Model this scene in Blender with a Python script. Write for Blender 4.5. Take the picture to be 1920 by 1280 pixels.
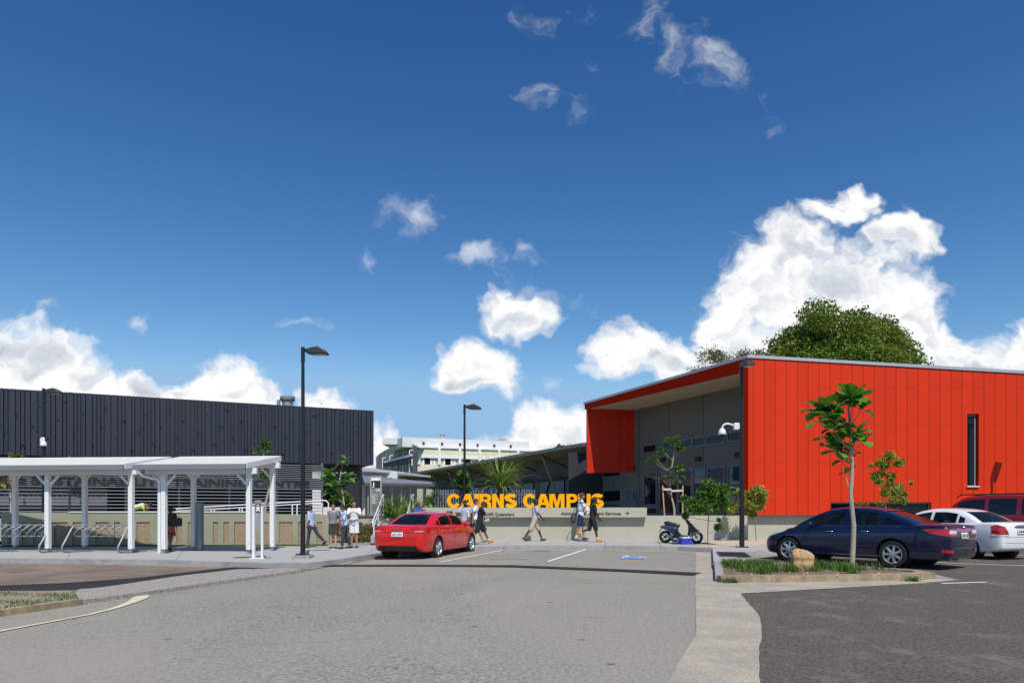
import bpy, bmesh, math, random
import numpy as np
from mathutils import Vector, Matrix, Euler, Quaternion
from mathutils.bvhtree import BVHTree
from mathutils.geometry import delaunay_2d_cdt
R = math.radians
for o in list(bpy.data.objects): bpy.data.objects.remove(o)
S = bpy.context.scene
COL = S.collection
# ------------------------------------------------------------------ camera
EYE, F, HX, HY = 1.4, 1280.0, 960.0, 955.0      # eye height, focal length and horizon in photo pixels
cd = bpy.data.cameras.new('camera'); cam = bpy.data.objects.new('camera', cd); COL.objects.link(cam)
cam.location = (0, 0, EYE); cam.rotation_euler = (R(90), 0, 0)
cd.sensor_width = 36; cd.lens = 24; cd.shift_y = (HY-640)/1920; cd.clip_end = 6000; cd.clip_start = .1
S.camera = cam
# ------------------------------------------------------------------ world, sun, exposure
SAZ, SEL = 14.5, 54.0                            # sun: degrees right of straight behind the camera; elevation
sdir = Vector((math.sin(R(SAZ))*math.cos(R(SEL)), -math.cos(R(SAZ))*math.cos(R(SEL)), math.sin(R(SEL))))
sl = bpy.data.lights.new('sun', 'SUN'); sl.energy = 4.3; sl.angle = R(.53); sl.color = (1, .955, .88)
so = bpy.data.objects.new('sun', sl); COL.objects.link(so); so.rotation_euler = sdir.to_track_quat('Z', 'Y').to_euler()
so.location = (0, 0, 50)
S.view_settings.view_transform = 'Standard'; S.view_settings.look = 'None'
S.view_settings.exposure = 0.0; S.view_settings.gamma = 1
wd = bpy.data.worlds.new('World'); S.world = wd; wd.use_nodes = True
nt = wd.node_tree; nt.nodes.clear()
def wn(t, **k):
    n = nt.nodes.new(t)
    for a, b in k.items(): setattr(n, a, b)
    return n
def wmath(op, a, b=None, c=None, clamp=False):
    n = wn('ShaderNodeMath', operation=op, use_clamp=clamp)
    for i, v in enumerate((a, b, c)):
        if v is None: continue
        if isinstance(v, (int, float)): n.inputs[i].default_value = v
        else: nt.links.new(v, n.inputs[i])
    return n.outputs[0]
def wvec(op, a, b=None, c=None, out=0):
    n = wn('ShaderNodeVectorMath', operation=op)
    for i, v in enumerate((a, b, c)):
        if v is None: continue
        if isinstance(v, tuple): n.inputs[i].default_value = v
        else: nt.links.new(v, n.inputs[i])
    return n.outputs[out]
sky = wn('ShaderNodeTexSky', sky_type='NISHITA', sun_disc=False)
sky.sun_elevation = R(SEL); sky.sun_rotation = math.atan2(sdir.x, sdir.y)
sky.altitude = 100; sky.air_density = 1.0; sky.dust_density = .35; sky.ozone_density = 2.2
tc = wn('ShaderNodeTexCoord'); sep = wn('ShaderNodeSeparateXYZ'); nt.links.new(tc.outputs['Generated'], sep.inputs[0])
yy = wmath('MAXIMUM', sep.outputs[1], .05)
cu = wmath('DIVIDE', sep.outputs[0], yy); cv = wmath('DIVIDE', sep.outputs[2], yy)
cmb = wn('ShaderNodeCombineXYZ'); nt.links.new(cu, cmb.inputs[0]); nt.links.new(cv, cmb.inputs[1])
P0 = cmb.outputs[0]
def noise(vec, scale, det=6, rough=.6, dist=0):
    n = wn('ShaderNodeTexNoise'); n.inputs['Scale'].default_value = scale; n.inputs['Detail'].default_value = det
    n.inputs['Roughness'].default_value = rough; n.inputs['Distortion'].default_value = dist
    nt.links.new(vec, n.inputs['Vector']); return n
nw = noise(P0, 6.5, 4, .6)
warp = wvec('MULTIPLY_ADD', wvec('SUBTRACT', nw.outputs['Color'], (.5, .5, .5)), (.19, .15, 0), P0)
fb = noise(warp, 11, 7, .60).outputs['Fac']
fb2 = noise(wvec('ADD', warp, (-.012, .022, 0)), 11, 4, .58).outputs['Fac']
big = nw.outputs['Fac']
def blobs(lst, vec):
    f = None
    for (x, y, rx, ry, w) in lst:
        cx, cy, ax, ay = (x-HX)/F, (HY-y)/F, F/rx, F/ry
        v = wvec('MULTIPLY_ADD', vec, (ax, ay, 0), (-cx*ax, -cy*ay, 0))
        l = wvec('LENGTH', v, out=1)
        g = wmath('MULTIPLY_ADD', l, -w, w)
        if f is None: f = g
        else:
            n = wn('ShaderNodeMath', operation='SMOOTH_MAX'); nt.links.new(f, n.inputs[0]); nt.links.new(g, n.inputs[1]); n.inputs[2].default_value = .10
            f = n.outputs[0]
    return f
heavy = [(-60, 665, 190, 110, 1), (40, 690, 140, 95, 1), (150, 735, 125, 75, 1), (255, 745, 110, 80, 1), (345, 750, 85, 60, 1), (415, 745, 75, 75, 1), (480, 775, 80, 50, 1),
         (605, 775, 62, 48, 1), (728, 838, 62, 52, 1), (640, 870, 90, 40, 1), (905, 695, 98, 72, 1), (872, 725, 70, 36, .9), (965, 592, 92, 45, .8),
         (1195, 662, 125, 62, .85), (1130, 645, 50, 36, .7), (1050, 815, 95, 65, 1), (985, 845, 110, 50, 1), (1260, 680, 100, 55, .9), (1090, 800, 80, 50, .8),
         (1490, 470, 96, 92, 1), (1440, 545, 92, 118, 1), (1560, 392, 92, 40, .85), (1620, 365, 46, 20, .55), (1388, 590, 84, 110, .95), (1686, 440, 60, 56, 1), (1610, 570, 150, 125, 1),
         (1715, 590, 95, 110, 1), (1400, 665, 110, 90, .9), (1775, 670, 110, 90, 1), (1890, 665, 90, 78, 1), (1970, 690, 120, 90, 1), (1560, 690, 220, 110, 1),
         (2200, 640, 260, 120, 1), (-420, 690, 300, 120, 1)]
light = [(785, 395, 74, 62, .8), (890, 495, 74, 34, .62), (984, 472, 42, 32, .55), (1180, 42, 130, 55, .30), (1345, 118, 46, 58, .52), (1415, 200, 44, 46, .40), (1075, 215, 60, 34, .36),
         (1275, 70, 50, 40, .40), (1015, 200, 40, 30, .35), (246, 592, 46, 28, .6), (92, 566, 58, 26, .5), (582, 613, 54, 28, .5), (1036, 722, 30, 26, .6), 
         (1345, 590, 56, 90, .55), (1000, 560, 90, 40, .55), (700, 480, 30, 20, .4), (1130, 110, 40, 50, .35)]
Hf = blobs(heavy, warp); Lf = blobs(light, warp)
hd = wmath('ADD', Hf, wmath('MULTIPLY_ADD', fb, 1.7, -.92))
def sstep(v, a, b):
    n = wn('ShaderNodeMapRange', interpolation_type='SMOOTHSTEP'); nt.links.new(v, n.inputs[0])
    n.inputs[1].default_value = a; n.inputs[2].default_value = b; return n.outputs[0]
hm = sstep(hd, -.10, .40)
ld = wmath('ADD', Lf, wmath('MULTIPLY_ADD', fb, 2.3, -1.30))
lm = wmath('MULTIPLY', sstep(ld, -.1, .95), .78)
front = sstep(sep.outputs[1], .08, .2)
mask = wmath('MULTIPLY', wmath('MAXIMUM', hm, lm), front)
# cloud tone: bright tops and edges, soft grey hollows and bases
greys = [(60, 665, 120, 42, 1), (310, 705, 110, 40, 1), (160, 690, 70, 30, .7), (905, 742, 110, 26, 1), (985, 612, 80, 24, .9), (1230, 690, 110, 34, .9), (1500, 470, 95, 62, .95), (1440, 420, 60, 34, .8), (1650, 465, 75, 40, .9),
         (1560, 560, 150, 60, .6), (1400, 700, 120, 40, .8), (1850, 690, 150, 30, .8), (1760, 600, 60, 50, .5), (1060, 830, 60, 26, .6), (730, 850, 60, 24, .7), (560, 745, 120, 30, .4), (420, 745, 60, 20, .5)]
gf = sstep(wmath('ADD', blobs(greys, warp), wmath('MULTIPLY_ADD', big, 1.2, -.60)), -.28, .55)
rel = wmath('MULTIPLY_ADD', wmath('SUBTRACT', fb, fb2), 2.2, 0.0)
core = sstep(hd, .10, .55)
tone = wmath('ADD', wmath('MULTIPLY_ADD', wmath('MULTIPLY', gf, core), -.58, .97), rel, clamp=True)
cr = wn('ShaderNodeValToRGB'); nt.links.new(tone, cr.inputs[0])
cr.color_ramp.elements[0].position = .0; cr.color_ramp.elements[0].color = (.44, .49, .56, 1)
cr.color_ramp.elements[1].position = .8; cr.color_ramp.elements[1].color = (1.0, 1.0, 1.0, 1)
e = cr.color_ramp.elements.new(.42); e.color = (.66, .71, .77, 1)
# deepen the blue towards the zenith, as a polarised tropical sky
skys = wvec('SCALE', sky.outputs[0]); nt.nodes[-1].inputs[3].default_value = .089
ss = wn('ShaderNodeSeparateColor'); nt.links.new(skys, ss.inputs[0]); sc3 = wn('ShaderNodeCombineColor')
for i, (ka, kg) in enumerate(((4.53, 2.02), (2.21, 1.51), (1.654, 1.2))):
    nt.links.new(wmath('MINIMUM', wmath('MULTIPLY', wmath('POWER', ss.outputs[i], kg), ka), (.30, .52, .80)[i]), sc3.inputs[i])
mx = wn('ShaderNodeMix', data_type='RGBA'); nt.links.new(mask, mx.inputs[0]); nt.links.new(sc3.outputs[0], mx.inputs[6]); nt.links.new(cr.outputs[0], mx.inputs[7])
bg = wn('ShaderNodeBackground'); nt.links.new(mx.outputs[2], bg.inputs[0]); bg.inputs[1].default_value = 1.0
wo = wn('ShaderNodeOutputWorld'); nt.links.new(bg.outputs[0], wo.inputs[0])
# ------------------------------------------------------------------ helpers
def zg(x): return 0.0 if x >= 0 else max(.03*x, -.2)       # the site falls a little towards the left
def P(px, py, dz=0.0):                                    # photo pixel -> point on the ground (+dz)
    t = (px-HX)/F; s = (HY-py)/F; Y = 20.0
    for _ in range(30): Y = (zg(t*Y)+dz-EYE)/s
    return Vector((t*Y, Y, zg(t*Y)+dz))
def W(px, py, Y): return Vector(((px-HX)/F*Y, Y, EYE+(HY-py)/F*Y))   # photo pixel at distance Y
MATS = {}
def M(name, col, rough=.6, metal=0, var=.12, scale=3, bump=0, bscale=60, coat=0, spec=.5, stretch=None, col2=None, dirt=0, sub=0, c2lo=.5, c2hi=.7, trans=0):
    if name in MATS: return MATS[name]
    m = bpy.data.materials.new(name); m.use_nodes = True; t = m.node_tree; L = t.links.new
    b = t.nodes['Principled BSDF']
    b.inputs['Roughness'].default_value = rough; b.inputs['Metallic'].default_value = metal
    b.inputs['Coat Weight'].default_value = coat; b.inputs['Coat Roughness'].default_value = .04; b.inputs['Specular IOR Level'].default_value = spec
    co = t.nodes.new('ShaderNodeTexCoord'); mp = t.nodes.new('ShaderNodeMapping'); L(co.outputs['Object'], mp.inputs[0])
    if stretch: mp.inputs['Scale'].default_value = stretch
    n = t.nodes.new('ShaderNodeTexNoise'); n.inputs['Scale'].default_value = scale; n.inputs['Detail'].default_value = 7; n.inputs['Roughness'].default_value = .6
    L(mp.outputs[0], n.inputs['Vector'])
    r = t.nodes.new('ShaderNodeValToRGB'); L(n.outputs['Fac'], r.inputs[0])
    r.color_ramp.elements[0].position = .3; r.color_ramp.elements[1].position = .7
    r.color_ramp.elements[0].color = (*[c*(1-var) for c in col], 1); r.color_ramp.elements[1].color = (*[min(1, c*(1+var)) for c in col], 1)
    out = r.outputs[0]
    if col2:
        n2 = t.nodes.new('ShaderNodeTexNoise'); n2.inputs['Scale'].default_value = scale*.37; n2.inputs['Detail'].default_value = 8; n2.inputs['Roughness'].default_value = .68
        L(mp.outputs[0], n2.inputs['Vector'])
        mr = t.nodes.new('ShaderNodeMapRange'); L(n2.outputs['Fac'], mr.inputs[0]); mr.inputs[1].default_value = c2lo; mr.inputs[2].default_value = c2hi
        mm = t.nodes.new('ShaderNodeMix'); mm.data_type = 'RGBA'; L(mr.outputs[0], mm.inputs[0]); L(out, mm.inputs[6]); mm.inputs[7].default_value = (*col2, 1); out = mm.outputs[2]
    L(out, b.inputs['Base Color'])
    if bump:
        nb = t.nodes.new('ShaderNodeTexNoise'); nb.inputs['Scale'].default_value = bscale; nb.inputs['Detail'].default_value = 4; L(mp.outputs[0], nb.inputs['Vector'])
        bp = t.nodes.new('ShaderNodeBump'); bp.inputs['Strength'].default_value = bump; bp.inputs['Distance'].default_value = .02; L(nb.outputs['Fac'], bp.inputs['Height']); L(bp.outputs[0], b.inputs['Normal'])
    if trans:
        tr = t.nodes.new('ShaderNodeBsdfTranslucent'); L(out, tr.inputs[0]); ms = t.nodes.new('ShaderNodeMixShader'); ms.inputs[0].default_value = trans
        L(b.outputs[0], ms.inputs[1]); L(tr.outputs[0], ms.inputs[2]); L(ms.outputs[0], t.nodes['Material Output'].inputs[0])
    MATS[name] = m; return m
def nodes_of(m): return m.node_tree, m.node_tree.links.new, m.node_tree.nodes['Principled BSDF']
def fmath(t, op, a, b=None, clamp=False):
    n = t.nodes.new('ShaderNodeMath'); n.operation = op; n.use_clamp = clamp
    for i, v in enumerate((a, b)):
        if v is None: continue
        if isinstance(v, (int, float)): n.inputs[i].default_value = v
        else: t.links.new(v, n.inputs[i])
    return n.outputs[0]
def M_grid(name, col, line, pitch, joint, lw=.012, rough=.45, var=.05, off=0.0, axis=0):
    """flat cladding sheets: vertical joints every pitch, cross joints staggered between neighbours"""
    if name in MATS: return MATS[name]
    m = M(name, col, rough, var=var, scale=1.3, bump=.03, bscale=8, spec=.15); t, L, b = nodes_of(m)
    co = [n for n in t.nodes if n.type == 'TEX_COORD'][0]
    sp = t.nodes.new('ShaderNodeSeparateXYZ'); L(co.outputs['Object'], sp.inputs[0])
    u = fmath(t, 'DIVIDE', fmath(t, 'ADD', sp.outputs[axis], off), pitch)
    fu = fmath(t, 'FRACT', u); v1 = fmath(t, 'LESS_THAN', fu, lw/pitch)
    par = fmath(t, 'MULTIPLY', fmath(t, 'FRACT', fmath(t, 'MULTIPLY', fmath(t, 'FLOOR', u), .5)), 1.0)
    fz = fmath(t, 'FRACT', fmath(t, 'ADD', fmath(t, 'DIVIDE', sp.outputs[2], joint), par)); v2 = fmath(t, 'LESS_THAN', fz, lw*.6/joint)
    ln = fmath(t, 'MAXIMUM', v1, fmath(t, 'MULTIPLY', v2, .6))
    rnd = t.nodes.new('ShaderNodeTexWhiteNoise'); rnd.noise_dimensions = '1D'; L(fmath(t, 'FLOOR', u), rnd.inputs['W'])
    src = b.inputs['Base Color'].links[0].from_socket
    hv = t.nodes.new('ShaderNodeHueSaturation'); L(src, hv.inputs['Color']); L(fmath(t, 'ADD', fmath(t, 'MULTIPLY', rnd.outputs[0], .09), .955), hv.inputs['Value'])
    mm = t.nodes.new('ShaderNodeMix'); mm.data_type = 'RGBA'; L(ln, mm.inputs[0]); L(hv.outputs[0], mm.inputs[6]); mm.inputs[7].default_value = (*line, 1)
    L(mm.outputs[2], b.inputs['Base Color']); return m
def M_pat(name, kind, c1, c2, k, c3=None):
    """woven cloth: 'check' or 'stripe' or 'spot' in the garment's own coordinates"""
    if name in MATS: return MATS[name]
    m = M(name, c1, .85, var=.06, scale=20); t, L, b = nodes_of(m)
    co = [n for n in t.nodes if n.type == 'TEX_COORD'][0]; sp = t.nodes.new('ShaderNodeSeparateXYZ'); L(co.outputs['Object'], sp.inputs[0])
    def st(s, kk, th): return fmath(t, 'LESS_THAN', fmath(t, 'FRACT', fmath(t, 'MULTIPLY', s, kk)), th)
    if kind == 'check':
        a = fmath(t, 'MULTIPLY', fmath(t, 'ADD', st(sp.outputs[2], k, .5), st(fmath(t, 'ADD', sp.outputs[0], sp.outputs[1]), k, .5)), .5)
    elif kind == 'stripe': a = st(sp.outputs[2], k, .5)
    else:
        v = t.nodes.new('ShaderNodeTexVoronoi'); v.inputs['Scale'].default_value = k; L(co.outputs['Object'], v.inputs['Vector']); a = fmath(t, 'LESS_THAN', v.outputs['Distance'], .42)
    mm = t.nodes.new('ShaderNodeMix'); mm.data_type = 'RGBA'; L(a, mm.inputs[0]); mm.inputs[6].default_value = (*c1, 1); mm.inputs[7].default_value = (*c2, 1)
    out = mm.outputs[2]
    if c3:
        m3 = t.nodes.new('ShaderNodeMix'); m3.data_type = 'RGBA'; L(st(sp.outputs[2], k*.5, .22), m3.inputs[0]); L(out, m3.inputs[6]); m3.inputs[7].default_value = (*c3, 1); out = m3.outputs[2]
    L(out, b.inputs['Base Color']); return m
def M_glass(name, tint=(.02, .025, .03), clear=0.0, rough=.02):
    if name in MATS: return MATS[name]
    m = bpy.data.materials.new(name); m.use_nodes = True; t = m.node_tree; L = t.links.new; b = t.nodes['Principled BSDF']
    b.inputs['Base Color'].default_value = (*tint, 1); b.inputs['Roughness'].default_value = rough; b.inputs['Specular IOR Level'].default_value = .5; b.inputs['Coat Weight'].default_value = .4; b.inputs['Coat Roughness'].default_value = .01
    co = t.nodes.new('ShaderNodeTexCoord'); n = t.nodes.new('ShaderNodeTexNoise'); n.inputs['Scale'].default_value = 1.2; L(co.outputs['Object'], n.inputs['Vector'])
    bp = t.nodes.new('ShaderNodeBump'); bp.inputs['Strength'].default_value = .05; bp.inputs['Distance'].default_value = .05; L(n.outputs['Fac'], bp.inputs['Height']); L(bp.outputs[0], b.inputs['Normal'])
    if clear:
        tr = t.nodes.new('ShaderNodeBsdfTransparent'); tr.inputs[0].default_value = (.62, .72, .70, 1)
        ms = t.nodes.new('ShaderNodeMixShader'); ms.inputs[0].default_value = clear
        L(b.outputs[0], ms.inputs[1]); L(tr.outputs[0], ms.inputs[2]); L(ms.outputs[0], t.nodes['Material Output'].inputs[0])
    MATS[name] = m; return m
def basis(d):
    d = Vector(d).normalized(); u = d.orthogonal().normalized(); return u, d.cross(u), d
class MB:
    def __init__(s): s.v = []; s.f = []
    def add(s, vs, fs):
        n = len(s.v); s.v += [tuple(v) for v in vs]; s.f += [tuple(n+i for i in f) for f in fs]; return s
    def box(s, c, d, rz=0, rot=None):
        q = rot if rot is not None else Matrix.Rotation(rz, 3, 'Z'); c = Vector(c)
        vs = [c+q@Vector((x*d[0]/2, y*d[1]/2, z*d[2]/2)) for x in (-1, 1) for y in (-1, 1) for z in (-1, 1)]
        return s.add(vs, [(0, 1, 3, 2), (4, 6, 7, 5), (0, 4, 5, 1), (2, 3, 7, 6), (0, 2, 6, 4), (1, 5, 7, 3)])
    def bar(s, a, b, w, h):                       # rectangular bar from a to b: w sideways, h upwards
        a, b = Vector(a), Vector(b); d = (b-a); l = d.length; d.normalize()
        side = d.cross(Vector((0, 0, 1)));
        side = Vector((1, 0, 0)) if side.length < 1e-4 else side.normalized(); up = side.cross(d)
        return s.box((a+b)/2, (l, w, h), rot=Matrix((d, side, up)).transposed())
    def cyl(s, a, b, r, r2=None, n=12, cap=True):
        a, b = Vector(a), Vector(b); r2 = r if r2 is None else r2; u, w, _ = basis(b-a)
        vs = []
        for p, q in ((a, r), (b, r2)):
            for i in range(n): t = 2*math.pi*i/n; vs.append(p+(u*math.cos(t)+w*math.sin(t))*q)
        fs = [(i, (i+1) % n, n+(i+1) % n, n+i) for i in range(n)]
        if cap: fs += [tuple(range(n-1, -1, -1)), tuple(range(n, 2*n))]
        return s.add(vs, fs)
    def tube(s, pts, r, n=8, r2=None, cap=True):
        pts = [Vector(p) for p in pts]; k = len(pts); rs = r if isinstance(r, (list, tuple)) else [r+(0 if r2 is None else (r2-r)*i/(k-1)) for i in range(k)]
        vs = []; fs = []; u = None
        for i, p in enumerate(pts):
            d = (pts[min(i+1, k-1)]-pts[max(i-1, 0)]).normalized()
            if u is None: u = d.orthogonal().normalized()
            u = (u-d*u.dot(d)).normalized(); w = d.cross(u)
            for j in range(n): t = 2*math.pi*j/n; vs.append(p+(u*math.cos(t)+w*math.sin(t))*rs[i])
        for i in range(k-1):
            for j in range(n): fs.append((i*n+j, i*n+(j+1) % n, (i+1)*n+(j+1) % n, (i+1)*n+j))
        if cap: fs += [tuple(range(n-1, -1, -1)), tuple(range((k-1)*n, k*n))]
        return s.add(vs, fs)
    def lathe(s, prof, c=(0, 0, 0), ax=(0, 0, 1), n=20, sc=(1, 1), cap=True):
        u, w, d = basis(ax); c = Vector(c); k = len(prof); vs = []; fs = []
        if abs(d.z) > .99: u, w = Vector((1, 0, 0)), Vector((0, 1, 0))
        for r, h in prof:
            for j in range(n): t = 2*math.pi*j/n; vs.append(c+d*h+(u*math.cos(t)*sc[0]+w*math.sin(t)*sc[1])*r)
        for i in range(k-1):
            for j in range(n): fs.append((i*n+j, i*n+(j+1) % n, (i+1)*n+(j+1) % n, (i+1)*n+j))
        if cap: fs += [tuple(range(n-1, -1, -1)), tuple(range((k-1)*n, k*n))]
        return s.add(vs, fs)
    def ell(s, c, r, rot=None, n=16, m=10):
        q = rot if rot is not None else Matrix.Identity(3); c = Vector(c); vs = [c+q@Vector((0, 0, -r[2]))]; fs = []
        for i in range(1, m):
            a = -math.pi/2+math.pi*i/m
            for j in range(n): t = 2*math.pi*j/n; vs.append(c+q@Vector((r[0]*math.cos(a)*math.cos(t), r[1]*math.cos(a)*math.sin(t), r[2]*math.sin(a))))
        vs.append(c+q@Vector((0, 0, r[2])))
        for j in range(n): fs.append((0, 1+(j+1) % n, 1+j))
        for i in range(m-2):
            for j in range(n): fs.append((1+i*n+j, 1+i*n+(j+1) % n, 1+(i+1)*n+(j+1) % n, 1+(i+1)*n+j))
        e = len(vs)-1
        for j in range(n): fs.append((1+(m-2)*n+j, 1+(m-2)*n+(j+1) % n, e))
        return s.add(vs, fs)
    def cap(s, a, ra, b, rb, n=12):               # tapered limb with round ends
        a, b = Vector(a), Vector(b); d = (b-a); L = d.length
        if L < 1e-5: return s.ell(a, (ra, ra, ra))
        pr = [(ra*math.sin(t*math.pi/8)+1e-5, -ra*math.cos(t*math.pi/8)) for t in range(0, 5)]+[(rb*math.cos(t*math.pi/8)+1e-5, L+rb*math.sin(t*math.pi/8)) for t in range(0, 5)]
        return s.lathe(pr, a, d, n)
    def prism(s, pts, d, n=1):                    # planar outline pushed along vector d
        k = len(pts); d = Vector(d); pts = [Vector(p) for p in pts]
        return s.add(pts+[p+d for p in pts], [tuple(range(k-1, -1, -1)), tuple(range(k, 2*k))]+[(i, (i+1) % k, k+(i+1) % k, k+i) for i in range(k)])
    def xf(s, mtx, start=0): s.v[start:] = [tuple(mtx@Vector(v)) for v in s.v[start:]]; return s
    def mesh(s, name='m', fix=True):
        me = bpy.data.meshes.new(name); me.from_pydata(s.v, [], s.f)
        if fix:
            b = bmesh.new(); b.from_mesh(me); bmesh.ops.recalc_face_normals(b, faces=b.faces); b.to_mesh(me); b.free()
        me.update(); return me
def obj(name, me, mat, parent=None, smooth=None, loc=None, bevel=0):
    if isinstance(me, MB): me = me.mesh(name)
    me.materials.clear(); me.materials.append(mat)
    o = bpy.data.objects.new(name, me); COL.objects.link(o)
    if parent: o.parent = parent
    if loc is not None: o.location = loc
    if smooth is not None:
        me.shade_smooth()
        if smooth < 180: me.set_sharp_from_angle(angle=R(smooth))
    if bevel:
        md = o.modifiers.new('bevel', 'BEVEL'); md.width = bevel; md.segments = 2; md.limit_method = 'ANGLE'; md.angle_limit = R(40)
    return o
def tag(o, label=None, cat=None, group=None, kind=None):
    if label: o['label'] = label
    if cat: o['category'] = cat
    if group: o['group'] = group
    if kind: o['kind'] = kind
    return o
def thing(name, label, cat, loc=(0, 0, 0), rz=0, group=None):
    o = bpy.data.objects.new(name, None); COL.objects.link(o); o.location = loc; o.rotation_euler = (0, 0, rz); o.empty_display_size = .2
    return tag(o, label, cat, group)
def copy_tree(o, loc, rz, label, group=None):
    c = o.copy(); COL.objects.link(c); c.location = loc; c.rotation_euler = (0, 0, rz); c['label'] = label
    if group: c['group'] = group
    def rec(src, dst):
        for ch in [x for x in src.children]:
            k = ch.copy(); COL.objects.link(k); k.parent = dst; rec(ch, k)
    rec(o, c); return c
def struct(name, me, mat, smooth=None): return tag(obj(name, me, mat, smooth=smooth), kind='structure')
def evalmesh(o):
    dg = bpy.context.evaluated_depsgraph_get(); dg.update(); return bpy.data.meshes.new_from_object(o.evaluated_get(dg))
def remesh(mb, vox, smooth=4):
    me = mb.mesh(); o = bpy.data.objects.new('tmp', me); COL.objects.link(o)
    m = o.modifiers.new('r', 'REMESH'); m.mode = 'VOXEL'; m.voxel_size = vox
    if smooth: k = o.modifiers.new('s', 'SMOOTH'); k.factor = .5; k.iterations = smooth
    r = evalmesh(o); bpy.data.objects.remove(o); r.shade_smooth(); return r
def boolean(me, cut, op='DIFFERENCE'):
    o = bpy.data.objects.new('tmp', me); COL.objects.link(o); c = bpy.data.objects.new('tmpc', cut); COL.objects.link(c)
    m = o.modifiers.new('b', 'BOOLEAN'); m.operation = op; m.object = c; m.solver = 'EXACT'
    r = evalmesh(o); bpy.data.objects.remove(o); bpy.data.objects.remove(c); return r
def textmesh(txt, h, ext=.01, bold=0.0, width=None, align='LEFT', spacing=1.0):
    """letters standing in the XZ plane, facing -Y, cap height h, origin at the lower left"""
    c = bpy.data.curves.new('t', 'FONT'); c.body = txt; c.size = 1; c.extrude = .5; c.offset = bold; c.space_character = spacing; c.resolution_u = 4
    o = bpy.data.objects.new('t', c); COL.objects.link(o); me = evalmesh(o); bpy.data.objects.remove(o)
    n = len(me.vertices); a = np.empty(n*3); me.vertices.foreach_get('co', a); a = a.reshape(-1, 3)
    mn, mxx = a.min(0), a.max(0); cap = .729+2*bold if True else 1
    sy = h/cap; sx = sy if width is None else width/(mxx[0]-mn[0])
    b = np.empty_like(a); b[:, 0] = (a[:, 0]-mn[0])*sx; b[:, 2] = (a[:, 1]+bold)*sy; b[:, 1] = -a[:, 2]*ext
    if align == 'CENTER': b[:, 0] -= b[:, 0].max()/2
    me.vertices.foreach_set('co', b.ravel()); me.update()
    bm = bmesh.new(); bm.from_mesh(me); bmesh.ops.recalc_face_normals(bm, faces=bm.faces); bm.to_mesh(bm and me); bm.free(); return me
def sheet(pts, dz, down=0.0):
    """ground polygon draped over the sloping site at height dz, with a skirt 'down' deep"""
    bm = bmesh.new(); vs = [bm.verts.new((p[0], p[1], 0)) for p in pts]; f = bm.faces.new(vs)
    if f.normal.z < 0 or f.calc_area() == 0: pass
    bm.normal_update()
    if f.normal.z < 0: f.normal_flip()
    if down:
        r = bmesh.ops.extrude_face_region(bm, geom=[f]); nv = [g for g in r['geom'] if isinstance(g, bmesh.types.BMVert)]
        for v in nv: v.co.z = 1.0
        bmesh.ops.recalc_face_normals(bm, faces=bm.faces)
    for x in (0.0, -20/3):
        g = list(bm.verts)+list(bm.edges)+list(bm.faces); bmesh.ops.bisect_plane(bm, geom=g, plane_co=(x, 0, 0), plane_no=(1, 0, 0))
    for v in bm.verts: v.co.z = zg(v.co.x)+(dz if (v.co.z > .5 or not down) else dz-down)
    me = bpy.data.meshes.new('sheet'); bm.to_mesh(me); bm.free(); return me
def jag(pts, amp=.05, step=.25, seed=1):
    """worn outline: break long edges up and nudge the new corners"""
    g = random.Random(seed); out = []
    for i, a in enumerate(pts):
        b = pts[(i+1) % len(pts)]; a, b = Vector((a[0], a[1])), Vector((b[0], b[1])); n = max(1, min(90, int((b-a).length/step))); d = (b-a); nn = Vector((-d.y, d.x)).normalized() if d.length > 1e-6 else Vector((0, 0)); out.append((a.x, a.y)); w = 0
        for k in range(1, n): w = w*.82+g.uniform(-1, 1)*amp; q = a+d*(k/n)+nn*w; out.append((q.x, q.y))
    return out
def pieces(name, mbs, mat, parent, **k): return [obj(name, m, mat, parent, **k) for m in mbs]
def strip(pts, w, dz, down=0.0):
    """painted line or kerb of width w along a polyline"""
    pts = [Vector((p[0], p[1])) for p in pts]; L = []; Rr = []
    for i, p in enumerate(pts):
        d = (pts[min(i+1, len(pts)-1)]-pts[max(i-1, 0)]).normalized(); n = Vector((-d.y, d.x)); ww = w[i] if isinstance(w, (list, tuple)) else w
        L.append(p+n*ww/2); Rr.append(p-n*ww/2)
    return sheet(L+Rr[::-1], dz, down)
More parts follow.
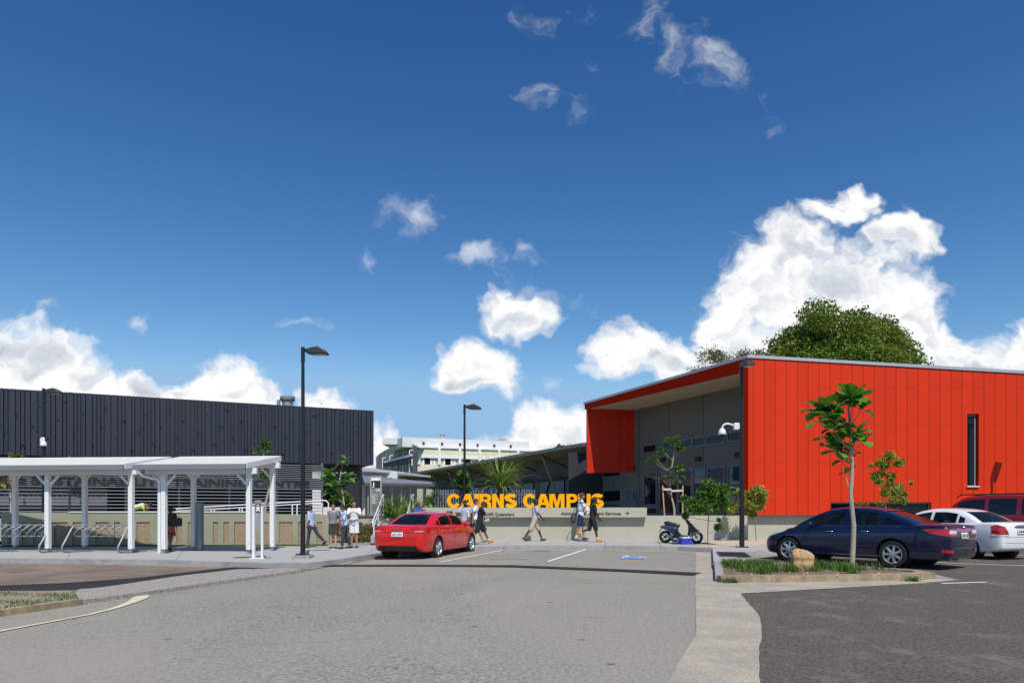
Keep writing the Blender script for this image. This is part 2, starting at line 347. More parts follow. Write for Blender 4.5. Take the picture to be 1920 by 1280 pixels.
# ------------------------------------------------------------------ ground
def M_asphalt(name, c, c2, agg=.35, sc=55, patch=.25, spots=True, rough=.9, dist=.6, fine=0.0):
    m = M(name, c, rough, var=agg, scale=sc, bump=.5, bscale=45, spec=.2); t, L, b = nodes_of(m)
    n0 = [n for n in t.nodes if n.type == 'TEX_NOISE'][0]; n0.inputs['Detail'].default_value = 3; n0.inputs['Roughness'].default_value = .75; rp_ = [n for n in t.nodes if n.type == 'VALTORGB'][0]; rp_.color_ramp.elements[0].position = .36; rp_.color_ramp.elements[1].position = .64
    co = [n for n in t.nodes if n.type == 'TEX_COORD'][0]; src = b.inputs['Base Color'].links[0].from_socket
    n = t.nodes.new('ShaderNodeTexNoise'); n.inputs['Scale'].default_value = patch; n.inputs['Detail'].default_value = 9; n.inputs['Roughness'].default_value = .62 if dist else .8; n.inputs['Distortion'].default_value = dist
    mp = t.nodes.new('ShaderNodeMapping'); mp.inputs['Scale'].default_value = (1, .7, 1); mp.inputs['Rotation'].default_value = (0, 0, .2); L(co.outputs['Object'], mp.inputs[0]); L(mp.outputs[0], n.inputs['Vector'])
    r = t.nodes.new('ShaderNodeMapRange'); L(n.outputs['Fac'], r.inputs[0]); r.inputs[1].default_value = .42 if dist else .52; r.inputs[2].default_value = .72 if dist else .74
    mm = t.nodes.new('ShaderNodeMix'); mm.data_type = 'RGBA'; L(r.outputs[0], mm.inputs[0]); L(src, mm.inputs[6]); mm.inputs[7].default_value = (*c2, 1); out = mm.outputs[2]
    if spots:
        v = t.nodes.new('ShaderNodeTexVoronoi'); v.inputs['Scale'].default_value = 1.5; v.inputs['Randomness'].default_value = 1; L(co.outputs['Object'], v.inputs['Vector'])
        nn = t.nodes.new('ShaderNodeTexNoise'); nn.inputs['Scale'].default_value = 26; L(co.outputs['Object'], nn.inputs['Vector'])
        d = fmath(t, 'ADD', v.outputs['Distance'], fmath(t, 'MULTIPLY', nn.outputs['Fac'], .07)); sm = fmath(t, 'LESS_THAN', d, .098)
        m2 = t.nodes.new('ShaderNodeMix'); m2.data_type = 'RGBA'; L(fmath(t, 'MULTIPLY', sm, .6), m2.inputs[0]); L(out, m2.inputs[6]); m2.inputs[7].default_value = (.03, .028, .026, 1); out = m2.outputs[2]
        # scuffs, tyre-dark stretches
        w = t.nodes.new('ShaderNodeTexNoise'); w.inputs['Scale'].default_value = 1.1; w.inputs['Detail'].default_value = 8; w.inputs['Roughness'].default_value = .75
        mq = t.nodes.new('ShaderNodeMapping'); mq.inputs['Scale'].default_value = (.35, 1.6, 1); L(co.outputs['Object'], mq.inputs[0]); L(mq.outputs[0], w.inputs['Vector'])
        r3 = t.nodes.new('ShaderNodeMapRange'); L(w.outputs['Fac'], r3.inputs[0]); r3.inputs[1].default_value = .58; r3.inputs[2].default_value = .74; r3.inputs[4].default_value = .5
        m3 = t.nodes.new('ShaderNodeMix'); m3.data_type = 'RGBA'; L(r3.outputs[0], m3.inputs[0]); L(out, m3.inputs[6]); m3.inputs[7].default_value = (c[0]*.5, c[1]*.47, c[2]*.48, 1); out = m3.outputs[2]
    L(out, b.inputs['Base Color']); return m
m_road = M_asphalt('road', (.262, .250, .212), (.335, .302, .245), agg=.40, sc=24)
m_dark = M_asphalt('bitumen', (.108, .094, .080), (.24, .205, .165), agg=.46, sc=26, patch=.9, dist=0)
m_new = M_asphalt('new_bitumen', (.030, .028, .029), (.045, .042, .042), agg=.4, patch=.6, spots=False)
m_brown = M_asphalt('dusty_bitumen', (.175, .135, .105), (.30, .235, .175), agg=.25, sc=30, patch=.8, spots=False)
m_conc = M('concrete', (.395, .385, .365), .85, var=.05, scale=9, bump=.05, col2=(.32, .31, .29), c2lo=.48, c2hi=.8)
m_kerb = M('kerb_concrete', (.33, .32, .31), .9, var=.12, scale=6, bump=.15, col2=(.22, .20, .18))
m_pebble = M('exposed_aggregate', (.33, .30, .26), .9, var=.55, scale=26, bump=.5, bscale=45, col2=(.21, .19, .165))
m_ochre = M('stained_kerb', (.40, .30, .175), .9, var=.22, scale=9, bump=.3, col2=(.22, .17, .12), c2lo=.4, c2hi=.62)
m_channel = M('dusty_concrete', (.33, .30, .25), .92, var=.26, scale=34, bump=.5, bscale=40); MATS['dusty_concrete'].name = 'dusty_concrete'
t_, L_, b_ = nodes_of(m_channel); n_ = t_.nodes.new('ShaderNodeTexNoise'); n_.inputs['Scale'].default_value = 1.3; n_.inputs['Detail'].default_value = 9; n_.inputs['Roughness'].default_value = .7; L_([q for q in t_.nodes if q.type == 'TEX_COORD'][0].outputs['Object'], n_.inputs['Vector']); r_ = t_.nodes.new('ShaderNodeMapRange'); L_(n_.outputs['Fac'], r_.inputs[0]); r_.inputs[1].default_value = .42; r_.inputs[2].default_value = .66; x_ = t_.nodes.new('ShaderNodeMix'); x_.data_type = 'RGBA'; x_.blend_type = 'MULTIPLY'; x_.inputs[7].default_value = (1.42, 1.30, 1.13, 1); L_(r_.outputs[0], x_.inputs[0]); L_(b_.inputs['Base Color'].links[0].from_socket, x_.inputs[6]); L_(x_.outputs[2], b_.inputs['Base Color'])
m_sand = M('sand', (.52, .42, .31), .95, var=.12, scale=14, bump=.2)
m_soil = M('soil', (.20, .135, .095), .95, var=.4, scale=20, bump=.8, bscale=26, col2=(.10, .065, .045))
m_paint = M('road_paint', (.80, .79, .76), .7, var=.06, scale=20, col2=(.55, .54, .51), c2lo=.6, c2hi=.8)
m_cream = M('old_paint', (.68, .58, .42), .8, var=.08, scale=14, col2=(.45, .39, .30), c2lo=.5, c2hi=.75)
m_ghost = M('worn_paint', (.36, .38, .26), .85, var=.2, scale=30, col2=(.24, .24, .22), c2lo=.4, c2hi=.6)
m_grassland = M('grassland', (.09, .12, .035), .95, var=.3, scale=.3, col2=(.16, .14, .07))
def ring(xs, y0, y1): return [(xs[0], y0), (xs[1], y0), (xs[1], y1), (xs[0], y1)]
struct('ground', sheet(ring((-2500, 2500), -400, 4000), -.045), m_grassland)
struct('road', sheet(ring((-60, 45), -30, 31), 0), m_road)
def px(*l, dz=0): return [tuple(P(a, b, dz))[:2] for a, b in l]
# dusty crossover at the left, behind the traffic island
apron = px((-200, 1056), (567, 1067), (567, 1064), (447, 1067), (137, 1109), (-200, 1112))
struct('crossover', sheet(px((-700, 1053), (0, 1054), (580, 1064.5), (570, 1067), (447, 1068), (137, 1112), (-700, 1115)), .005), m_brown)
struct('bitumen_patch', sheet(px((-60, 1100), (120, 1093), (260, 1083), (390, 1068), (440, 1062.5), (500, 1060.5), (575, 1064), (450, 1068), (200, 1099), (140, 1106), (60, 1108), (-60, 1110)), .010), m_new)
# dark car park at the right
cp = px((1388, 1113), (1620, 1098), (1763, 1091), (1680, 1068))+[(6.3, 18.6), (6.0, 19.2), (9, 21.8), (13, 25.0), (17, 27.3), (45, 28.4), (45, -30), (.3, -30), (1.4, 0), (1.96, 5.5)]+px((1415, 1270), (1410, 1180))
struct('car_park', sheet([(3.74, 11.3), (7.8, 12.9), (8.9, 13.6), (9.3, 15.2), (6.2, 18.6), (9, 21.8), (13, 25.0), (17, 27.3), (45, 28.4), (45, -30), (.2, -30), (1.35, 0), (1.96, 5.5), (2.3, 6.5), (2.75, 7.8), (3.1, 8.8)], .005), m_dark)
struct('gutter_channel', sheet(jag([(6.0, 22.3), (6.75, 22.3), (3.95, 13.2), (8.6, 13.75), (8.95, 13.6), (7.8, 12.95), (3.8, 11.35), (3.2, 8.8), (2.85, 7.8), (2.35, 6.5), (2.0, 5.5), (1.4, 0), (.25, -30), (-.6, -30), (.35, 0), (1.15, 5.2), (2.05, 7.6), (3.6, 13.4)], .006, .10), .010), m_channel)
dust = MB()
rng = random.Random(5)
for (x, y, w, h) in [(2.75, 8.1, .8, .35), (3.3, 8.9, .6, .2), (2.9, 7.3, .9, .25), (5.4, 11.4, 1.6, .22), (6.3, 10.7, .7, .12), (4.9, 6.2, 1.0, .25), (5.9, 8.6, .8, .12), (3.6, 5.9, .9, .22)]:
    k = 26; vs = [(x+w*math.cos(2*math.pi*i/k)*(1+rng.uniform(-.3, .3)), y+h*math.sin(2*math.pi*i/k)*(1+rng.uniform(-.4, .4)), .014) for i in range(k)]; dust.add(vs+[(x, y, .014)], [(i, (i+1) % k, k) for i in range(k)])
m_dust = M('dust', (.22, .185, .145), .95, var=.3, scale=20, col2=(.08, .072, .068), c2lo=.40, c2hi=.56)
dust = None
# the footpath: left apron, angled bay behind the cars, right hand side
KL = [P(-900, 1049).to_2d(), P(0, 1055).to_2d(), P(300, 1058).to_2d(), P(580, 1064.5).to_2d(), P(640, 1056.5).to_2d(), P(717, 1043).to_2d(), P(800, 1035.5).to_2d(), P(893, 1031.5).to_2d(), P(960, 1030).to_2d(), P(1140, 1030).to_2d(), P(1270, 1032).to_2d(), P(1338, 1035).to_2d()]
KR = [Vector((6.55, 22.3)), Vector((5.0, 16.95)), Vector((5.75, 16.75)), Vector((6.3, 18.5)), Vector((6.6, 19.8)), Vector((7.6, 21.0)), Vector((9.2, 22.3)), Vector((13, 25.1)), Vector((17, 27.4)), Vector((46, 28.5))]
path = KL+KR+[Vector((46, 31)), Vector((-60, 31))]
struct('footpath', sheet(path, .14, .3), m_conc)
kb = strip([v for v in KL], .16, .146, .3); struct('kerb', kb, m_kerb)
struct('kerb_return', strip([(6.72, 22.35), (5.35, 17.8), (4.03, 13.25)], .16, .13, .3), m_kerb)
struct('sand_bed', sheet(px((1300, 1021), (1335, 1026), (1400, 1025), (1445, 1019), (1445, 1012), (1400, 1010), (1330, 1014), dz=.14), .145), m_sand)
# joints across the footpath
jt = MB()
for a, b in [((126, 1046), (134, 1030)), ((690, 1036), (720, 1018)), ((943, 1026), (955, 1014)), ((1135, 1024), (1133, 1012)), ((330, 1049), (345, 1030)), ((1330, 1024), (1322, 1012)), ((1240, 1024), (1232, 1011))]:
    p, q = P(*a, .146), P(*b, .146); jt.add(*(lambda n: ([p-n, p+n, q+n, q-n], [(0, 1, 2, 3)]))(Vector((.008, 0, 0))))
struct('footpath_joints', jt, M('joint', (.16, .15, .14), .9))
# island at the right with its kerb, and the long one at the left
isl = [(4.05, 13.2), (7.9, 13.65), (8.35, 13.85), (8.5, 14.3), (8.3, 14.9), (6.1, 17.6), (5.35, 17.8)]
struct('island_soil', sheet([(4.05, 13.3), (8.2, 13.8), (8.3, 14.6), (6.8, 16.4), (5.7, 16.7), (4.95, 16.9)], .10), m_soil)
struct('island_kerb', strip([(3.98, 13.12), (5.2, 13.2), (6.4, 13.32), (7.4, 13.5), (8.1, 13.68), (8.42, 13.9), (8.45, 14.3), (8.2, 14.8)], [.2, .2, .2, .24, .34, .34, .24, .18], .13, .3), m_ochre)
struct('island_back_kerb', strip([(8.2, 14.8), (6.75, 16.5), (5.75, 16.75)], .14, .12, .3), m_kerb)
nose = px((140, 1110), (150, 1125.5), (367, 1095.5), (567, 1067.5), (545, 1064), (447, 1066.5), (330, 1080), (190, 1101), (150, 1104), dz=.07)
struct('traffic_island', sheet(nose, .075, .2), m_pebble)
verge = px((-300, 1104), (130, 1104), (141, 1112), (148, 1122), (0, 1142), (-300, 1180), dz=.1)
struct('verge_soil', sheet(verge, .07, .2), M('verge_soil', (.30, .24, .18), .95, var=.3, scale=16, bump=.5, col2=(.17, .15, .07)))
struct('verge_kerb', strip(px((-300, 1184), (0, 1143), (75, 1133), (148, 1123), dz=.09), .17, .10, .25), m_ochre)
struct('gutter_stain', strip(px((-300, 1197), (0, 1153.5), (150, 1131.5), (367, 1100), (560, 1070.5), (640, 1058.5), (717, 1045)), [.22, .20, .20, .19, .16, .08, .06], .006), M('gutter_dirt', (.10, .065, .045), .95, var=.3, scale=10, col2=(.2, .15, .1)))
# road markings
lines = [px((825, 1053.9), (943, 1031.6)), px((1027, 1052.7), (1098, 1030.2))]
for i, l in enumerate(lines): struct('bay_line', strip(l, .10, .012), m_paint)
struct('bay_line', strip(px((700, 1045), (640, 1058.5)), .07, .012), m_cream)
struct('kerb_line', strip(px((893, 1034.2), (960, 1032.6), (1140, 1032.6), (1270, 1034.8), (1318, 1038)), .09, .012), m_cream)
struct('edge_line', strip(px((-250, 1242), (0, 1183.5), (167, 1152.5), (215, 1140.5), (245, 1130), (262, 1122), (266, 1118), (262, 1115.8), (246, 1116)), [.11, .10, .10, .12, .17, .25, .27, .24, .20], .012), m_cream)
struct('trench_seal', strip(px((590, 1060.5), (720, 1060.2), (800, 1060.3), (920, 1061.2), (1073, 1065.8), (1180, 1070.2), (1308, 1076.5)), [.50, .48, .46, .50, .55, .58, .70], .014), m_new)
for (x0, x1, y) in [(919, 936, 1047.5), (941, 989, 1047.5), (983, 1035, 1033.8), (1000, 1030, 1032.6)]: struct('worn_marking', strip(px((x0, y), (x1, y)), .12, .012), m_ghost)
for l in [px((1705, 1052.8), (1990, 1063.4)), px((1818, 1040), (1990, 1043.2)), px((1850, 1091.5), (1766, 1094))]: struct('bay_line', strip(l, .09, .012), m_paint)
blue = px((1162, 1047), (1165, 1042.8), (1205, 1043), (1207, 1047.6)); struct('accessible_bay_marking', sheet(blue, .012), M('blue_paint', (.035, .24, .68), .7, var=.15, scale=20, col2=(.2, .3, .42), c2lo=.6, c2hi=.7))
c = P(1184, 1045.2); sy = MB()      # wheelchair symbol
def flat(mb, pts, w, z):
    for a, b in zip(pts, pts[1:]):
        a, b = Vector((*a, z)), Vector((*b, z)); n = (b-a).cross(Vector((0, 0, 1))).normalized()*w/2; mb.add([a-n, a+n, b+n, b-n], [(0, 1, 2, 3)])
ar = [(c.x-.03+.26*math.cos(t), c.y-.18+.34*math.sin(t)) for t in np.linspace(2.3, 5.9, 14)]
flat(sy, ar, .08, .018); flat(sy, [(c.x-.08, c.y+.42), (c.x-.08, c.y+.0)], .12, .0225); flat(sy, [(c.x-.1, c.y+.02), (c.x+.2, c.y-.02)], .1, .027); flat(sy, [(c.x+.2, c.y-.02), (c.x+.32, c.y-.42)], .1, .0315); flat(sy, [(c.x-.16, c.y+.52), (c.x-.0, c.y+.52)], .15, .0225)
struct('wheelchair_symbol', sy, m_paint)
def stain(cx, cy, w, h, seed, mat, name='oil_stain'):
    g = random.Random(seed); c = P(cx, cy); k = 30; l = []
    for i in range(k): a = 2*math.pi*i/k; q_ = 1+.22*math.sin(a*3+seed)+g.uniform(-.14, .14); l.append((c.x+w*q_*math.cos(a), c.y+h*q_*math.sin(a)))
    struct(name, sheet(l, .007), mat)
m_oil = M_asphalt('oily_asphalt', (.238, .225, .196), (.262, .25, .212), agg=.42, sc=24, patch=2.5, spots=False)

# drain grates and manhole
g = thing('drain_grate', 'dark steel drain grate set in the pale concrete beside the planted island', 'grate', P(1377, 1040, .14)+Vector((0, .15, .002)), R(-14))
gm = MB()
for i in range(13): gm.box((-.34+i*.057, 0, .008), (.025, 1.9, .016))
obj('bars', gm, M('cast_iron', (.05, .05, .052), .6, .4), g)
gf = MB(); gf.box((0, 0, .003), (.74, 1.94, .004)); obj('pit', gf, M('pit_black', (.008, .008, .008), .9), g)
gr = MB()
for s in (-1, 1): gr.box((s*.385, 0, .010), (.03, 2.04, .02)); gr.box((0, s*1.0, .0095), (.738, .03, .019))
obj('frame', gr, M('grey_steel', (.16, .16, .16), .6, .5), g)
mh = MB(); mh.lathe([(.02, .006), (.33, .006), (.34, .0)], P(458, 1044.5, .14)+Vector((0, 0, .003)), n=32); tag(obj('manhole_cover', mh, M('rusty_iron', (.14, .11, .09), .8, .2, var=.3, scale=14), smooth=30), 'round brown manhole cover in the footpath left of the bus shelter sign', 'manhole cover')
# ------------------------------------------------------------------ red building
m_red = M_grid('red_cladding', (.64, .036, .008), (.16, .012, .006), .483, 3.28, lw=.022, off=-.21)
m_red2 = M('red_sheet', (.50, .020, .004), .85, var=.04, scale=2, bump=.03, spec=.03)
m_olive = M_grid('grey_green_cladding', (.17, .17, .135), (.05, .05, .043), 1.2, 30, lw=.02, rough=.6, axis=0)
m_wall = M('rendered_wall', (.425, .41, .325), .9, var=.03, scale=1.6, bump=.05, bscale=50, col2=(.38, .365, .285), c2lo=.5, c2hi=.75)
m_frame = M('grey_window_frame', (.16, .17, .19), .5, .1, var=.04)
m_gl = M_glass('dark_glass', (.010, .012, .015)); m_gl.node_tree.nodes['Principled BSDF'].inputs['Coat Weight'].default_value = 0; m_gl.node_tree.nodes['Principled BSDF'].inputs['Specular IOR Level'].default_value = .32; m_glb = M_glass('teal_glass', (.02, .06, .07))
m_cap = M('zinc_flashing', (.42, .44, .46), .5, .3, var=.06)
m_soffit = M('soffit_board', (.72, .67, .54), .8, var=.03)
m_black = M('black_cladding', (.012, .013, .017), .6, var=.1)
Cx, Cy = 10.38, 30.0; Dv = Vector((-.388, .9217, 0)); Nv = Vector((-.9217, -.388, 0)); L = Cy*.444/.9217   # facade runs back-left from the corner
rb = thing('red_building', 'low red clad building with a deep angled porch and sloping zinc roof edge', 'building', (Cx, Cy, .14))
def O(p): return Vector(p)-Vector((Cx, Cy, .14))
def zt(x): return 8.06-(x-Cx)*.0575
XR = 36.0
w = MB(); y0, y1 = Cy, Cy+.15                 # red front with two openings, built as panels around them
def slab(xa, xb, za, zb, top=False):
    a = [(xa, y0, za), (xb, y0, za), (xb, y0, zb), (xa, y0, zb)]
    if top: a[2] = (xb, y0, zt(xb)); a[3] = (xa, y0, zt(xa))
    w.prism([O(p) for p in a], (0, y1-y0, 0))
LW = (W(1558, 0, 30).x, W(1746, 0, 30).x, .95+.14, W(0, 941, 30).z)   # long low window
TW = (W(1813.5, 0, 30).x, W(1835.5, 0, 30).x, W(0, 913, 30).z, W(0, 775.5, 30).z)
zb = W(0, 965, 30).z
for a, b in ((Cx, LW[0]), (LW[0], LW[1]), (LW[1], TW[0]), (TW[0], TW[1]), (TW[1], XR)):
    if a == LW[0]: slab(a, b, LW[3], 0, True)
    elif a == TW[0]: slab(a, b, zb, TW[2]); slab(a, b, TW[3], 0, True)
    else: slab(a, b, zb, 0, True)
obj('red_wall', w, m_red, rb)
def window(par, a, u, wid, z0, z1, n=Vector((0, -1, 0)), name='window', glass=m_gl, fr=.06, dep=.05, frm=None, sill=False, mull=()):
    """a: world point at lower left, u: unit vector along the wall, n: outward"""
    frm = frm or m_frame; a = Vector((a[0], a[1], 0)); rot = Matrix((u, n, Vector((0, 0, 1)))).transposed()
    f = MB(); org = par.matrix_basis.translation if par else Vector((0, 0, 0))
    def bx(c0, c1, e0, e1, d0, d1): f.box(a+u*((c0+c1)/2)+n*((d0+d1)/2)+Vector((0, 0, (e0+e1)/2))-org, (c1-c0, d1-d0, e1-e0), rot=rot)
    bx(0, fr, z0, z1, 0, dep); bx(wid-fr, wid, z0, z1, 0, dep); bx(fr, wid-fr, z1-fr, z1, 0, dep); bx(fr, wid-fr, z0, z0+fr, 0, dep)
    for m_ in mull: bx(m_-fr/2, m_+fr/2, z0+fr, z1-fr, 0, dep-.004)
    o = obj(name, f, frm, par); q = MB(); q.box(a+u*wid/2+n*.012+Vector((0, 0, (z0+z1)/2))-org, (wid-2*fr+.004, .012, z1-z0-2*fr+.004), rot=rot); obj('pane', q, glass, o)
    return o
X = Vector((1, 0, 0))
o = window(rb, (TW[0]-.02, y1+.03), X, TW[1]-TW[0]-.04, TW[2]+.02, TW[3]-.02, frm=M('zinc_frame', (.22, .23, .25), .5, .2)); o['label'] = 'tall narrow window in the red wall'
k = MB(); k.box(O(((TW[0]+TW[1])/2-.03, Cy+.02, TW[2]+.03)), (TW[1]-TW[0]+.02, .22, .04)); obj('sill', k, M('white_sill', (.8, .8, .78), .5), rb)
window(rb, (LW[0]-.02, y1+.03), X, LW[1]-LW[0]+.04, LW[2], LW[3], frm=M('zinc_frame', (.3, .3, .3)), mull=(1.2, 2.5))['label'] = 'long low window behind the parked cars'
b = MB(); b.box(O(((Cx+XR)/2, Cy+.36, .64)), (XR-Cx-.2, .1, 1.06)); obj('base_wall', b, m_wall, rb)
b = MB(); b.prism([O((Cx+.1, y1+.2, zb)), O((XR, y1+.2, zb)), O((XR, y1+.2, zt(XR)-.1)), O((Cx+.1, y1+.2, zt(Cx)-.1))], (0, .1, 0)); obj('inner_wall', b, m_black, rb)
# corner return, roof band and fin on the angled side
q3 = Matrix((Dv, Nv, Vector((0, 0, 1)))).transposed()
def onD(u, z, n=0): return Vector((Cx, Cy, 0))+Dv*u+Nv*n+Vector((0, 0, z))
Lf = 13.32/.9217
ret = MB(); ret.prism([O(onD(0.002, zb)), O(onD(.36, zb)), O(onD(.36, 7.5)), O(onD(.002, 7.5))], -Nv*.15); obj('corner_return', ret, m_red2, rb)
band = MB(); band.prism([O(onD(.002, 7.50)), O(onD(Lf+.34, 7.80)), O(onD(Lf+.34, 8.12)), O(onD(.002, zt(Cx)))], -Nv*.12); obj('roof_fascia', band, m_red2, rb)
FX, FY = onD(Lf, 0).x, onD(Lf, 0).y
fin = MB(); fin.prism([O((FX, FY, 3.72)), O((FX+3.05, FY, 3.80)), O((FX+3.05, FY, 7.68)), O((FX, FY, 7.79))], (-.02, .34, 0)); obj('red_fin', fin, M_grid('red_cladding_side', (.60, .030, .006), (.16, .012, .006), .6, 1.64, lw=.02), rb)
W0 = Vector((FX+3.0, FY, 0))                     # recessed wall starts here and runs back towards the corner
def wallY(pxx):                                  # world point of the recessed wall seen at photo column pxx
    t = (pxx-HX)/F; s = (W0.x-t*W0.y)/(t*(-Dv.y)+Dv.x) if False else (t*W0.y-W0.x)/(-Dv.x+t*Dv.y)
    return W0-Dv*s
def wz(pxx, pyy): p = wallY(pxx); return EYE+(HY-pyy)/F*p.y
E1 = wallY(1399); E0 = wallY(1130)
rw = MB()
rw.prism([O(Vector((E0.x, E0.y, .5))), O(Vector((E1.x, E1.y, .5))), O(Vector((E1.x, E1.y, 7.62))), O(Vector((W0.x, W0.y, 7.7))), O(Vector((W0.x, W0.y, 5.6))), O(Vector((E0.x, E0.y, 5.6)))], -Nv*.2)
obj('recessed_wall', rw, m_olive, rb)
sf = MB(); A = [onD(.1, 7.49, -.12), onD(Lf+.1, 7.79, -.12), Vector((W0.x, W0.y, 7.70)), Vector((E1.x+.5, E1.y-.2, 7.6))]; A[2] += Vector((.15, .3, 0)); A[3] += Vector((.6, -.4, 0))
sf.prism([O(p) for p in A], (0, 0, .1)); obj('soffit', sf, m_soffit, rb)
rf = MB(); rf.prism([O(onD(-.0, zt(Cx)+.002, .06)), O(onD(Lf+.4, 8.122, .06)), O((FX+16, FY+8, 7.6)), O((XR, FY+6, zt(XR))), O((XR, Cy-.05, zt(XR))), O((Cx-.0, Cy-.05, zt(Cx)+.002))], (0, 0, .13)); obj('roof', rf, m_cap, rb)
uD = -Dv
def wwin(xa, xb, ya, yb, ya2=None, **k):          # window between photo columns on the recessed wall
    a = wallY(xa); b = wallY(xb); z1 = (wz(xa, ya)+wz(xb, ya2 if ya2 else ya))/2; z0 = wz(xa, yb); return window(rb, (a.x, a.y), uD, (b-a).length, z0, z1, n=Nv, **k)
for xa, xb in ((1206, 1232), (1235, 1273), (1276, 1299), (1299, 1324), (1326, 1360), (1364, 1391)):
    zc0, zc1 = wz(1206, 851), wz(1206, 834); a = wallY(xa); b_ = wallY(xb); window(rb, (a.x, a.y), uD, (b_-a).length, zc0, zc1, n=Nv, fr=.09, name='clerestory_window')
zh, zd = wz(1207, 885), 1.1
m_redin = M('red_interior_glass', (.10, .012, .012), .05, var=.3, scale=.8)
for xa, xb, gl in ((1207, 1233, m_gl), (1236, 1272, m_redin), (1272, 1299, m_gl), (1299, 1324, m_glb), (1326, 1361, m_gl), (1364, 1391, m_glb)):
    a = wallY(xa); b_ = wallY(xb); window(rb, (a.x, a.y), uD, (b_-a).length, zd if xa > 1210 else wz(1207, 949), zh, n=Nv, fr=.13, glass=gl, name='shopfront_window')
a = wallY(1207); window(rb, (a.x, a.y), uD, (wallY(1233)-a).length, 1.1, wz(1207, 950), n=Nv, fr=.1)
for (xa, xb, ya, yb) in ((1131, 1194, 876, 896), (1131, 1194, 918, 942), (1131, 1194, 944, 951)):
    a = wallY(xa); b_ = wallY(xb); l = (b_-a).length; window(rb, (a.x, a.y), uD, l, wz(xa, yb), wz(xa, ya), n=Nv, fr=.09, mull=(l*.72,))
for xx, yy_ in ((1244, 861), (1310, 860), (1385, 852)):
    vg = MB(); a = wallY(xx); vg.box(O(Vector((a.x, a.y, wz(xx, yy_))))+Nv*.06, (.42, .12, .24), rot=q3); obj('wall_vent', vg, m_black, rb)
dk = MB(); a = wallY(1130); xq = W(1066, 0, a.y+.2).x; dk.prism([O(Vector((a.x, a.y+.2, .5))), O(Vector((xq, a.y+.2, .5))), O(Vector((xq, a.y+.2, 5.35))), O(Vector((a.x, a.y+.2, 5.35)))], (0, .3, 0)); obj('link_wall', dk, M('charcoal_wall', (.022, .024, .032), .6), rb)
# ------------------------------------------------------------------ sign wall with the campus letters
YW = 28.3
sw = thing('sign_wall', 'long low pale green rendered wall carrying big yellow letters', 'wall', (0, YW, 0))
b = MB(); b.box((3.0, .22, .58), (13.6, .2, 1.15)); obj('wall', b, m_wall, sw)
x0, x1 = W(793, 0, YW).x, W(1211.5, 0, YW).x
b = MB(); b.box(((x0+x1)/2, -.02, 1.285), (x1-x0, .28, .40)); obj('sign_band', b, m_wall, sw, bevel=.006)
m_yel = M('yellow_letter', (.95, .40, .0), .75, var=.03, spec=.15)
def place_text(par, txt, xl, xr, zb_, h, y, mat, ext=.01, bold=0.0, name='lettering', w=None):
    me = textmesh(txt, h, ext, bold, width=(xr-xl)); o = obj(name, me, mat, par); o.location = (xl, y, zb_); return o
import itertools
wd1 = [('C', 838, 863), ('A', 863.5, 891), ('I', 889.5, 898), ('R', 899, 921), ('N', 923, 944.5), ('S', 946, 969), ('C', 980.5, 1005), ('A', 1004.5, 1032), ('M', 1030, 1058), ('P', 1062, 1082.5), ('U', 1084, 1107), ('S', 1109, 1131.5)]
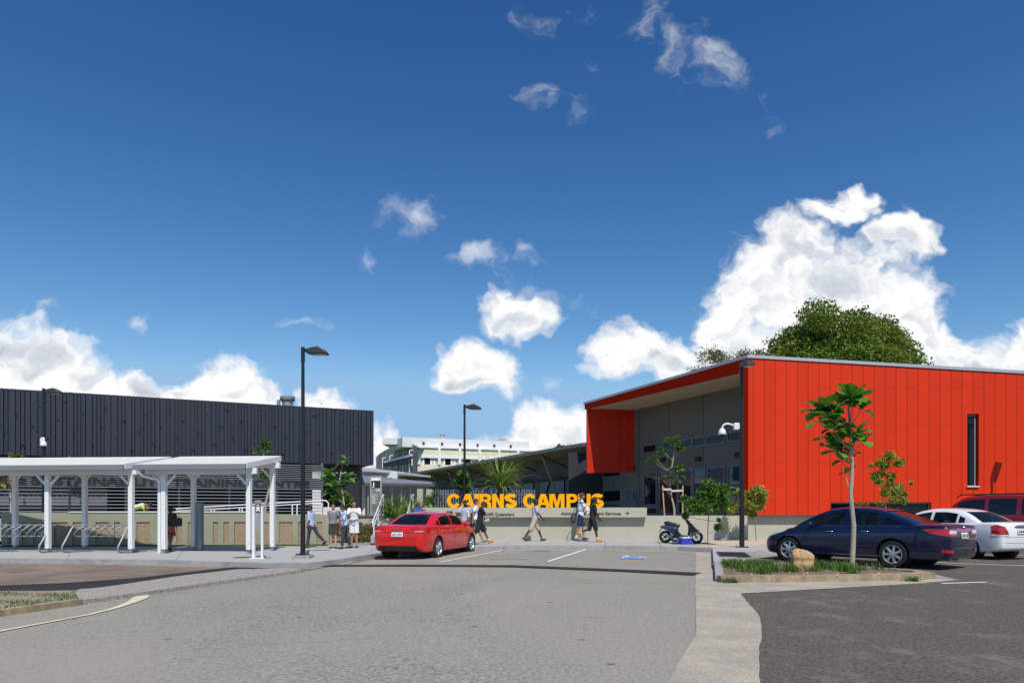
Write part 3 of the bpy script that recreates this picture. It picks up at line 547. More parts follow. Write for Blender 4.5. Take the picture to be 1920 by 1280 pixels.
def letter_mesh(ch, w_, h, d=.09):
    """heavy sign-writer's capitals, from outlines, each a single extruded shape"""
    s = .30*h; S_ = []
    def arc(cx, cy, rx, ry, a0, a1, n=18): return [(cx+rx*math.cos(R(a0+(a1-a0)*i/n)), cy+ry*math.sin(R(a0+(a1-a0)*i/n))) for i in range(n+1)]
    polys = []; t = s*.94
    if ch == 'I': polys = [[(0, 0), (w_, 0), (w_, h), (0, h)]]
    elif ch == 'N': polys = [[(0, 0), (t, 0), (t, h*.56), (w_-t, 0), (w_, 0), (w_, h), (w_-t, h), (w_-t, h*.44), (t, h), (0, h)]]
    elif ch == 'M': polys = [[(0, 0), (t*.9, 0), (t*.9, h*.66), (w_*.5-.32*t, 0), (w_*.5+.32*t, 0), (w_-t*.9, h*.66), (w_-t*.9, 0), (w_, 0), (w_, h), (w_-t*1.35, h), (w_*.5, h*.36), (t*1.35, h), (0, h)]]
    elif ch == 'U':
        r = w_/2; polys = [[(0, h)]+arc(r, r*.92, r, r*.92, 180, 360)+[(w_, h), (w_-t, h)]+arc(r, r*.92, r-t, (r-t)*.9, 360, 180)+[(t, h)]]
    elif ch == 'C':
        cx, cy = w_*.52, h/2; polys = [arc(cx, cy, w_*.52, h*.515, 33, 327, 30)+[(cx+w_*.20, cy-h*.13)]+arc(cx, cy, w_*.52-t, h*.515-t*.82, 325, 35, 24)[1:-1]+[(cx+w_*.20, cy+h*.13)]]
    elif ch == 'A': polys = [[(0, 0), (t*1.02, 0), (w_*.355, h*.20), (w_*.645, h*.20), (w_-t*1.02, 0), (w_, 0), (w_*.5+t*.62, h), (w_*.5-t*.62, h)]]; hole = [(w_*.415, h*.385), (w_*.585, h*.385), (w_*.5, h*.70)]
    elif ch == 'P': polys = [[(0, 0), (t, 0), (t, h*.36), (w_*.55, h*.36)]+arc(w_*.62, h*.68, w_*.38, h*.32, -90, 90)+[(0, h)]]; hole = [(t, h*.57)]+arc(w_*.60, h*.68, w_*.38-t*.82, h*.11, -90, 90, 10)+[(t, h*.79)]
    elif ch == 'R': polys = [[(0, 0), (t, 0), (t, h*.38), (w_*.46, h*.38), (w_*.66, h*.33), (w_*.70, 0), (w_*1.0, 0), (w_*.98, h*.30), (w_*.84, h*.45)]+arc(w_*.62, h*.715, w_*.37, h*.285, -62, 90)+[(0, h)]]; hole = [(t, h*.58)]+arc(w_*.58, h*.69, w_*.38-t*.82, h*.10, -90, 90, 10)+[(t, h*.79)]
    elif ch == 'S':
        # spine of the S as a thick stroke
        sp = arc(w_*.50, h*.725, w_*.365, h*.165, 18, 268, 16)+arc(w_*.50, h*.285, w_*.365, h*.172, 84, -162, 16)
        l, r_ = [], []
        for i, p in enumerate(sp):
            a = Vector(sp[max(i-1, 0)]); b2 = Vector(sp[min(i+1, len(sp)-1)]); dd = (b2-a).normalized(); n = Vector((-dd.y, dd.x))*t*.47; l.append(Vector(p)+n); r_.append(Vector(p)-n)
        polys = [[tuple(v) for v in l+r_[::-1]]]
    mb = MB(); out = polys[0]
    loops = [out]+([hole] if ch in 'APR' else [])
    vs = [Vector(p) for lp in loops for p in lp]; ed = []; k = 0
    for lp in loops: n = len(lp); ed += [(k+i, k+(i+1) % n) for i in range(n)]; k += n
    rv, re, rf_, _, _, _ = delaunay_2d_cdt(vs, ed, [], 2 if len(loops) > 1 else 1, 1e-5)
    if len(loops) > 1:     # drop triangles inside the counter
        def inside(p, lp):
            c_ = False; n = len(lp)
            for i in range(n):
                (xa, ya), (xb, yb) = lp[i], lp[(i+1) % n]
                if (ya > p[1]) != (yb > p[1]) and p[0] < (xb-xa)*(p[1]-ya)/(yb-ya)+xa: c_ = not c_
            return c_
        rf_ = [f for f in rf_ if not inside((sum(rv[i].x for i in f)/len(f), sum(rv[i].y for i in f)/len(f)), hole) and inside((sum(rv[i].x for i in f)/len(f), sum(rv[i].y for i in f)/len(f)), out)]
    n = len(rv); V = [(p.x, -d/2, p.y) for p in rv]+[(p.x, d/2, p.y) for p in rv]; Fc = [tuple(f) for f in rf_]+[tuple(n+i for i in f[::-1]) for f in rf_]
    cnt = {}
    for f in rf_:
        for i in range(len(f)): e_ = (f[i], f[(i+1) % len(f)]); cnt[e_] = 1
    for a, b2 in cnt:
        if (b2, a) not in cnt: Fc.append((b2, a, n+a, n+b2))
    mb.add(V, Fc); return mb
for ch, xa, xb in wd1:
    p0, p1 = W(xa, 0, YW).x, W(xb, 0, YW).x; l = letter_mesh(ch, p1-p0, .565); o = obj('letter', l, m_yel, sw); o.location = (p0, -.02, 1.488)
m_ink = M('black_lettering', (.012, .012, .014), .6)
yt = -.168
def wt(txt, xa, xb, yb, hpx, **k): return place_text(sw, txt, W(xa, 0, YW-.17).x, W(xb, 0, YW-.17).x, EYE+(HY-yb)/F*(YW-.17), hpx/F*YW, yt, m_ink, **k)
wt('TAFE', 853, 874, 967.6, 7.2, bold=.03); wt('TAFE Queensland', 908, 964, 966.5, 6.4, bold=.014); wt('Admissions & Student Services', 1051.5, 1164.5, 965, 6.2, bold=.014)
lg = MB(); a = EYE+(HY-969)/F*YW; xl, xr = W(838, 0, YW).x, W(849, 0, YW).x; lg.box(((xl+xr)/2, yt+.004, a+.125), (xr-xl, .012, .25)); obj('logo_square', lg, m_ink, sw)
lg = MB(); m_ = (xl+xr)/2
lg.prism([(xl+.02, 0, a+.02), (m_-.015, 0, a+.20), (m_+.02, 0, a+.20), (xr-.015, 0, a+.02), (xr-.05, 0, a+.02), (m_, 0, a+.145), (xl+.055, 0, a+.02)], (0, -.008, 0)); o = obj('logo_mark', lg, m_wall, sw); o.location.y = yt-.003
lg = MB(); lg.lathe([(.118, 0), (.118, .012)], (W(902.5, 0, YW).x, yt+.008, EYE+(HY-963.5)/F*YW), (0, -1, 0), 24); obj('logo_disc', lg, m_ink, sw)
ar = MB(); ax, az = W(1171, 0, YW).x, EYE+(HY-961.4)/F*YW
ar.box((ax+.07, yt, az), (.15, .012, .018)); ar.box((ax+.115, yt-.002, az+.03), (.10, .012, .018), rot=Matrix.Rotation(R(45), 3, 'Y')); ar.box((ax+.115, yt-.004, az-.03), (.10, .012, .018), rot=Matrix.Rotation(R(-45), 3, 'Y')); obj('arrow', ar, m_ink, sw)
# garden behind the low wall
struct('garden_bed', sheet([(-3.6, 28.65), (9.9, 28.65), (9.6, 31), (8.3, 42), (-3.5, 44)], 1.06, .9), m_soil)
struct('terrace', sheet([(-45, 28.2), (-7.5, 28.2), (-7.5, 29.2), (-3.7, 29.2), (-3.7, 60), (-60, 60)], 1.06+.14, .9), m_conc)
# ------------------------------------------------------------------ black ribbed building at the left
bb = thing('black_building', 'dark charcoal ribbed metal building floating over silver louvres', 'building', W(350, 955, 34)-Vector((0, 0, EYE-.14)))
ob = bb.location.copy()
u1 = Vector((2.2, 1, 0)).normalized(); n1 = Vector((u1.y, -u1.x, 0)); E = Vector((W(700, 0, 38).x, 38, 0))      # right end, running left
rng = random.Random(11)
rib = []; s = 0; Lb = 24.0
while s < Lb:
    wd_ = rng.choice([.08, .10, .12, .16, .22, .10]); dp = rng.choice([.05, .07, .07]); rib += [(s, dp), (s+wd_, dp), (s+wd_+.012, -.03), (s+wd_+.05, -.03)]; s += wd_+.062
zlo, zhi = 3.88, 6.90
V = []; Fc = []
for (s_, d_) in rib:
    p = E-u1*s_+n1*d_-ob; V += [p+Vector((0, 0, zlo)), p+Vector((0, 0, zhi)), p+Vector((0, 0, zhi))-n1*(d_+.25), p+Vector((0, 0, zlo))-n1*(d_+.25)]
for i in range(len(rib)-1): k = i*4; Fc += [(k, k+4, k+5, k+1), (k+1, k+5, k+6, k+2), (k+3, k+7, k+4, k)]
Fc += [(0, 1, 2, 3)]
rb_ = MB(); rb_.add(V, Fc); m_rib = M('ribbed_metal', (.022, .027, .041), .5, .1, var=.14, scale=3, stretch=(6, 6, .5))
obj('ribbed_cladding', rb_, m_rib, bb)
sl_ = MB(); sl_.prism([E-ob+Vector((0, 0, zlo+.02))-n1*.1, E-u1*Lb-ob+Vector((0, 0, zlo+.02))-n1*.1, E-u1*Lb-ob-n1*9+Vector((0, 0, zlo+.02)), E-ob-n1*9+Vector((0, 0, zlo+.02))], (0, 0, zhi-zlo-.25)); obj('upper_storey', sl_, m_black, bb)
for i in range(62):
    nm = MB()
    s_ = .6+i*.33+rng.uniform(-.1, .1); z_ = zlo+.35+((i*.618) % 1)*2.3
    nm.box(E-u1*s_+n1*.057-ob+Vector((0, 0, z_)), (rng.choice([.08, .12, .20]), .03, .07), rz=math.atan2(u1.y, u1.x)); obj('slot', nm, M('void', (.004, .004, .005), .9), bb)
cl = MB(); a = W(664, 0, 38.5); cl.box(a-ob-Vector((0, 0, a.z))+Vector((0, 0, 2.4)), (.75, .7, 3.0)); obj('column', cl, m_black, bb, bevel=.02)
# louvre screen set back under the box
m_lv = M('louvre_blade', (.27, .285, .31), .5, .3, var=.05); m_post = M('louvre_post', (.15, .165, .20), .5, .3)
lo = MB(); E2 = Vector((W(606, 0, 36.6).x, 36.6, 0)); Ls = 19.0; az1 = math.atan2(u1.y, u1.x)
z = 1.15
while z < 3.75: lo.box(E2-u1*(Ls/2)-ob+Vector((0, 0, z)), (Ls, .07, .016), rot=Matrix.Rotation(az1, 3, 'Z')@Matrix.Rotation(R(20), 3, 'X')); z += .165 if z < 2.35 else .098
obj('louvres', lo, m_lv, bb)
for i in range(9): obj('louvre_post', MB().box(E2-u1*(i*2.3+.05)-n1*.1-ob+Vector((0, 0, 2.45)), (.09, .09, 2.9), rz=az1), m_post, bb)
gp = MB(); gp.box(E2-u1*(Ls/2)-n1*.13-ob+Vector((0, 0, 2.77)), (Ls, .015, .62), rz=az1); obj('sign_backing', gp, M('smoky_panel', (.16, .17, .19), .4, .2), bb)
tx = textmesh('TRADE & SUSTAINABILITY TRAINING CENTRE', .42, .02, .035, width=15.6); t = obj('lettering', tx, M('grey_lettering', (.008, .009, .011), .6), bb); t.rotation_euler = (0, 0, az1); t.location = E2-u1*16.3+n1*.05-ob+Vector((0, 0, 2.56))
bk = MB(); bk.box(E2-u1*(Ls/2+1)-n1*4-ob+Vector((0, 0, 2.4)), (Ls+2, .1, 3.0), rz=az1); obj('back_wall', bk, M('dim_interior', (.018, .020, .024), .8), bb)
bk = MB(); bk.box(E2-u1*13.2-n1*1.6-ob+Vector((0, 0, 1.95)), (6.0, .05, 1.6), rz=az1); obj('grey_panel', bk, M('grey_panel', (.12, .125, .145), .7), bb)
cw = thing('roof_cowl', 'round zinc exhaust cowl on top of the black ribbed building', 'cowl', W(539, 0, 37.5).to_2d().to_3d()+Vector((0, 0, 6.95)))
k = MB(); k.cyl((0, 0, 0), (0, 0, .45), .3, n=20); obj('flue', MB().cyl((-.55, .2, 0), (-.55, .2, .5), .1), M('zinc_duct', (.33, .34, .34), .5, .5), cw, smooth=40); obj('duct', k, M('zinc_duct', (.33, .34, .34), .5, .5), cw, smooth=40)
k = MB(); k.lathe([(.38, .42), (.40, .45), (.40, .62), (.36, .66), (.05, .70)], n=20); obj('hood', k, M('zinc_duct', (.3, .3, .3)), cw, smooth=40)
# ------------------------------------------------------------------ olive wall with pebble niches at the left, ramp rail
m_peb = M('pebble_niche', (.34, .255, .165), .95, var=.45, scale=26, bump=.7, bscale=30, col2=(.22, .165, .11))
lw0 = P(2, 1023.8, .14); lw1 = P(617, 1021.8, .14)
nw_ = thing('niche_wall', 'low olive rendered wall with a row of pebble filled niches', 'wall', (lw0.x, lw0.y, -.06)); ul = (lw1-lw0); ul.z = 0; LL = ul.length; ul.normalize(); nw_.rotation_euler.z = math.atan2(ul.y, ul.x)
def lx(pxx):       # distance along the wall of a photo column
    t = (pxx-HX)/F; return (t*lw0.y-lw0.x)/(ul.x-t*ul.y)
ztop = W(0, 960.5, lw0.y).z+.06; niches = [(16, 24), (41, 52), (62, 72), (102, 127), (136, 162), (179, 204), (214, 225), (256, 281), (331, 341), (352, 364), (399, 409), (419, 429), (439, 462), (494, 504), (523, 549), (559, 569), (594, 604)]
cells = []; xprev = 0; zN = .96
for a, b_ in niches: cells.append((lx(a), lx(b_)))
wl = MB(); cur = 0
zfull = ztop; xstep = lx(494)
for a, b_ in cells+[(LL, LL)]:
    ztop = zfull if cur < xstep-.3 else zfull-.09
    if a > cur: wl.box(((cur+a)/2, .12, ztop/2-.1), (a-cur, .24, ztop+.2))
    if b_ > a: wl.box(((a+b_)/2, .12, (zN+ztop)/2), (b_-a, .24, ztop-zN)); wl.box(((a+b_)/2, .12, .0), (b_-a, .24, .16)); wl.box(((a+b_)/2, .20, .5), (b_-a, .08, .9))
    cur = b_
obj('wall', wl, M('olive_render', (.30, .30, .215), .9, var=.04, scale=1.4, bump=.05, col2=(.27, .27, .19)), nw_)
for a, b_ in cells: obj('pebble_panel', MB().box(((a+b_)/2, .10, .52), (b_-a-.02, .12, .88)), m_peb, nw_)
ztop = zfull; cp_ = MB(); ca, cb = lx(128), lx(494); cp_.box(((ca+cb)/2, .12, ztop+.02), (cb-ca, .30, .045)); obj('coping', cp_, M('white_coping', (.62, .62, .58), .7), nw_)
struct('grass_base', strip([lw0-Vector((1, .25, 0)), lw1-Vector((0, .25, 0))], .5, .15), M('lawn_soil', (.07, .09, .03), .95, var=.3, scale=12))
m_wmetal = M('white_metal', (.78, .78, .79), .4, .1, var=.02)
hr = thing('ramp_handrail', 'white tubular handrail climbing the ramp behind the niche wall', 'handrail', (0, 0, 0))
def rp(a, b_, Y): p = W(a, b_, Y); return p
YR = 29.2; tp = [rp(330, 953.5, YR), rp(400, 949, YR), rp(520, 942.3, YR), rp(606, 937.6, YR), rp(612, 938.5, YR), rp(616, 943, YR), rp(614.5, 965, YR)]
k = MB(); k.tube(tp, .026, 8); obj('top_rail', k, m_wmetal, hr, smooth=60)
k = MB(); k.tube([rp(330, 957.5, YR), rp(400, 954.5, YR), rp(520, 947, YR), rp(600, 942.5, YR), rp(605, 944, YR), rp(604, 948, YR)], .02, 8); obj('mid_rail', k, m_wmetal, hr, smooth=60)
for a, b_ in ((396, 956), (402, 955.5), (449, 952), (454, 952), (548, 946), (557, 945), (603, 945)):
    k = MB(); p = rp(a, b_, YR); k.cyl(p, (p.x, p.y, 1.15), .028, n=8); obj('post', k, m_wmetal, hr, smooth=40)
# ------------------------------------------------------------------ planter, steps, handrails and the pylon
m_edge = M('edging_concrete', (.30, .30, .30), .85, var=.08, scale=5)
pe = [Vector((W(619, 0, 27.8).x, 27.8, 0)), Vector((W(676, 0, 27.4).x, 27.4, 0)), Vector((W(707, 0, 28.2).x, 28.2, 0))]
struct('planter_edging', strip([p.to_2d() for p in pe], .16, .26, .25), m_edge)
sx0, sx1 = W(710, 0, 28.4).x, W(800, 0, 28.4).x
st = thing('entrance_steps', 'flight of pale concrete steps behind the red car', 'steps', (sx0, 27.9, .1))
for i in range(6):
    k = MB(); k.box(((sx1-sx0)/2, .31*i+.5, .155*(i+.5)), (sx1-sx0, 1.0, .155)); obj('step', k, M('step_concrete', (.40, .40, .385), .85, var=.06), st, bevel=.008)
    k = MB(); k.box(((sx1-sx0)/2, .31*i+.02, .155*(i+1)-.02), (sx1-sx0-.01, .05, .046)); obj('nosing', k, M('step_nosing', (.16, .165, .16), .8), st)
sg = thing('stair_side_wall', 'sloping grey concrete stringer beside the steps', 'wall', (sx0-.15, 27.6, .1)); k = MB()
k.prism([(0, -.1, -.05), (0, -.1, .18), (0, 2.3, 1.10), (0, 3.4, 1.10), (0, 3.4, -.05)], (.15, 0, 0)); obj('stringer', k, m_edge, sg); k = MB(); k.box((-1.1, 2.62, .5), (2.2, .15, 1.12)); obj('planter_back', k, m_edge, sg)
gs = MB(); nsl = 14
ps = [pe[0]+Vector((0, .1, .12)), pe[1]+Vector((0, .1, .12)), Vector((sx0-.16, 28.1, .2)), Vector((lw1.x-.1, 30.1, 1.0)), Vector((sx0-1.2, 30.1, 1.02)), Vector((sx0-.16, 30.1, 1.02))]
struct('planter_soil', MB().add(ps, [(0, 1, 4, 3), (1, 2, 5, 4)]), m_soil)
def stair_rail(x, lbl):
    t = thing('stair_handrail', lbl, 'handrail', (x, 27.8, .1)); a = Vector((0, 0, .92)); b_ = Vector((0, 2.0, 1.95))
    k = MB(); k.tube([(0, -.18, .62), (0, -.26, .78), (0, -.16, .90), a, b_, b_+Vector((0, .35, 0))], .03, 8); obj('top_rail', k, m_wmetal, t, smooth=60)
    k = MB(); k.tube([(0, 0, .68), (0, 2.0, 1.72), (0, 2.35, 1.72)], .024, 8); obj('mid_rail', k, m_wmetal, t, smooth=60)
    for yy_, z0, z1 in ((0, .05, .92), (.9, .3, 1.38), (2.0, .9, 1.95)): k = MB(); k.cyl((0, yy_, z0), (0, yy_, z1), .028, n=8); obj('post', k, m_wmetal, t, smooth=40)
    return t
stair_rail(sx0-.08, 'white handrail up the left edge of the steps, beside the planter'); stair_rail(W(762, 0, 28).x, 'white handrail in the middle of the steps, in front of the spiky plants')
py_ = thing('directory_pylon', 'tall grey directory pylon topped with a white J on black', 'sign', W(705, 0, 30.3).to_2d().to_3d()+Vector((0, 0, 1.0)))
zl = lambda y_: EYE+(HY-y_)/F*30.3-1.0
k = MB(); k.box((0, .05, zl(894)/2), (.40, .08, zl(894)-.06)); obj('panel', k, M('pylon_grey', (.19, .21, .19), .55, var=.04), py_)
k = MB()
for s in (-1, 1): k.box((s*.225, .04, zl(893)/2), (.05, .14, zl(893)))
k.box((0, .04, zl(893)+.012), (.5, .14, .03)); obj('frame', k, M('pylon_frame', (.42, .43, .41), .5, .2), py_)
k = MB(); k.box((0, -.003, zl(897.8)), (.398, .02, .13)); obj('white_panel', k, M('sign_white', (.82, .82, .8), .5), py_)
k = MB(); k.box((0, -.003, (zl(901)+zl(913))/2), (.398, .02, zl(901)-zl(913))); obj('black_panel', k, m_ink, py_)
o = obj('lettering', textmesh('J', .19, .012, .05), M('sign_white', (.8, .8, .8)), py_); o.location = (-.155, -.018, zl(911.5))
k = MB(); rng = random.Random(3)
for i, y_ in enumerate([916.5, 918.3, 920.2, 927, 930.5, 932.2, 934, 935.8, 937.6, 939.4, 941.2, 943]):
    l = rng.uniform(.10, .30); xx = .18-l/2 if i < 3 else -.17+l/2; k.box((xx, .008, zl(y_)), (l, .006, .018))
obj('small_print', k, M('sign_white', (.8, .8, .8)), py_)
class Plane:
    """vertical plane through A along direction u: finds the world point seen at a photo pixel"""
    def __init__(s, A, u): s.A = Vector(A); s.u = Vector(u).normalized(); s.n = Vector((s.u.y, -s.u.x, 0)); s.az = math.atan2(s.u.y, s.u.x)
    def s_(s, pxx): t = (pxx-HX)/F; return (t*s.A.y-s.A.x)/(s.u.x-t*s.u.y)
    def at(s, pxx, pyy): p = s.A+s.u*s.s_(pxx); return Vector((p.x, p.y, EYE+(HY-pyy)/F*p.y))
    def rect(s, mb, x0, x1, y0, y1, d=.1, out=0.0, org=Vector((0, 0, 0)), xm=None):
        """box on the plane, heights read at column xm"""
        xm = xm or (x0+x1)/2; a, b = s.at(x0, y0), s.at(x1, y0); z0, z1 = s.at(xm, y1).z, s.at(xm, y0).z
        c = (a+b)/2+s.n*(out+d/2); c.z = (z0+z1)/2; mb.box(c-org, ((b-a).length, d, z1-z0), rz=s.az)
# ------------------------------------------------------------------ pale campus block far behind
m_white = M('white_sheeting', (.66, .66, .65), .6, var=.05, scale=.6, col2=(.60, .61, .62)); m_creamb = M('cream_render', (.72, .66, .50), .8, var=.04, scale=.5)
m_wgrey = M('weathered_grey', (.26, .265, .26), .85, var=.3, scale=.35, stretch=(3, 3, .25), col2=(.13, .13, .13)); m_trimw = M('white_trim', (.78, .78, .76), .6, var=.03); m_greyr = M('grey_infill', (.46, .43, .35), .8, var=.08)
fa = Plane((W(743, 0, 105).x, 105, 0), (2.5, 1, 0)); bo = Vector((fa.A.x, 105, 0))
cbk = thing('campus_block', 'large pale multi storey block with curved grey end and tiny square vents', 'building', bo)
def fr_(name, mat, *rs, smooth=None):
    k = MB()
    for r in rs: fa.rect(k, *r[:4], d=r[4] if len(r) > 4 else .3, out=r[5] if len(r) > 5 else 0, org=bo)
    return obj(name, k, mat, cbk)
def fbox(z0, z1, x0, x1, d, out):                 # level courses at true heights
    k = MB(); a, b = fa.A+fa.u*fa.s_(x0), fa.A+fa.u*fa.s_(x1); c = (a+b)/2+fa.n*(out+d/2); c.z = (z0+z1)/2; k.box(c-bo, ((b-a).length, d, z1-z0), rz=fa.az); return k
Z = lambda y_, x=783: fa.at(x, y_).z
obj('penthouse', fbox(Z(837), Z(817.6, 757), 757, 997, 8, -9), m_white, cbk)
obj('roof_edge', fbox(Z(838.5), Z(836), 783, 1120, 9.1, -9), m_trimw, cbk)
obj('upper_wall', fbox(Z(852), Z(838.5), 783, 1120, 1, -1.12), m_creamb, cbk)
obj('window_head', fbox(Z(857.3), Z(851.5), 783, 1120, .5, -.56), m_trimw, cbk)
obj('window_band', fbox(Z(870), Z(857.3), 783, 1120, .6, -1.0), m_greyr, cbk)
obj('spandrel', fbox(-1, Z(870), 783, 1120, 1, -1.06), m_creamb, cbk)
ks = []
for x in (785, 823.5, 862, 899, 935.5, 971, 1006, 1040): a = fa.at(x, 900); ks.append(MB().box(Vector((a.x, a.y, (Z(838.5)+Z(870))/2))-bo+fa.n*-.1, (.42, .5, Z(838.5)-Z(870)), rz=fa.az))
for x in (795, 809.5, 815.5, 834, 848, 853.5, 873, 885.5, 891, 910, 922, 928): a = fa.at(x, 900); ks.append(MB().box(Vector((a.x, a.y, (Z(857)+Z(870))/2))-bo+fa.n*-.5, (.28, .3, Z(857)-Z(870)), rz=fa.az))
pieces('column', ks, m_trimw, cbk)
for x0, x1 in ((797, 809), (836, 847.5), (874.5, 885), (911.5, 921.5), (947, 957)):
    k = fbox(Z(869.2), Z(858), x0, x1, .3, -.66); obj('window', k, m_gl, cbk)
for x in (797, 832, 866, 899, 930.5, 961.5): a = fa.at(x, 829.5+(x-797)*.036); obj('vent', MB().box(a-bo-fa.n*.95, (.34, .2, .36), rz=fa.az), m_black, cbk)
k = MB()
for x in (823, 884, 922): a = fa.at(x, 829); k.box(Vector((a.x, a.y, (Z(837)+Z(818.5))/2))-bo-fa.n*.98, (.06, .05, Z(837)-Z(818.5)), rz=fa.az)
for x in (792, 801): a = fa.at(x, 878); k.box(a-bo, (.1, .1, .9), rz=fa.az)
obj('downpipes', k, m_trimw, cbk)
# curved end: a wall sweeping back from the left edge with an arched top
ce = MB(); pts = []
Ye = 104
for x, y_ in ((783, 838.5), (776, 833.5), (768, 831.8), (757, 831.6), (745, 833.5), (733, 838), (722, 843.5), (712, 850), (705, 857)): t = (783-x)/78; p = W(x, y_, Ye+t*22); pts.append(p)
v = []; f = []
for i, p in enumerate(pts): v += [p-bo, Vector((p.x, p.y, -1))-bo, p-bo+Vector((1.5, 6, 0)), Vector((p.x+1.5, p.y+6, -1))-bo]
for i in range(len(pts)-1): k = i*4; f += [(k, k+4, k+5, k+1), (k, k+2, k+6, k+4)]
ce.add(v, f); obj('curved_end', ce, m_wgrey, cbk)
k = MB()
for x, yt_, yb_, xr in ((768, 843.8, 893, 776.5), (755.5, 847, 893, 764), (742.5, 850.5, 880, 751), (731, 853.8, 878, 739), (717.5, 858, 877, 725)):
    t = (783-x)/78; Yp = Ye+t*22-1.6; a, b_, c = W(x, yb_, Yp), W(x, yt_, Yp), W(xr, yt_-.6, Yp); k.bar(a-bo, b_-bo, .14, .14); k.bar(b_-bo, c-bo, .14, .14); d_ = c.copy(); d_.z -= .8; k.bar(c-bo, d_-bo, .12, .12)
obj('fire_stair_frames', k, m_trimw, cbk)
k = MB()
for i in range(10): x = 722+i*5.6; t = (783-x)/78; Yp = Ye+t*22-.9; a = W(x, 872-(x-722)*.12, Yp); k.box(a-bo, (.22, .2, 1.1))
a = W(720, 866, 120); b_ = W(772, 853, 105); k.bar(a-bo, b_-bo, .2, .35); obj('balustrade', k, m_trimw, cbk)
k = MB(); a = W(719, 870, 121); b_ = W(772, 861, 106); k.bar(a-bo, b_-bo, .3, 1.1); obj('stair_recess', k, m_black, cbk)
k = MB(); k.box(W(737, 830, 112)-bo, (2.4, 6, 1.0)); obj('plant_room', k, m_white, cbk)
k = MB(); a = W(829, 815.5, 112); k.cyl(a-bo-Vector((0, 0, .6)), a-bo+Vector((0, 0, .1)), .35, n=10); k.box(a-bo+Vector((0, 0, .15)), (.95, .9, .12)); obj('rooftop_vent', k, m_greyr, cbk); k = MB(); a = W(942, 823, 116); k.box(a-bo, (1.4, 1.2, .25)); k.cyl(a-bo, a-bo+Vector((0, 0, .9)), .04, n=6); obj('rooftop_vent', k, m_greyr, cbk)
# ------------------------------------------------------------------ long low wing with dark roof and raking struts
K0 = W(1101, 835, 46.5); K1 = W(735, 896.0, 94); K1.z = K0.z = (K0.z+K1.z)/2; du = (K1-K0).normalized(); nl = Vector((-abs(du.y), -abs(du.x), 0)); Lw = (K1-K0).length
lb = thing('long_wing', 'long low teaching wing with dark roof, gutter and raking steel struts', 'building', (K0.x, K0.y, .9)); lo_ = lb.location.copy(); az2 = math.atan2(du.y, du.x)
k = MB(); k.prism([K0-lo_+nl*.15, K1-lo_+nl*.15, K1-lo_-nl*9+Vector((0, 0, .9)), K0-lo_-nl*9+Vector((0, 0, .9))], (0, 0, .22)); obj('roof', k, M('dark_roof', (.055, .055, .05), .5, .2, var=.1), lb)
k = MB(); k.bar(K0-lo_+nl*.25+Vector((0, 0, .08)), K1-lo_+nl*.25+Vector((0, 0, .08)), .2, .24); obj('gutter', k, M('dark_gutter', (.16, .155, .14), .45, .3), lb)
k = MB(); k.prism([K0-lo_-Vector((0, 0, .04)), K1-lo_-Vector((0, 0, .04)), K1-lo_-nl*2.6-Vector((0, 0, .15)), K0-lo_-nl*2.6-Vector((0, 0, .15))], (0, 0, .03)); obj('eave_soffit', k, M('tan_soffit', (.34, .28, .20), .8), lb)
def along(u_, n_, z_): return K0-lo_+du*u_-nl*n_+Vector((0, 0, z_-K0.z))
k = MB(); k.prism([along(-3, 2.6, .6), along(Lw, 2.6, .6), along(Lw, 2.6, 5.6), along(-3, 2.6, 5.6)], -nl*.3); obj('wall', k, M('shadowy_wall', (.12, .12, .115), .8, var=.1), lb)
for i in range(9):
    u_ = 2+i*5.6; k = MB(); k.box(along(u_+2.3, 2.55, 3.3), (4.2, .12, 1.0), rz=az2); obj('window', k, m_gl, lb)
    k = MB(); k.box(along(u_+2.3, 2.1, 3.9), (4.6, .8, .06), rot=Matrix.Rotation(az2, 3, 'Z')@Matrix.Rotation(R(20), 3, 'X')); obj('sunshade', k, M('blue_grey_blade', (.14, .16, .20), .5, .3), lb)
    k = MB(); k.bar(along(u_+5.3, 2.2, 1.0), along(u_+5.3, .3, K0.z-.15), .12, .12); obj('strut', k, M('strut_paint', (.30, .28, .22), .6), lb)
    k = MB(); k.bar(along(u_+5.3, 2.5, K0.z-1.0), along(u_+5.3, .2, K0.z-.12), .10, .16); obj('eave_beam', k, M('dark_gutter', (.1, .1, .1)), lb)
# ------------------------------------------------------------------ white hall and covered walkway
wh = thing('white_hall', 'small white building with a wide white fascia behind the black building', 'building', (W(690, 0, 56).x, 56, 1.1)); wo_ = wh.location.copy()
pl = Plane((W(678, 0, 52).x, 52, 0), (.9, 1, 0))
k = MB(); a, b_ = pl.at(640, 955), pl.at(745, 955); z0, z1 = 1.0, W(0, 884, 54).z; k.prism([Vector((a.x-14, a.y-4, z0))-wo_, Vector((b_.x, b_.y, z0))-wo_, Vector((b_.x, b_.y, z1))-wo_, Vector((a.x-14, a.y-4, z1))-wo_], (0, .3, 0)); obj('wall', k, m_white, wh)
k = MB(); k.prism([W(600, 866, 47)-wo_, W(757, 884.5, 56)-wo_, W(757, 888.5, 56)-wo_, W(600, 876, 47)-wo_], (1.5, 6, 0)); obj('fascia', k, m_white, wh)
for xx in (622, 640, 704, 722): k = MB(); a = pl.at(xx, 922); k.box(a-wo_-Vector((0, .45, 0)), (1.2, .1, 2.2)); obj('window', k, m_gl, wh)
wk = thing('covered_walkway', 'covered walkway with a curved silver roof on thin posts', 'walkway', (W(740, 0, 42).x, 42, 1.1)); ko = wk.location.copy()
k = MB(); prof = [(0, 0), (.0, .22), (.12, .42), (.40, .60), (.85, .72), (1.4, .76), (2.2, .70), (2.2, 0)]
A0 = W(600, 907.5, 40); A1 = W(809, 908, 46); A0.z = 2.9; A1.z = 3.05; v = []; f = []
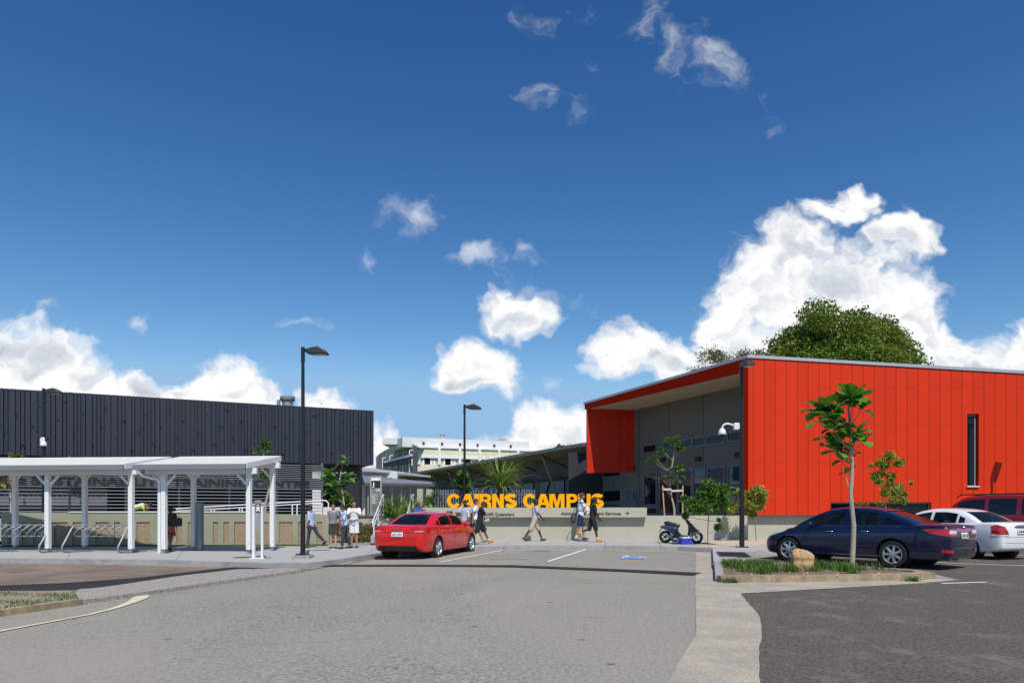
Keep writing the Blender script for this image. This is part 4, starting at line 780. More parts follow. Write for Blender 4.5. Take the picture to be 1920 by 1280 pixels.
for e_, A_ in enumerate((A0, A1)):
    for (d_, h_) in prof: v.append(A_-ko+Vector((0, d_, h_*(1 if e_ == 0 else .35))))
n = len(prof); f = [(i, (i+1) % n, n+(i+1) % n, n+i) for i in range(n)]+[tuple(range(n)), tuple(range(2*n-1, n-1, -1))]
k.add(v, f); obj('curved_roof', k, M('silver_roof', (.42, .43, .46), .35, .6, var=.06), wk, smooth=50)
k = MB(); k.bar(A0-ko+Vector((0, -.08, .02)), A1-ko+Vector((0, -.08, .02)), .12, .13); obj('gutter', k, M('dark_gutter', (.1, .1, .1)), wk)
for xx in (676, 690, 735, 752, 770, 803):
    t = (xx-600)/209; Y_ = 40.2+6*t; k = MB(); p = W(xx, 0, Y_); k.cyl((p.x-ko.x, Y_-ko.y, 0), (p.x-ko.x, Y_-ko.y, A0.z-ko.z+.1), .06, n=8); obj('post', k, M('grey_post', (.33, .34, .36), .5, .3), wk)
k = MB(); a = W(745, 0, 49); k.box(Vector((a.x, 49, 2.2))-ko, (4.6, .1, 2.6)); obj('rear_screen', k, M('dim_screen', (.03, .032, .036), .7), wk)
for xx, Y_ in ((788, 31.5), (805, 32)):
    p = W(xx, 0, Y_); k = MB(); k.box((0, 0, 1.0), (.26, .3, 2.0)); tag(obj('gate_pillar', k, m_wall, loc=(p.x, Y_, .35), bevel=.01), 'pale green gate pillar %s' % ('behind the spiky plants, left of the other' if xx < 800 else 'nearest the yellow letters'), 'pillar', 'gate pillars')
bf = thing('batten_fence', 'grey vertical batten fence behind the yellow letters', 'fence', (W(916, 0, 31).x, 31, 1.06)); k = MB(); rng = random.Random(2)
x = W(812, 0, 31).x-bf.location.x; xe = W(1004, 0, 31).x-bf.location.x
while x < xe: k.box((x, 0, .63), (.05, .05, 1.26)); x += .115
obj('battens', k, M('grey_batten', (.20, .21, .24), .5, .3, var=.1), bf); k = MB()
for z_ in (.25, 1.05): k.box((0, .05, z_), (xe*2, .04, .05))
obj('rails', k, M('grey_batten', (.2, .2, .2)), bf)
# ------------------------------------------------------------------ bus shelters
m_sh = M('shelter_white', (.74, .74, .73), .45, var=.02, scale=4, col2=(.70, .70, .68), c2lo=.55, c2hi=.8); m_gut = M('gutter_grey', (.19, .20, .22), .5, .0, var=.04); m_galv = M('galvanised', (.30, .31, .32), .5, .6, var=.18, scale=9)
m_roof = M('white_roof_sheet', (.64, .63, .58), .45, var=.03)
O2 = P(467, 1037.8, .14); O2b = P(308, 1036.8, .14); O1 = P(242, 1036.8, .14); O1b = P(90, 1035.4, .14)
sx = (O2-O1b); sx.z = 0; sx.normalize(); saz = math.atan2(sx.y, sx.x); sy_ = Vector((-sx.y, sx.x, 0))
dep = 1.75
def proj(p): d = p-O2; return d.dot(sx)
def shelter(lbl, posts, x0, x1, pipe):
    t = thing('bus_shelter', lbl, 'shelter', O2, saz, 'white post and beam shelters over the footpath'); zb_, zr = 2.64, 2.94
    for xx in posts:
        for yy_, h in ((0, zb_), (dep, zr)):
            if h == zr and xx < -9.5: pass
            o = obj('post', MB().box((xx, yy_, (h+.14)/2), (.148, .148, h-.14)), m_sh, t, bevel=.006)
            k = MB(); k.box((xx, yy_, .07), (.09, .09, .14)); k.box((xx, yy_, .008), (.16, .16, .016)); obj('stirrup', k, m_galv, o)
            k = MB(); [k.cyl((xx+a, yy_-.072, z_), (xx+a, yy_-.086, z_), .012, n=6) for a, z_ in ((-.04, .22), (.04, .34))]; obj('bolts', k, m_galv, o)
            for s in (-1, 1):
                if not (x0+.3 < xx+s*.42 < x1): continue
                k = MB(); k.bar((xx+s*.06, yy_, h-.36), (xx+s*.40, yy_, h-.02), .05, .07); obj('brace', k, m_sh, t)
    k = MB(); k.box(((x0+x1)/2+.12, 0, zb_+.10), (x1-x0+.04, .12, .20)); obj('front_beam', k, m_sh, t, bevel=.004)
    k = MB(); k.box(((x0+x1)/2+.12, dep, zr+.10), (x1-x0+.04, .12, .20)); obj('rear_beam', k, m_sh, t)
    for xx in posts: k = MB(); k.bar((xx, -.3, zb_+.22), (xx, dep+.3, zr+.24), .08, .12); obj('rafter', k, m_sh, t)
    y0_, y1_, z0_, z1_ = -.42, dep+.34, zb_+.30, zr+.42; k = MB(); n = int((x1-x0)/.076); v = []; f = []
    for i in range(n*2+1):
        h = (.018 if i % 2 else 0); xx = x0+(x1-x0)*i/(n*2); v += [(xx, y0_, z0_+h), (xx, y1_, z1_+h), (xx, y1_, z1_+h-.02), (xx, y0_, z0_+h-.02)]
    for i in range(n*2): a = i*4; f += [(a, a+1, a+5, a+4), (a+2, a+3, a+7, a+6)]
    k.add(v, f); obj('roof_sheet', k.mesh('r', False), m_roof, t)
    for s, xx in ((-1, x0-.02), (1, x1+.02)):
        k = MB(); k.prism([(xx-.012, y0_-.04, z0_-.14), (xx-.012, y1_+.03, z1_-.15), (xx-.012, y1_+.03, z1_+.035), (xx-.012, y0_-.04, z0_+.035)], (.024, 0, 0)); obj('barge_board', k, m_sh, t)
    k = MB(); k.bar((x0, y0_-.07, z0_-.09), (x1, y0_-.07, z0_-.09), .13, .18); obj('gutter', k, m_gut, t, bevel=.012)
    k = MB(); k.box(((x0+x1)/2, y1_+.02, z1_-.03), (x1-x0, .03, .14)); obj('rear_flashing', k, m_sh, t)
    if pipe is not None:
        k = MB(); k.tube([(pipe-.42, y0_-.06, z0_-.12), (pipe-.42, y0_-.05, z0_-.25), (pipe-.36, y0_+.05, z0_-.36), (pipe-.2, -.2, z0_-.43), (pipe-.05, -.05, z0_-.46), (pipe, 0, z0_-.52), (pipe, 0, z0_-.62)], .05, 10); obj('gutter_elbow', k, m_sh, t, smooth=60)
        k = MB(); k.box((pipe, 0, (z0_-.55)/2), (.10, .10, z0_-.55)); obj('downpipe', k, m_sh, t, bevel=.01)
    return t
p2, p1 = proj(O2b), proj(O1); p0 = proj(O1b); e1 = p1+.12
shelter('right hand white shelter, nearest the tall black lamp post', [p2, 0], e1+.30, .13, p2-.16)
shelter('left hand white shelter, cut off by the edge of the picture', [p0-2.75, p0, p1], p0-4.6, e1-.05, None)
# bicycle racks under the shelter
def rack(lbl, org):
    t = thing('bicycle_rack', lbl, 'bicycle rack', org, saz, 'galvanised bicycle racks under the left hand shelter'); Lr = 2.0
    def end(xx, k):
        k.tube([(xx+.30, .62, .03), (xx+.12, .3, .03), (xx, -.22, .03), (xx-.02, -.38, .05), (xx-.02, -.46, .14), (xx-.01, -.44, .24), (xx, -.30, .44), (xx, -.05, .78), (xx+.02, .02, .88), (xx+.08, .06, .925), (xx+.2, .06, .93)], .033, 10)
    k = MB(); end(0, k); obj('end_frame', k, m_galv, t, smooth=60); k = MB(); end(Lr, k); obj('end_frame', k, m_galv, t, smooth=60)
    k = MB(); k.cyl((.15, .06, .93), (Lr+.2, .06, .93), .03); obj('top_rail', k, m_galv, t, smooth=60); k = MB(); k.cyl((.10, .0, .55), (Lr+.06, .0, .55), .014); obj('lower_rail', k, m_galv, t, smooth=60)
    for i in range(7):
        xx = .26+i*.275; k = MB(); k.tube([(xx+.12, .05, .92), (xx+.02, -.10, .78), (xx-.06, -.16, .66), (xx-.10, -.14, .58), (xx-.07, -.04, .555), (xx+.0, .0, .55)], .014, 6); obj('hanger', k, m_galv, t, smooth=60)
        if i < 5: k = MB(); k.tube([(xx-.06, .08, .92), (xx+.06, .2, .72), (xx+.16, .26, .58), (xx+.1, .12, .55)], .012, 6); obj('hanger', k, m_galv, t, smooth=60)
rack('left bicycle rack, at the picture edge under the shelter', P(-4, 1034, .14)+Vector((0, -.1, 0))); rack('right bicycle rack, between the middle posts of the shelter', P(139, 1034.5, .14)+Vector((0, -.1, 0)))
# ------------------------------------------------------------------ lamp posts
m_pole = M('black_paint', (.012, .014, .017), .38, .1, var=.1)
def lamp(lbl, loc, h, rz, r=.075, plinth=False):
    t = thing('lamp_post', lbl, 'lamp post', loc, rz, 'black lamp posts of the campus')
    k = MB(); k.cyl((0, 0, .02), (0, 0, h-.12), r, r*.62, 16); obj('pole', k, m_pole, t, smooth=60)
    k = MB(); k.cyl((0, 0, h-.42), (0, 0, h+.02), r*.78, n=16); k.cyl((.03, 0, h-.08), (.2, 0, h-.05), .045); obj('head_bracket', k, m_pole, t, smooth=40)
    k = MB(); k.prism([(.10, -.15, h-.16), (.22, -.15, h-.02), (.46, -.15, h+.03), (.68, -.15, h-.08), (.78, -.15, h-.20), (.44, -.15, h-.21), (.30, -.15, h-.20)], (0, .30, 0)); obj('lamp_head', k, M('lamp_grey', (.035, .038, .042), .45, .2), t, bevel=.03, smooth=35)
    k = MB(); k.box((.53, 0, h-.213), (.34, .2, .014)); obj('lens', k, M('lens', (.55, .5, .4), .2), t)
    k = MB(); k.box((0, 0, .015), (.34, .34, .03)); obj('base_plate', k, m_pole, t)
    k = MB(); [k.cyl((a*.13, b_*.13, .03), (a*.13, b_*.13, .075), .016, n=6) for a in (-1, 1) for b_ in (-1, 1)]; obj('anchor_bolts', k, m_galv, t)
    if plinth: k = MB(); k.box((0, 0, -.055), (.52, .5, .11)); obj('plinth', k, m_kerb, t, bevel=.01)
    return t
l1 = P(568, 1046, .14); lamp('tall black lamp post in front of the group of people, on a concrete plinth', l1+Vector((0, 0, .1)), (HY-652)/F*l1.y+EYE-l1.z-.1, 0, plinth=True)
l2 = W(871, 0, 30.3); lamp('black lamp post rising behind the yellow letters', (l2.x, 30.3, .3), W(0, 759, 30.3).z-.3, R(-10), r=.07)
l3 = P(1391, 1025.5, .14); lamp('black lamp post at the corner of the red building', l3, (HY-681)/F*l3.y+EYE-l3.z, R(-86), r=.085)
l4 = W(82, 0, 29.0); lamp('black lamp post in front of the ribbed building at the far left', (l4.x, 29.0, .3), W(0, 729, 29.0).z-.3, R(0), r=.085)
lamp('black lamp post beside the car park, throwing its shadow on the red wall', (21.6, 28.0, .14), 5.3, R(80))
def dome_cam(lbl, loc, rz, mat=m_wmetal):
    t = thing('security_camera', lbl, 'camera', loc, rz, 'white dome cameras on the lamp posts'); k = MB(); k.box((.13, 0, .0), (.16, .14, .22)); k.box((.05, 0, 0), (.03, .18, .16)); obj('junction_box', k, mat, t, bevel=.01)
    k = MB(); k.tube([(.2, 0, .02), (.32, 0, .07), (.44, 0, .09), (.54, 0, .06), (.60, 0, -.03), (.60, 0, -.1)], .03, 8); obj('arm', k, mat, t, smooth=60)
    k = MB(); k.lathe([(.04, -.06), (.09, -.1), (.125, -.19), (.13, -.27), (.12, -.28)], (.60, 0, 0), n=18); obj('housing', k, mat, t, smooth=50); k = MB(); k.lathe([(.11, -.28), (.10, -.32), (.06, -.36), (.01, -.375)], (.60, 0, 0), n=16); obj('dome', k, m_gl, t, smooth=60)
dome_cam('white dome camera on a curved arm, on the lamp post by the red building', Vector((l3.x-.06, l3.y, W(0, 799, l3.y).z)), R(180)); dome_cam('white dome camera on the far left lamp post', Vector((l4.x, l4.y-.08, W(0, 826, l4.y).z)), R(-52))
dome_cam('small camera on the car park lamp post', Vector((21.6, 27.9, 4.0)), R(-100))
# steel bollard and wayfinding sign
bp_ = P(375, 1031.5, .14); hb = (1031.5-943)/F*bp_.y; k = MB(); k.cyl((0, 0, 0), (0, 0, hb), .125, n=20); bo_ = thing('steel_bollard', 'thick steel pipe bollard standing between the two back shelter posts', 'bollard', bp_); obj('pipe', k, M('dull_steel', (.20, .23, .26), .3, .7, var=.1, stretch=(4, 4, .3)), bo_, smooth=40); k = MB(); k.cyl((0, 0, hb), (0, 0, hb+.015), .135, n=20); k.box((-.1, .12, hb/2), (.05, .06, hb)); obj('cap', k, M('dull_steel', (.2, .2, .2)), bo_)
s0 = P(483, 1046.5, .14); ws = thing('wayfinding_sign', 'slim wayfinding sign with white posts and a vehicle pictogram', 'sign', s0); sc = s0.y/F
k = MB(); k.box((-.115, 0, .67*s0.y/17.5), (.075, .10, 1.34*s0.y/17.5)); obj('post', k, m_sh, ws, bevel=.006); k = MB(); k.box((.125, .05, .665*s0.y/17.5), (.06, .10, 1.33*s0.y/17.5)); obj('post', k, m_sh, ws, bevel=.006)
zs = lambda y_: EYE+(HY-y_)*sc-s0.z
k = MB(); k.box((.01, .02, (zs(937)+zs(994.5))/2), (.19, .03, zs(937)-zs(994.5))); obj('panel', k, M('sign_grey', (.27, .28, .28), .5), ws)
k = MB(); k.box((.01, .003, (zs(943)+zs(960))/2), (.15, .012, zs(943)-zs(960))); obj('pictogram_panel', k, M('sign_brown', (.07, .045, .025), .5), ws)
k = MB(); zc = zs(952); k.prism([(-.045, -.006, zc-.10), (-.045, -.006, zc), (-.028, -.006, zc+.05), (-.02, -.006, zc+.105), (.04, -.006, zc+.105), (.048, -.006, zc+.05), (.065, -.006, zc), (.065, -.006, zc-.10), (.04, -.006, zc-.10), (.04, -.006, zc-.075), (-.02, -.006, zc-.075), (-.02, -.006, zc-.10)], (0, .006, 0)); obj('pictogram', k, M('sign_white', (.8, .8, .8)), ws)
k = MB(); k.box((.01, -.008, zc+.055), (.05, .004, .045)); [k.box((a, -.008, zc-.03), (.022, .004, .03)) for a in (-.025, .045)]; obj('pictogram_gaps', k, M('sign_brown', (.07, .05, .03)), ws)
for i, tx_ in enumerate(('Vehicle', 'Entry')): o = obj('lettering', textmesh(tx_, .022, .004), M('sign_white', (.8, .8, .8)), ws); o.location = (-.06, .0, zs(965+i*2.8))
k = MB(); k.box((.005, .01, .01), (.42, .26, .02)); obj('base_plate', k, m_sh, ws); k = MB(); k.box((.26, .1, .012), (.14, .2, .024)); obj('foot', k, m_galv, ws)
# ------------------------------------------------------------------ trees and plants
def M_leaf(name, c, c2, rough=.5, sc=1.2, trans=.25, spec=.4):
    m = M(name, c, rough, var=.35, scale=sc*6, col2=c2, c2lo=.45, c2hi=.62, trans=trans, spec=spec); return m
m_lfd = M_leaf('leaf_dark', (.042, .082, .014), (.085, .115, .018), sc=.12); m_lfg = M_leaf('leaf_green', (.062, .155, .018), (.12, .22, .03), sc=.8); m_lfy = M_leaf('leaf_yellow_green', (.14, .24, .03), (.30, .26, .04), sc=.8)
m_lfo = M_leaf('leaf_bronze', (.18, .30, .035), (.40, .24, .035), sc=1.0); m_lfb = M_leaf('leaf_broad', (.085, .24, .022), (.18, .34, .04), rough=.30, sc=.9, spec=.6); m_blade = M_leaf('blade_leaf', (.15, .25, .04), (.32, .38, .09), sc=1.5)
m_bark = M('bark', (.24, .20, .15), .95, var=.3, scale=14, bump=.5, stretch=(1, 1, .4)); m_bark2 = M('pale_bark', (.38, .33, .25), .9, var=.25, scale=16, bump=.5, stretch=(1, 1, 3)); m_bark3 = M('brown_stem', (.22, .13, .08), .9, var=.2, scale=10)
def leafcloud(blobs_, n, size, rs, shell=.55, aspect=.5, down=0.0):
    """many small leaf faces scattered through ellipsoidal clumps"""
    g = np.random.default_rng(rs); bl = np.array(blobs_); w = bl[:, 3]*bl[:, 4]*bl[:, 5]; w = w**.7; idx = g.choice(len(bl), n, p=w/w.sum())
    d = g.normal(size=(n, 3)); d /= np.linalg.norm(d, axis=1)[:, None]; r = (shell+(1-shell)*g.random(n))**1.0*(1+.14*g.normal(size=n)); c = bl[idx, :3]+d*r[:, None]*bl[idx, 3:6]
    a = g.normal(size=(n, 3))+d*.5; a[:, 2] -= down; a /= np.linalg.norm(a, axis=1)[:, None]; b_ = np.cross(a, g.normal(size=(n, 3))); b_ /= np.linalg.norm(b_, axis=1)[:, None]
    s = size*(.6+.8*g.random(n)); A = a*s[:, None]*.5; B = b_*(s*aspect)[:, None]*.5
    v = np.stack([c-A, c+B, c+A, c-B], 1).reshape(-1, 3); me = bpy.data.meshes.new('leaves'); k = n
    me.vertices.add(4*k); me.vertices.foreach_set('co', v.astype(np.float32).ravel()); me.loops.add(4*k); me.loops.foreach_set('vertex_index', np.arange(4*k, dtype=np.int32))
    me.polygons.add(k); me.polygons.foreach_set('loop_start', np.arange(0, 4*k, 4, dtype=np.int32)); me.polygons.foreach_set('loop_total', np.full(k, 4, dtype=np.int32)); me.update(calc_edges=True); me.validate(); return me
def limbs(k, base, targets, r0, r1, rng, n=7):
    for t_ in targets:
        b_, t_ = Vector(base), Vector(t_); m1 = b_.lerp(t_, .35)+Vector((rng.uniform(-.1, .1), rng.uniform(-.1, .1), .12))*(t_-b_).length; m2 = b_.lerp(t_, .7)+Vector((rng.uniform(-.06, .06), rng.uniform(-.06, .06), .06))*(t_-b_).length
        k.tube([b_, m1, m2, t_], [r0, r0*.7+r1*.3, r0*.4+r1*.6, r1], n)
def big_tree(lbl, base, h, rad, sq, nleaf, size, rs, mat, holes=0, nb=52, zlow=.35, up=1.0):
    rng = random.Random(rs); t = thing('leafy_tree', lbl, 'tree', base); bl = []; tg = []
    for i in range(nb):
        a = rng.uniform(0, 2*math.pi); zt_ = rng.uniform(zlow, 1); rr = rad*math.sqrt(max(0, 1-((zt_-.42)/.62)**2))*rng.uniform(.55, .95); z_ = h*zt_*rng.uniform(.93, 1.0)
        s = rad*rng.uniform(.15, .30); bl.append((math.cos(a)*rr, math.sin(a)*rr*sq, z_-s*.4, s*1.1, s*1.1, s*.85)); tg.append((math.cos(a)*rr*.85, math.sin(a)*rr*sq*.85, z_-s*.6))
    obj('crown', leafcloud(bl, nleaf, size, rs, shell=.35), mat, t); k = MB(); k.tube([(0, 0, -.3), (.1, 0, h*.2), (0, .1, h*.34)], [rad*.06, rad*.05, rad*.045], 10); limbs(k, (0, .1, h*.33), tg[:26], rad*.028, rad*.005, rng); obj('trunk', k, m_bark, t, smooth=60); return t
m_lfd = M_leaf('leaf_canopy', (.105, .175, .018), (.185, .22, .028), sc=.10, rough=.6, spec=.25)
YT = 58; c0 = W(1568, 0, YT); t = thing('leafy_tree', 'big green domed tree rising behind the red building', 'tree', (c0.x, YT, 0)); rng = random.Random(12); bl = []; tg = []
for i in range(150):
    a = i*2.39996+rng.uniform(-.2, .2); u = (i+.5)/150; el_ = math.asin(min(1, u*1.02)); rr = rng.uniform(.70, .98) if i % 3 else rng.uniform(.3, .7); lump = 1+.10*math.sin(a*3+1)+.06*math.sin(a*7+el_*5)
    s_ = rng.uniform(.9, 1.55); x, y_, z_ = 6.3*rr*lump*math.cos(a)*math.cos(el_*.92)**.62, 5.6*rr*math.sin(a)*math.cos(el_*.92)**.62, 11.4+6.5*rr*math.sin(el_)*(1+.06*math.sin(a*5)+.05*math.sin(a*2+1)); bl.append((x, y_, z_, s_*1.1, s_*1.1, s_*.8)); tg.append((x*.85, y_*.85, z_-.4))
obj('crown', leafcloud(bl, 95000, .27, 4, shell=.55), m_lfd, t); k = MB(); k.tube([(0, 0, -.3), (.1, 0, 5), (0, .1, 8.5)], [.45, .36, .32], 10); limbs(k, (0, .1, 8.4), tg[::5], .17, .03, rng); obj('trunk', k, m_bark, t, smooth=60)
YT = 50; c0 = W(1350, 0, YT); big_tree('thin crowned tree just showing above the roof fascia, left of the big tree', (c0.x, YT, 0), (HY-650)/F*YT+EYE, 84/F*YT, .8, 9000, .15, 8, M_leaf('leaf_olive', (.09, .12, .03), (.17, .13, .05), sc=.3), nb=34, zlow=.72)
c0 = W(1415, 0, YT); big_tree('sparse twiggy tree top over the corner of the red building', (c0.x, YT, 0), (HY-638)/F*YT+EYE, 70/F*YT, .8, 7000, .14, 9, M_leaf('leaf_olive', (.09, .12, .03), (.17, .13, .05)), nb=26, zlow=.74)
YT = 95; c0 = W(1067, 0, YT); big_tree('rounded tree beyond the dark roof, left of the red fin', (c0.x, YT, 0), (HY-822)/F*YT+EYE, 42/F*YT, .8, 9000, .30, 10, M_leaf('leaf_mid', (.10, .16, .03), (.15, .22, .05), sc=.2), nb=46)
def big_leaf(mb, p, d, L, w_, droop, rng, cup=.12):
    """one broad leaf: midrib from p along d, curving down by droop"""
    d = Vector(d).normalized(); side = d.cross(Vector((0, 0, 1))); side = Vector((1, 0, 0)) if side.length < .05 else side.normalized(); side = (side+Vector((rng.uniform(-.4, .4), rng.uniform(-.4, .4), rng.uniform(-.5, .5)))*.6).normalized()
    pts = []; q = Vector(p); dd = d.copy(); n = 5
    for i in range(n+1): pts.append(q.copy()); q = q+dd*L/n; dd = (dd+Vector((0, 0, -droop/n))).normalized()
    prof = [.12, .5, .85, 1.0, .8, .05]; v = []; f = []
    for i, c_ in enumerate(pts):
        up = side.cross((pts[min(i+1, n)]-pts[max(i-1, 0)]).normalized()); hw = w_*prof[i]/2; wv = math.sin(i*2.3+L*40)*.05*w_
        v += [c_-side*hw+up*(hw*cup*2+wv), c_, c_+side*hw+up*(hw*cup*2-wv)]
    for i in range(n): a = i*3; f += [(a, a+1, a+4, a+3), (a+1, a+2, a+5, a+4)]
    mb.add(v, f)
def rosette(mb, c_, n, L, w_, rng, up=.35, droop=.9, lean=(0, 0, 0)):
    for i in range(n):
        a = 2*math.pi*(i*.382+rng.uniform(-.04, .04)); e = rng.uniform(-.45, 1.25)+up*.3; d = Vector((math.cos(a), math.sin(a), e))+Vector(lean)
        big_leaf(mb, Vector(c_)+Vector((rng.uniform(-.03, .03),)*3), d, L*rng.uniform(.7, 1.15), w_*rng.uniform(.75, 1.15), droop*rng.uniform(.4, 1.3), rng)
def px_tree(name, lbl, cat, bx, by, Y, dz, trunk, tips, L, w_, rs, mat, bark=None, nleaf=11, fullr=.35, base=None, group=None, r0=.05, r1=.014, jit=.3, droop=.9):
    """trunk and branch tips traced from the photo at distance Y, spread in depth"""
    rng = random.Random(rs); b0 = base if base is not None else W(bx, by, Y); t = thing(name, lbl, cat, b0, group=group); k = MB(); tr = [W(x, y_, Y)-b0+Vector((0, rng.uniform(-.03, .03), 0)) for x, y_ in trunk]; tr[0] = Vector((0, 0, -.05))
    k.tube(tr, [r0+(r0*.4-r0)*i/(len(tr)-1) for i in range(len(tr))], 9); lm = MB()
    for x, y_, *o_ in tips:
        p = W(x, y_, Y)-b0+Vector((0, rng.uniform(-jit, jit), 0)); j = min(range(len(tr)), key=lambda i: (tr[i]-p).length+max(0, tr[i].z-p.z+.25)*3+(9 if i == 0 else 0)); s = tr[j]
        k.tube([s, s.lerp(p, .5)+Vector((0, 0, -.06*(p-s).length)), p], [r0*.24, r0*.18, r1*.6], 6); rosette(lm, p, o_[0] if o_ else nleaf, L*(o_[1] if len(o_) > 1 else 1), w_*(o_[1] if len(o_) > 1 else 1), rng, droop=droop)
    obj('trunk', k, bark or m_bark2, t, smooth=60); obj('crown', lm.mesh('leaves', False), mat, t, smooth=180); return t
b0 = P(1597, 1063, .10); Yt = b0.y
px_tree('broad_leaf_tree', 'young broad leaved tree with a ringed trunk in front of the blue car', 'tree', 0, 0, Yt, 0, [(1597, 1063), (1600, 1020), (1601, 985), (1597, 950), (1594, 925), (1598, 895), (1599, 870), (1597, 845), (1594, 800), (1590, 762)],
        [(1589, 752, 13, 1.25), (1593, 745, 9, 1.2), (1612, 768, 4), (1544, 757, 7, .8), (1527, 771, 4, .7), (1542, 770, 9), (1560, 772, 8), (1571, 765, 6), (1548, 785, 7), (1534, 790, 5), (1568, 790, 10), (1556, 808, 9, .9), (1578, 800, 8), (1612, 807, 6, .9), (1605, 822, 7, .95), (1617, 828, 5, .9), (1584, 822, 8), (1566, 830, 9), (1578, 845, 8), (1592, 836, 8), (1587, 862, 5, .8), (1590, 886, 3, .6), (1604, 848, 4, .6)],
        .40, .25, 21, m_lfb, base=b0, r0=.060, nleaf=11, jit=.22, droop=.9)
Yl = 26.5
px_tree('broad_leaf_tree', 'leaning broad leaved sapling seen over the right hand shelter roof', 'tree', 497, 966, 29.0, 0, [(497, 966), (499, 940), (505, 918), (507, 905), (498, 880), (494, 850)], [(492, 840, 14, 1.15), (503, 845, 10), (484, 848, 9), (498, 832, 9), (497, 886, 12), (508, 890, 8), (487, 892, 8), (502, 900, 6)], .36, .15, 22, m_lfg, base=W(497, 966, 29.0), r0=.055)
px_tree('broad_leaf_tree', 'broad leaved sapling behind the group of people, in front of the black column', 'tree', 0, 0, 29.4, 0, [(646, 975), (645, 945), (642, 925), (636, 905), (640, 880)], [(642, 868, 6, .8), (646, 862, 5, .8), (617, 888, 10, 1.1), (613, 905, 8, 1.1), (622, 896, 9), (626, 915, 10), (616, 925, 8), (628, 932, 8), (650, 895, 7), (655, 905, 5), (640, 905, 7), (636, 920, 6), (606, 895, 5)], .46, .24, 23, m_lfb, base=W(646, 968, 29.4), r0=.045)
px_tree('broad_leaf_tree', 'thin pale stemmed sapling behind the far left shelter post', 'tree', 0, 0, 29, 0, [(21, 963), (19, 930), (22, 912), (18, 895), (26, 870)], [(28, 858, 10), (33, 862, 8), (20, 861, 8), (8, 890, 7), (12, 905, 9), (6, 900, 6), (14, 915, 6)], .42, .2, 24, M_leaf('leaf_rusty', (.12, .17, .03), (.28, .14, .04)), base=W(21, 964, 29), r0=.04)
b0 = Vector((W(1265, 964, 29.6).x, 29.6, 1.05))
px_tree('staked_tree', 'young forked tree tied between two timber stakes', 'tree', 0, 0, 29.6, 0, [(1265, 966), (1264, 950), (1259, 930), (1255, 910), (1258, 885), (1262, 862), (1264, 840)], [(1261, 825, 11, 1.1), (1254, 828, 8), (1268, 832, 9), (1272, 838, 7), (1243, 842, 8), (1246, 850, 5), (1279, 843, 8), (1222, 861, 9, .9), (1231, 860, 5), (1270, 845, 7), (1264, 820, 7), (1262, 876, 5), (1276, 878, 8), (1270, 886, 7, 1.1), (1263, 900, 5, 1.2), (1238, 897, 3, 1.3), (1240, 905, 2, 1.3), (1275, 893, 6)], .36, .17, 25, m_lfg, base=b0, r0=.055, nleaf=8)
tk = thing('tree_stakes', 'two timber stakes with cross battens holding the forked tree', 'stakes', b0)
for xa, xb in ((1246, 1242), (1280, 1280)): k = MB(); a, b_ = W(xa, 968, 29.5)-b0, W(xb, 910, 29.5)-b0; k.bar(a, b_, .06, .05); obj('stake', k, M('timber', (.46, .32, .20), .85, var=.15, stretch=(6, 6, .6)), tk)
k = MB(); k.bar(W(1243, 917, 29.42)-b0, W(1259, 917, 29.42)-b0, .03, .08); k.bar(W(1258, 920, 29.42)-b0, W(1281, 919, 29.42)-b0, .03, .08); obj('batten', k, M('pale_timber', (.6, .52, .38), .85), tk)
def bushy(lbl, base, Y, stem, clumps, n, size, rs, mat, r0=.02, aspect=.34):
    rng = random.Random(rs); t = thing('small_tree', lbl, 'tree', base); k = MB(); tr = [W(x, y_, Y)-base for x, y_ in stem]; k.tube(tr, [r0+(r0*.5-r0)*i/(len(tr)-1) for i in range(len(tr))], 7); bl = []
    for x, y_, r_ in clumps:
        p = W(x, y_, Y)-base+Vector((0, rng.uniform(-.35, .35), 0)); rr = r_/F*Y; bl.append((p.x, p.y, p.z, rr, rr*1.1, rr*.85)); j = min(range(1, len(tr)), key=lambda i: (tr[i]-p).length+max(0, tr[i].z-p.z)*3); k.tube([tr[j], tr[j].lerp(p, .5)+Vector((0, 0, -.03)), p], [r0*.5, r0*.4, r0*.25], 5)
    obj('stem', k, m_bark3, t, smooth=60); obj('crown', leafcloud(bl, n, size, rs, shell=.15, aspect=aspect, down=.15), mat, t); return t
b0 = P(1327, 1021, .14); b0.z -= .0
bushy('small leafy tree standing in the sand beside the scooter', b0, b0.y, [(1327, 1021), (1327, 1000), (1328, 975), (1330, 955), (1333, 940)], [(1330, 918, 17), (1315, 925, 15), (1345, 925, 16), (1300, 945, 17), (1292, 955, 12), (1318, 945, 18), (1340, 945, 18), (1360, 915, 12), (1352, 940, 14), (1285, 935, 9), (1349, 988, 9), (1344, 975, 5), (1325, 905, 10), (1310, 955, 11), (1357, 928, 11), (1290, 966, 8)], 4600, .17, 31, m_lfg, r0=.022)
b0 = P(1418, 1014, .14)
bushy('small bronze tipped tree growing right of the corner lamp post', b0, b0.y, [(1418, 1014), (1416, 985), (1414, 965), (1412, 950)], [(1415, 920, 14), (1405, 930, 14), (1428, 928, 12), (1434, 938, 8), (1412, 945, 15), (1425, 948, 12), (1400, 945, 10), (1388, 922, 8), (1416, 964, 8), (1404, 958, 7), (1383, 925, 6), (1375, 948, 12), (1370, 957, 9), (1385, 945, 9)], 3600, .16, 32, m_lfo, r0=.018)
b0 = Vector((W(1668, 0, 27.0).x, 27.0, .14))
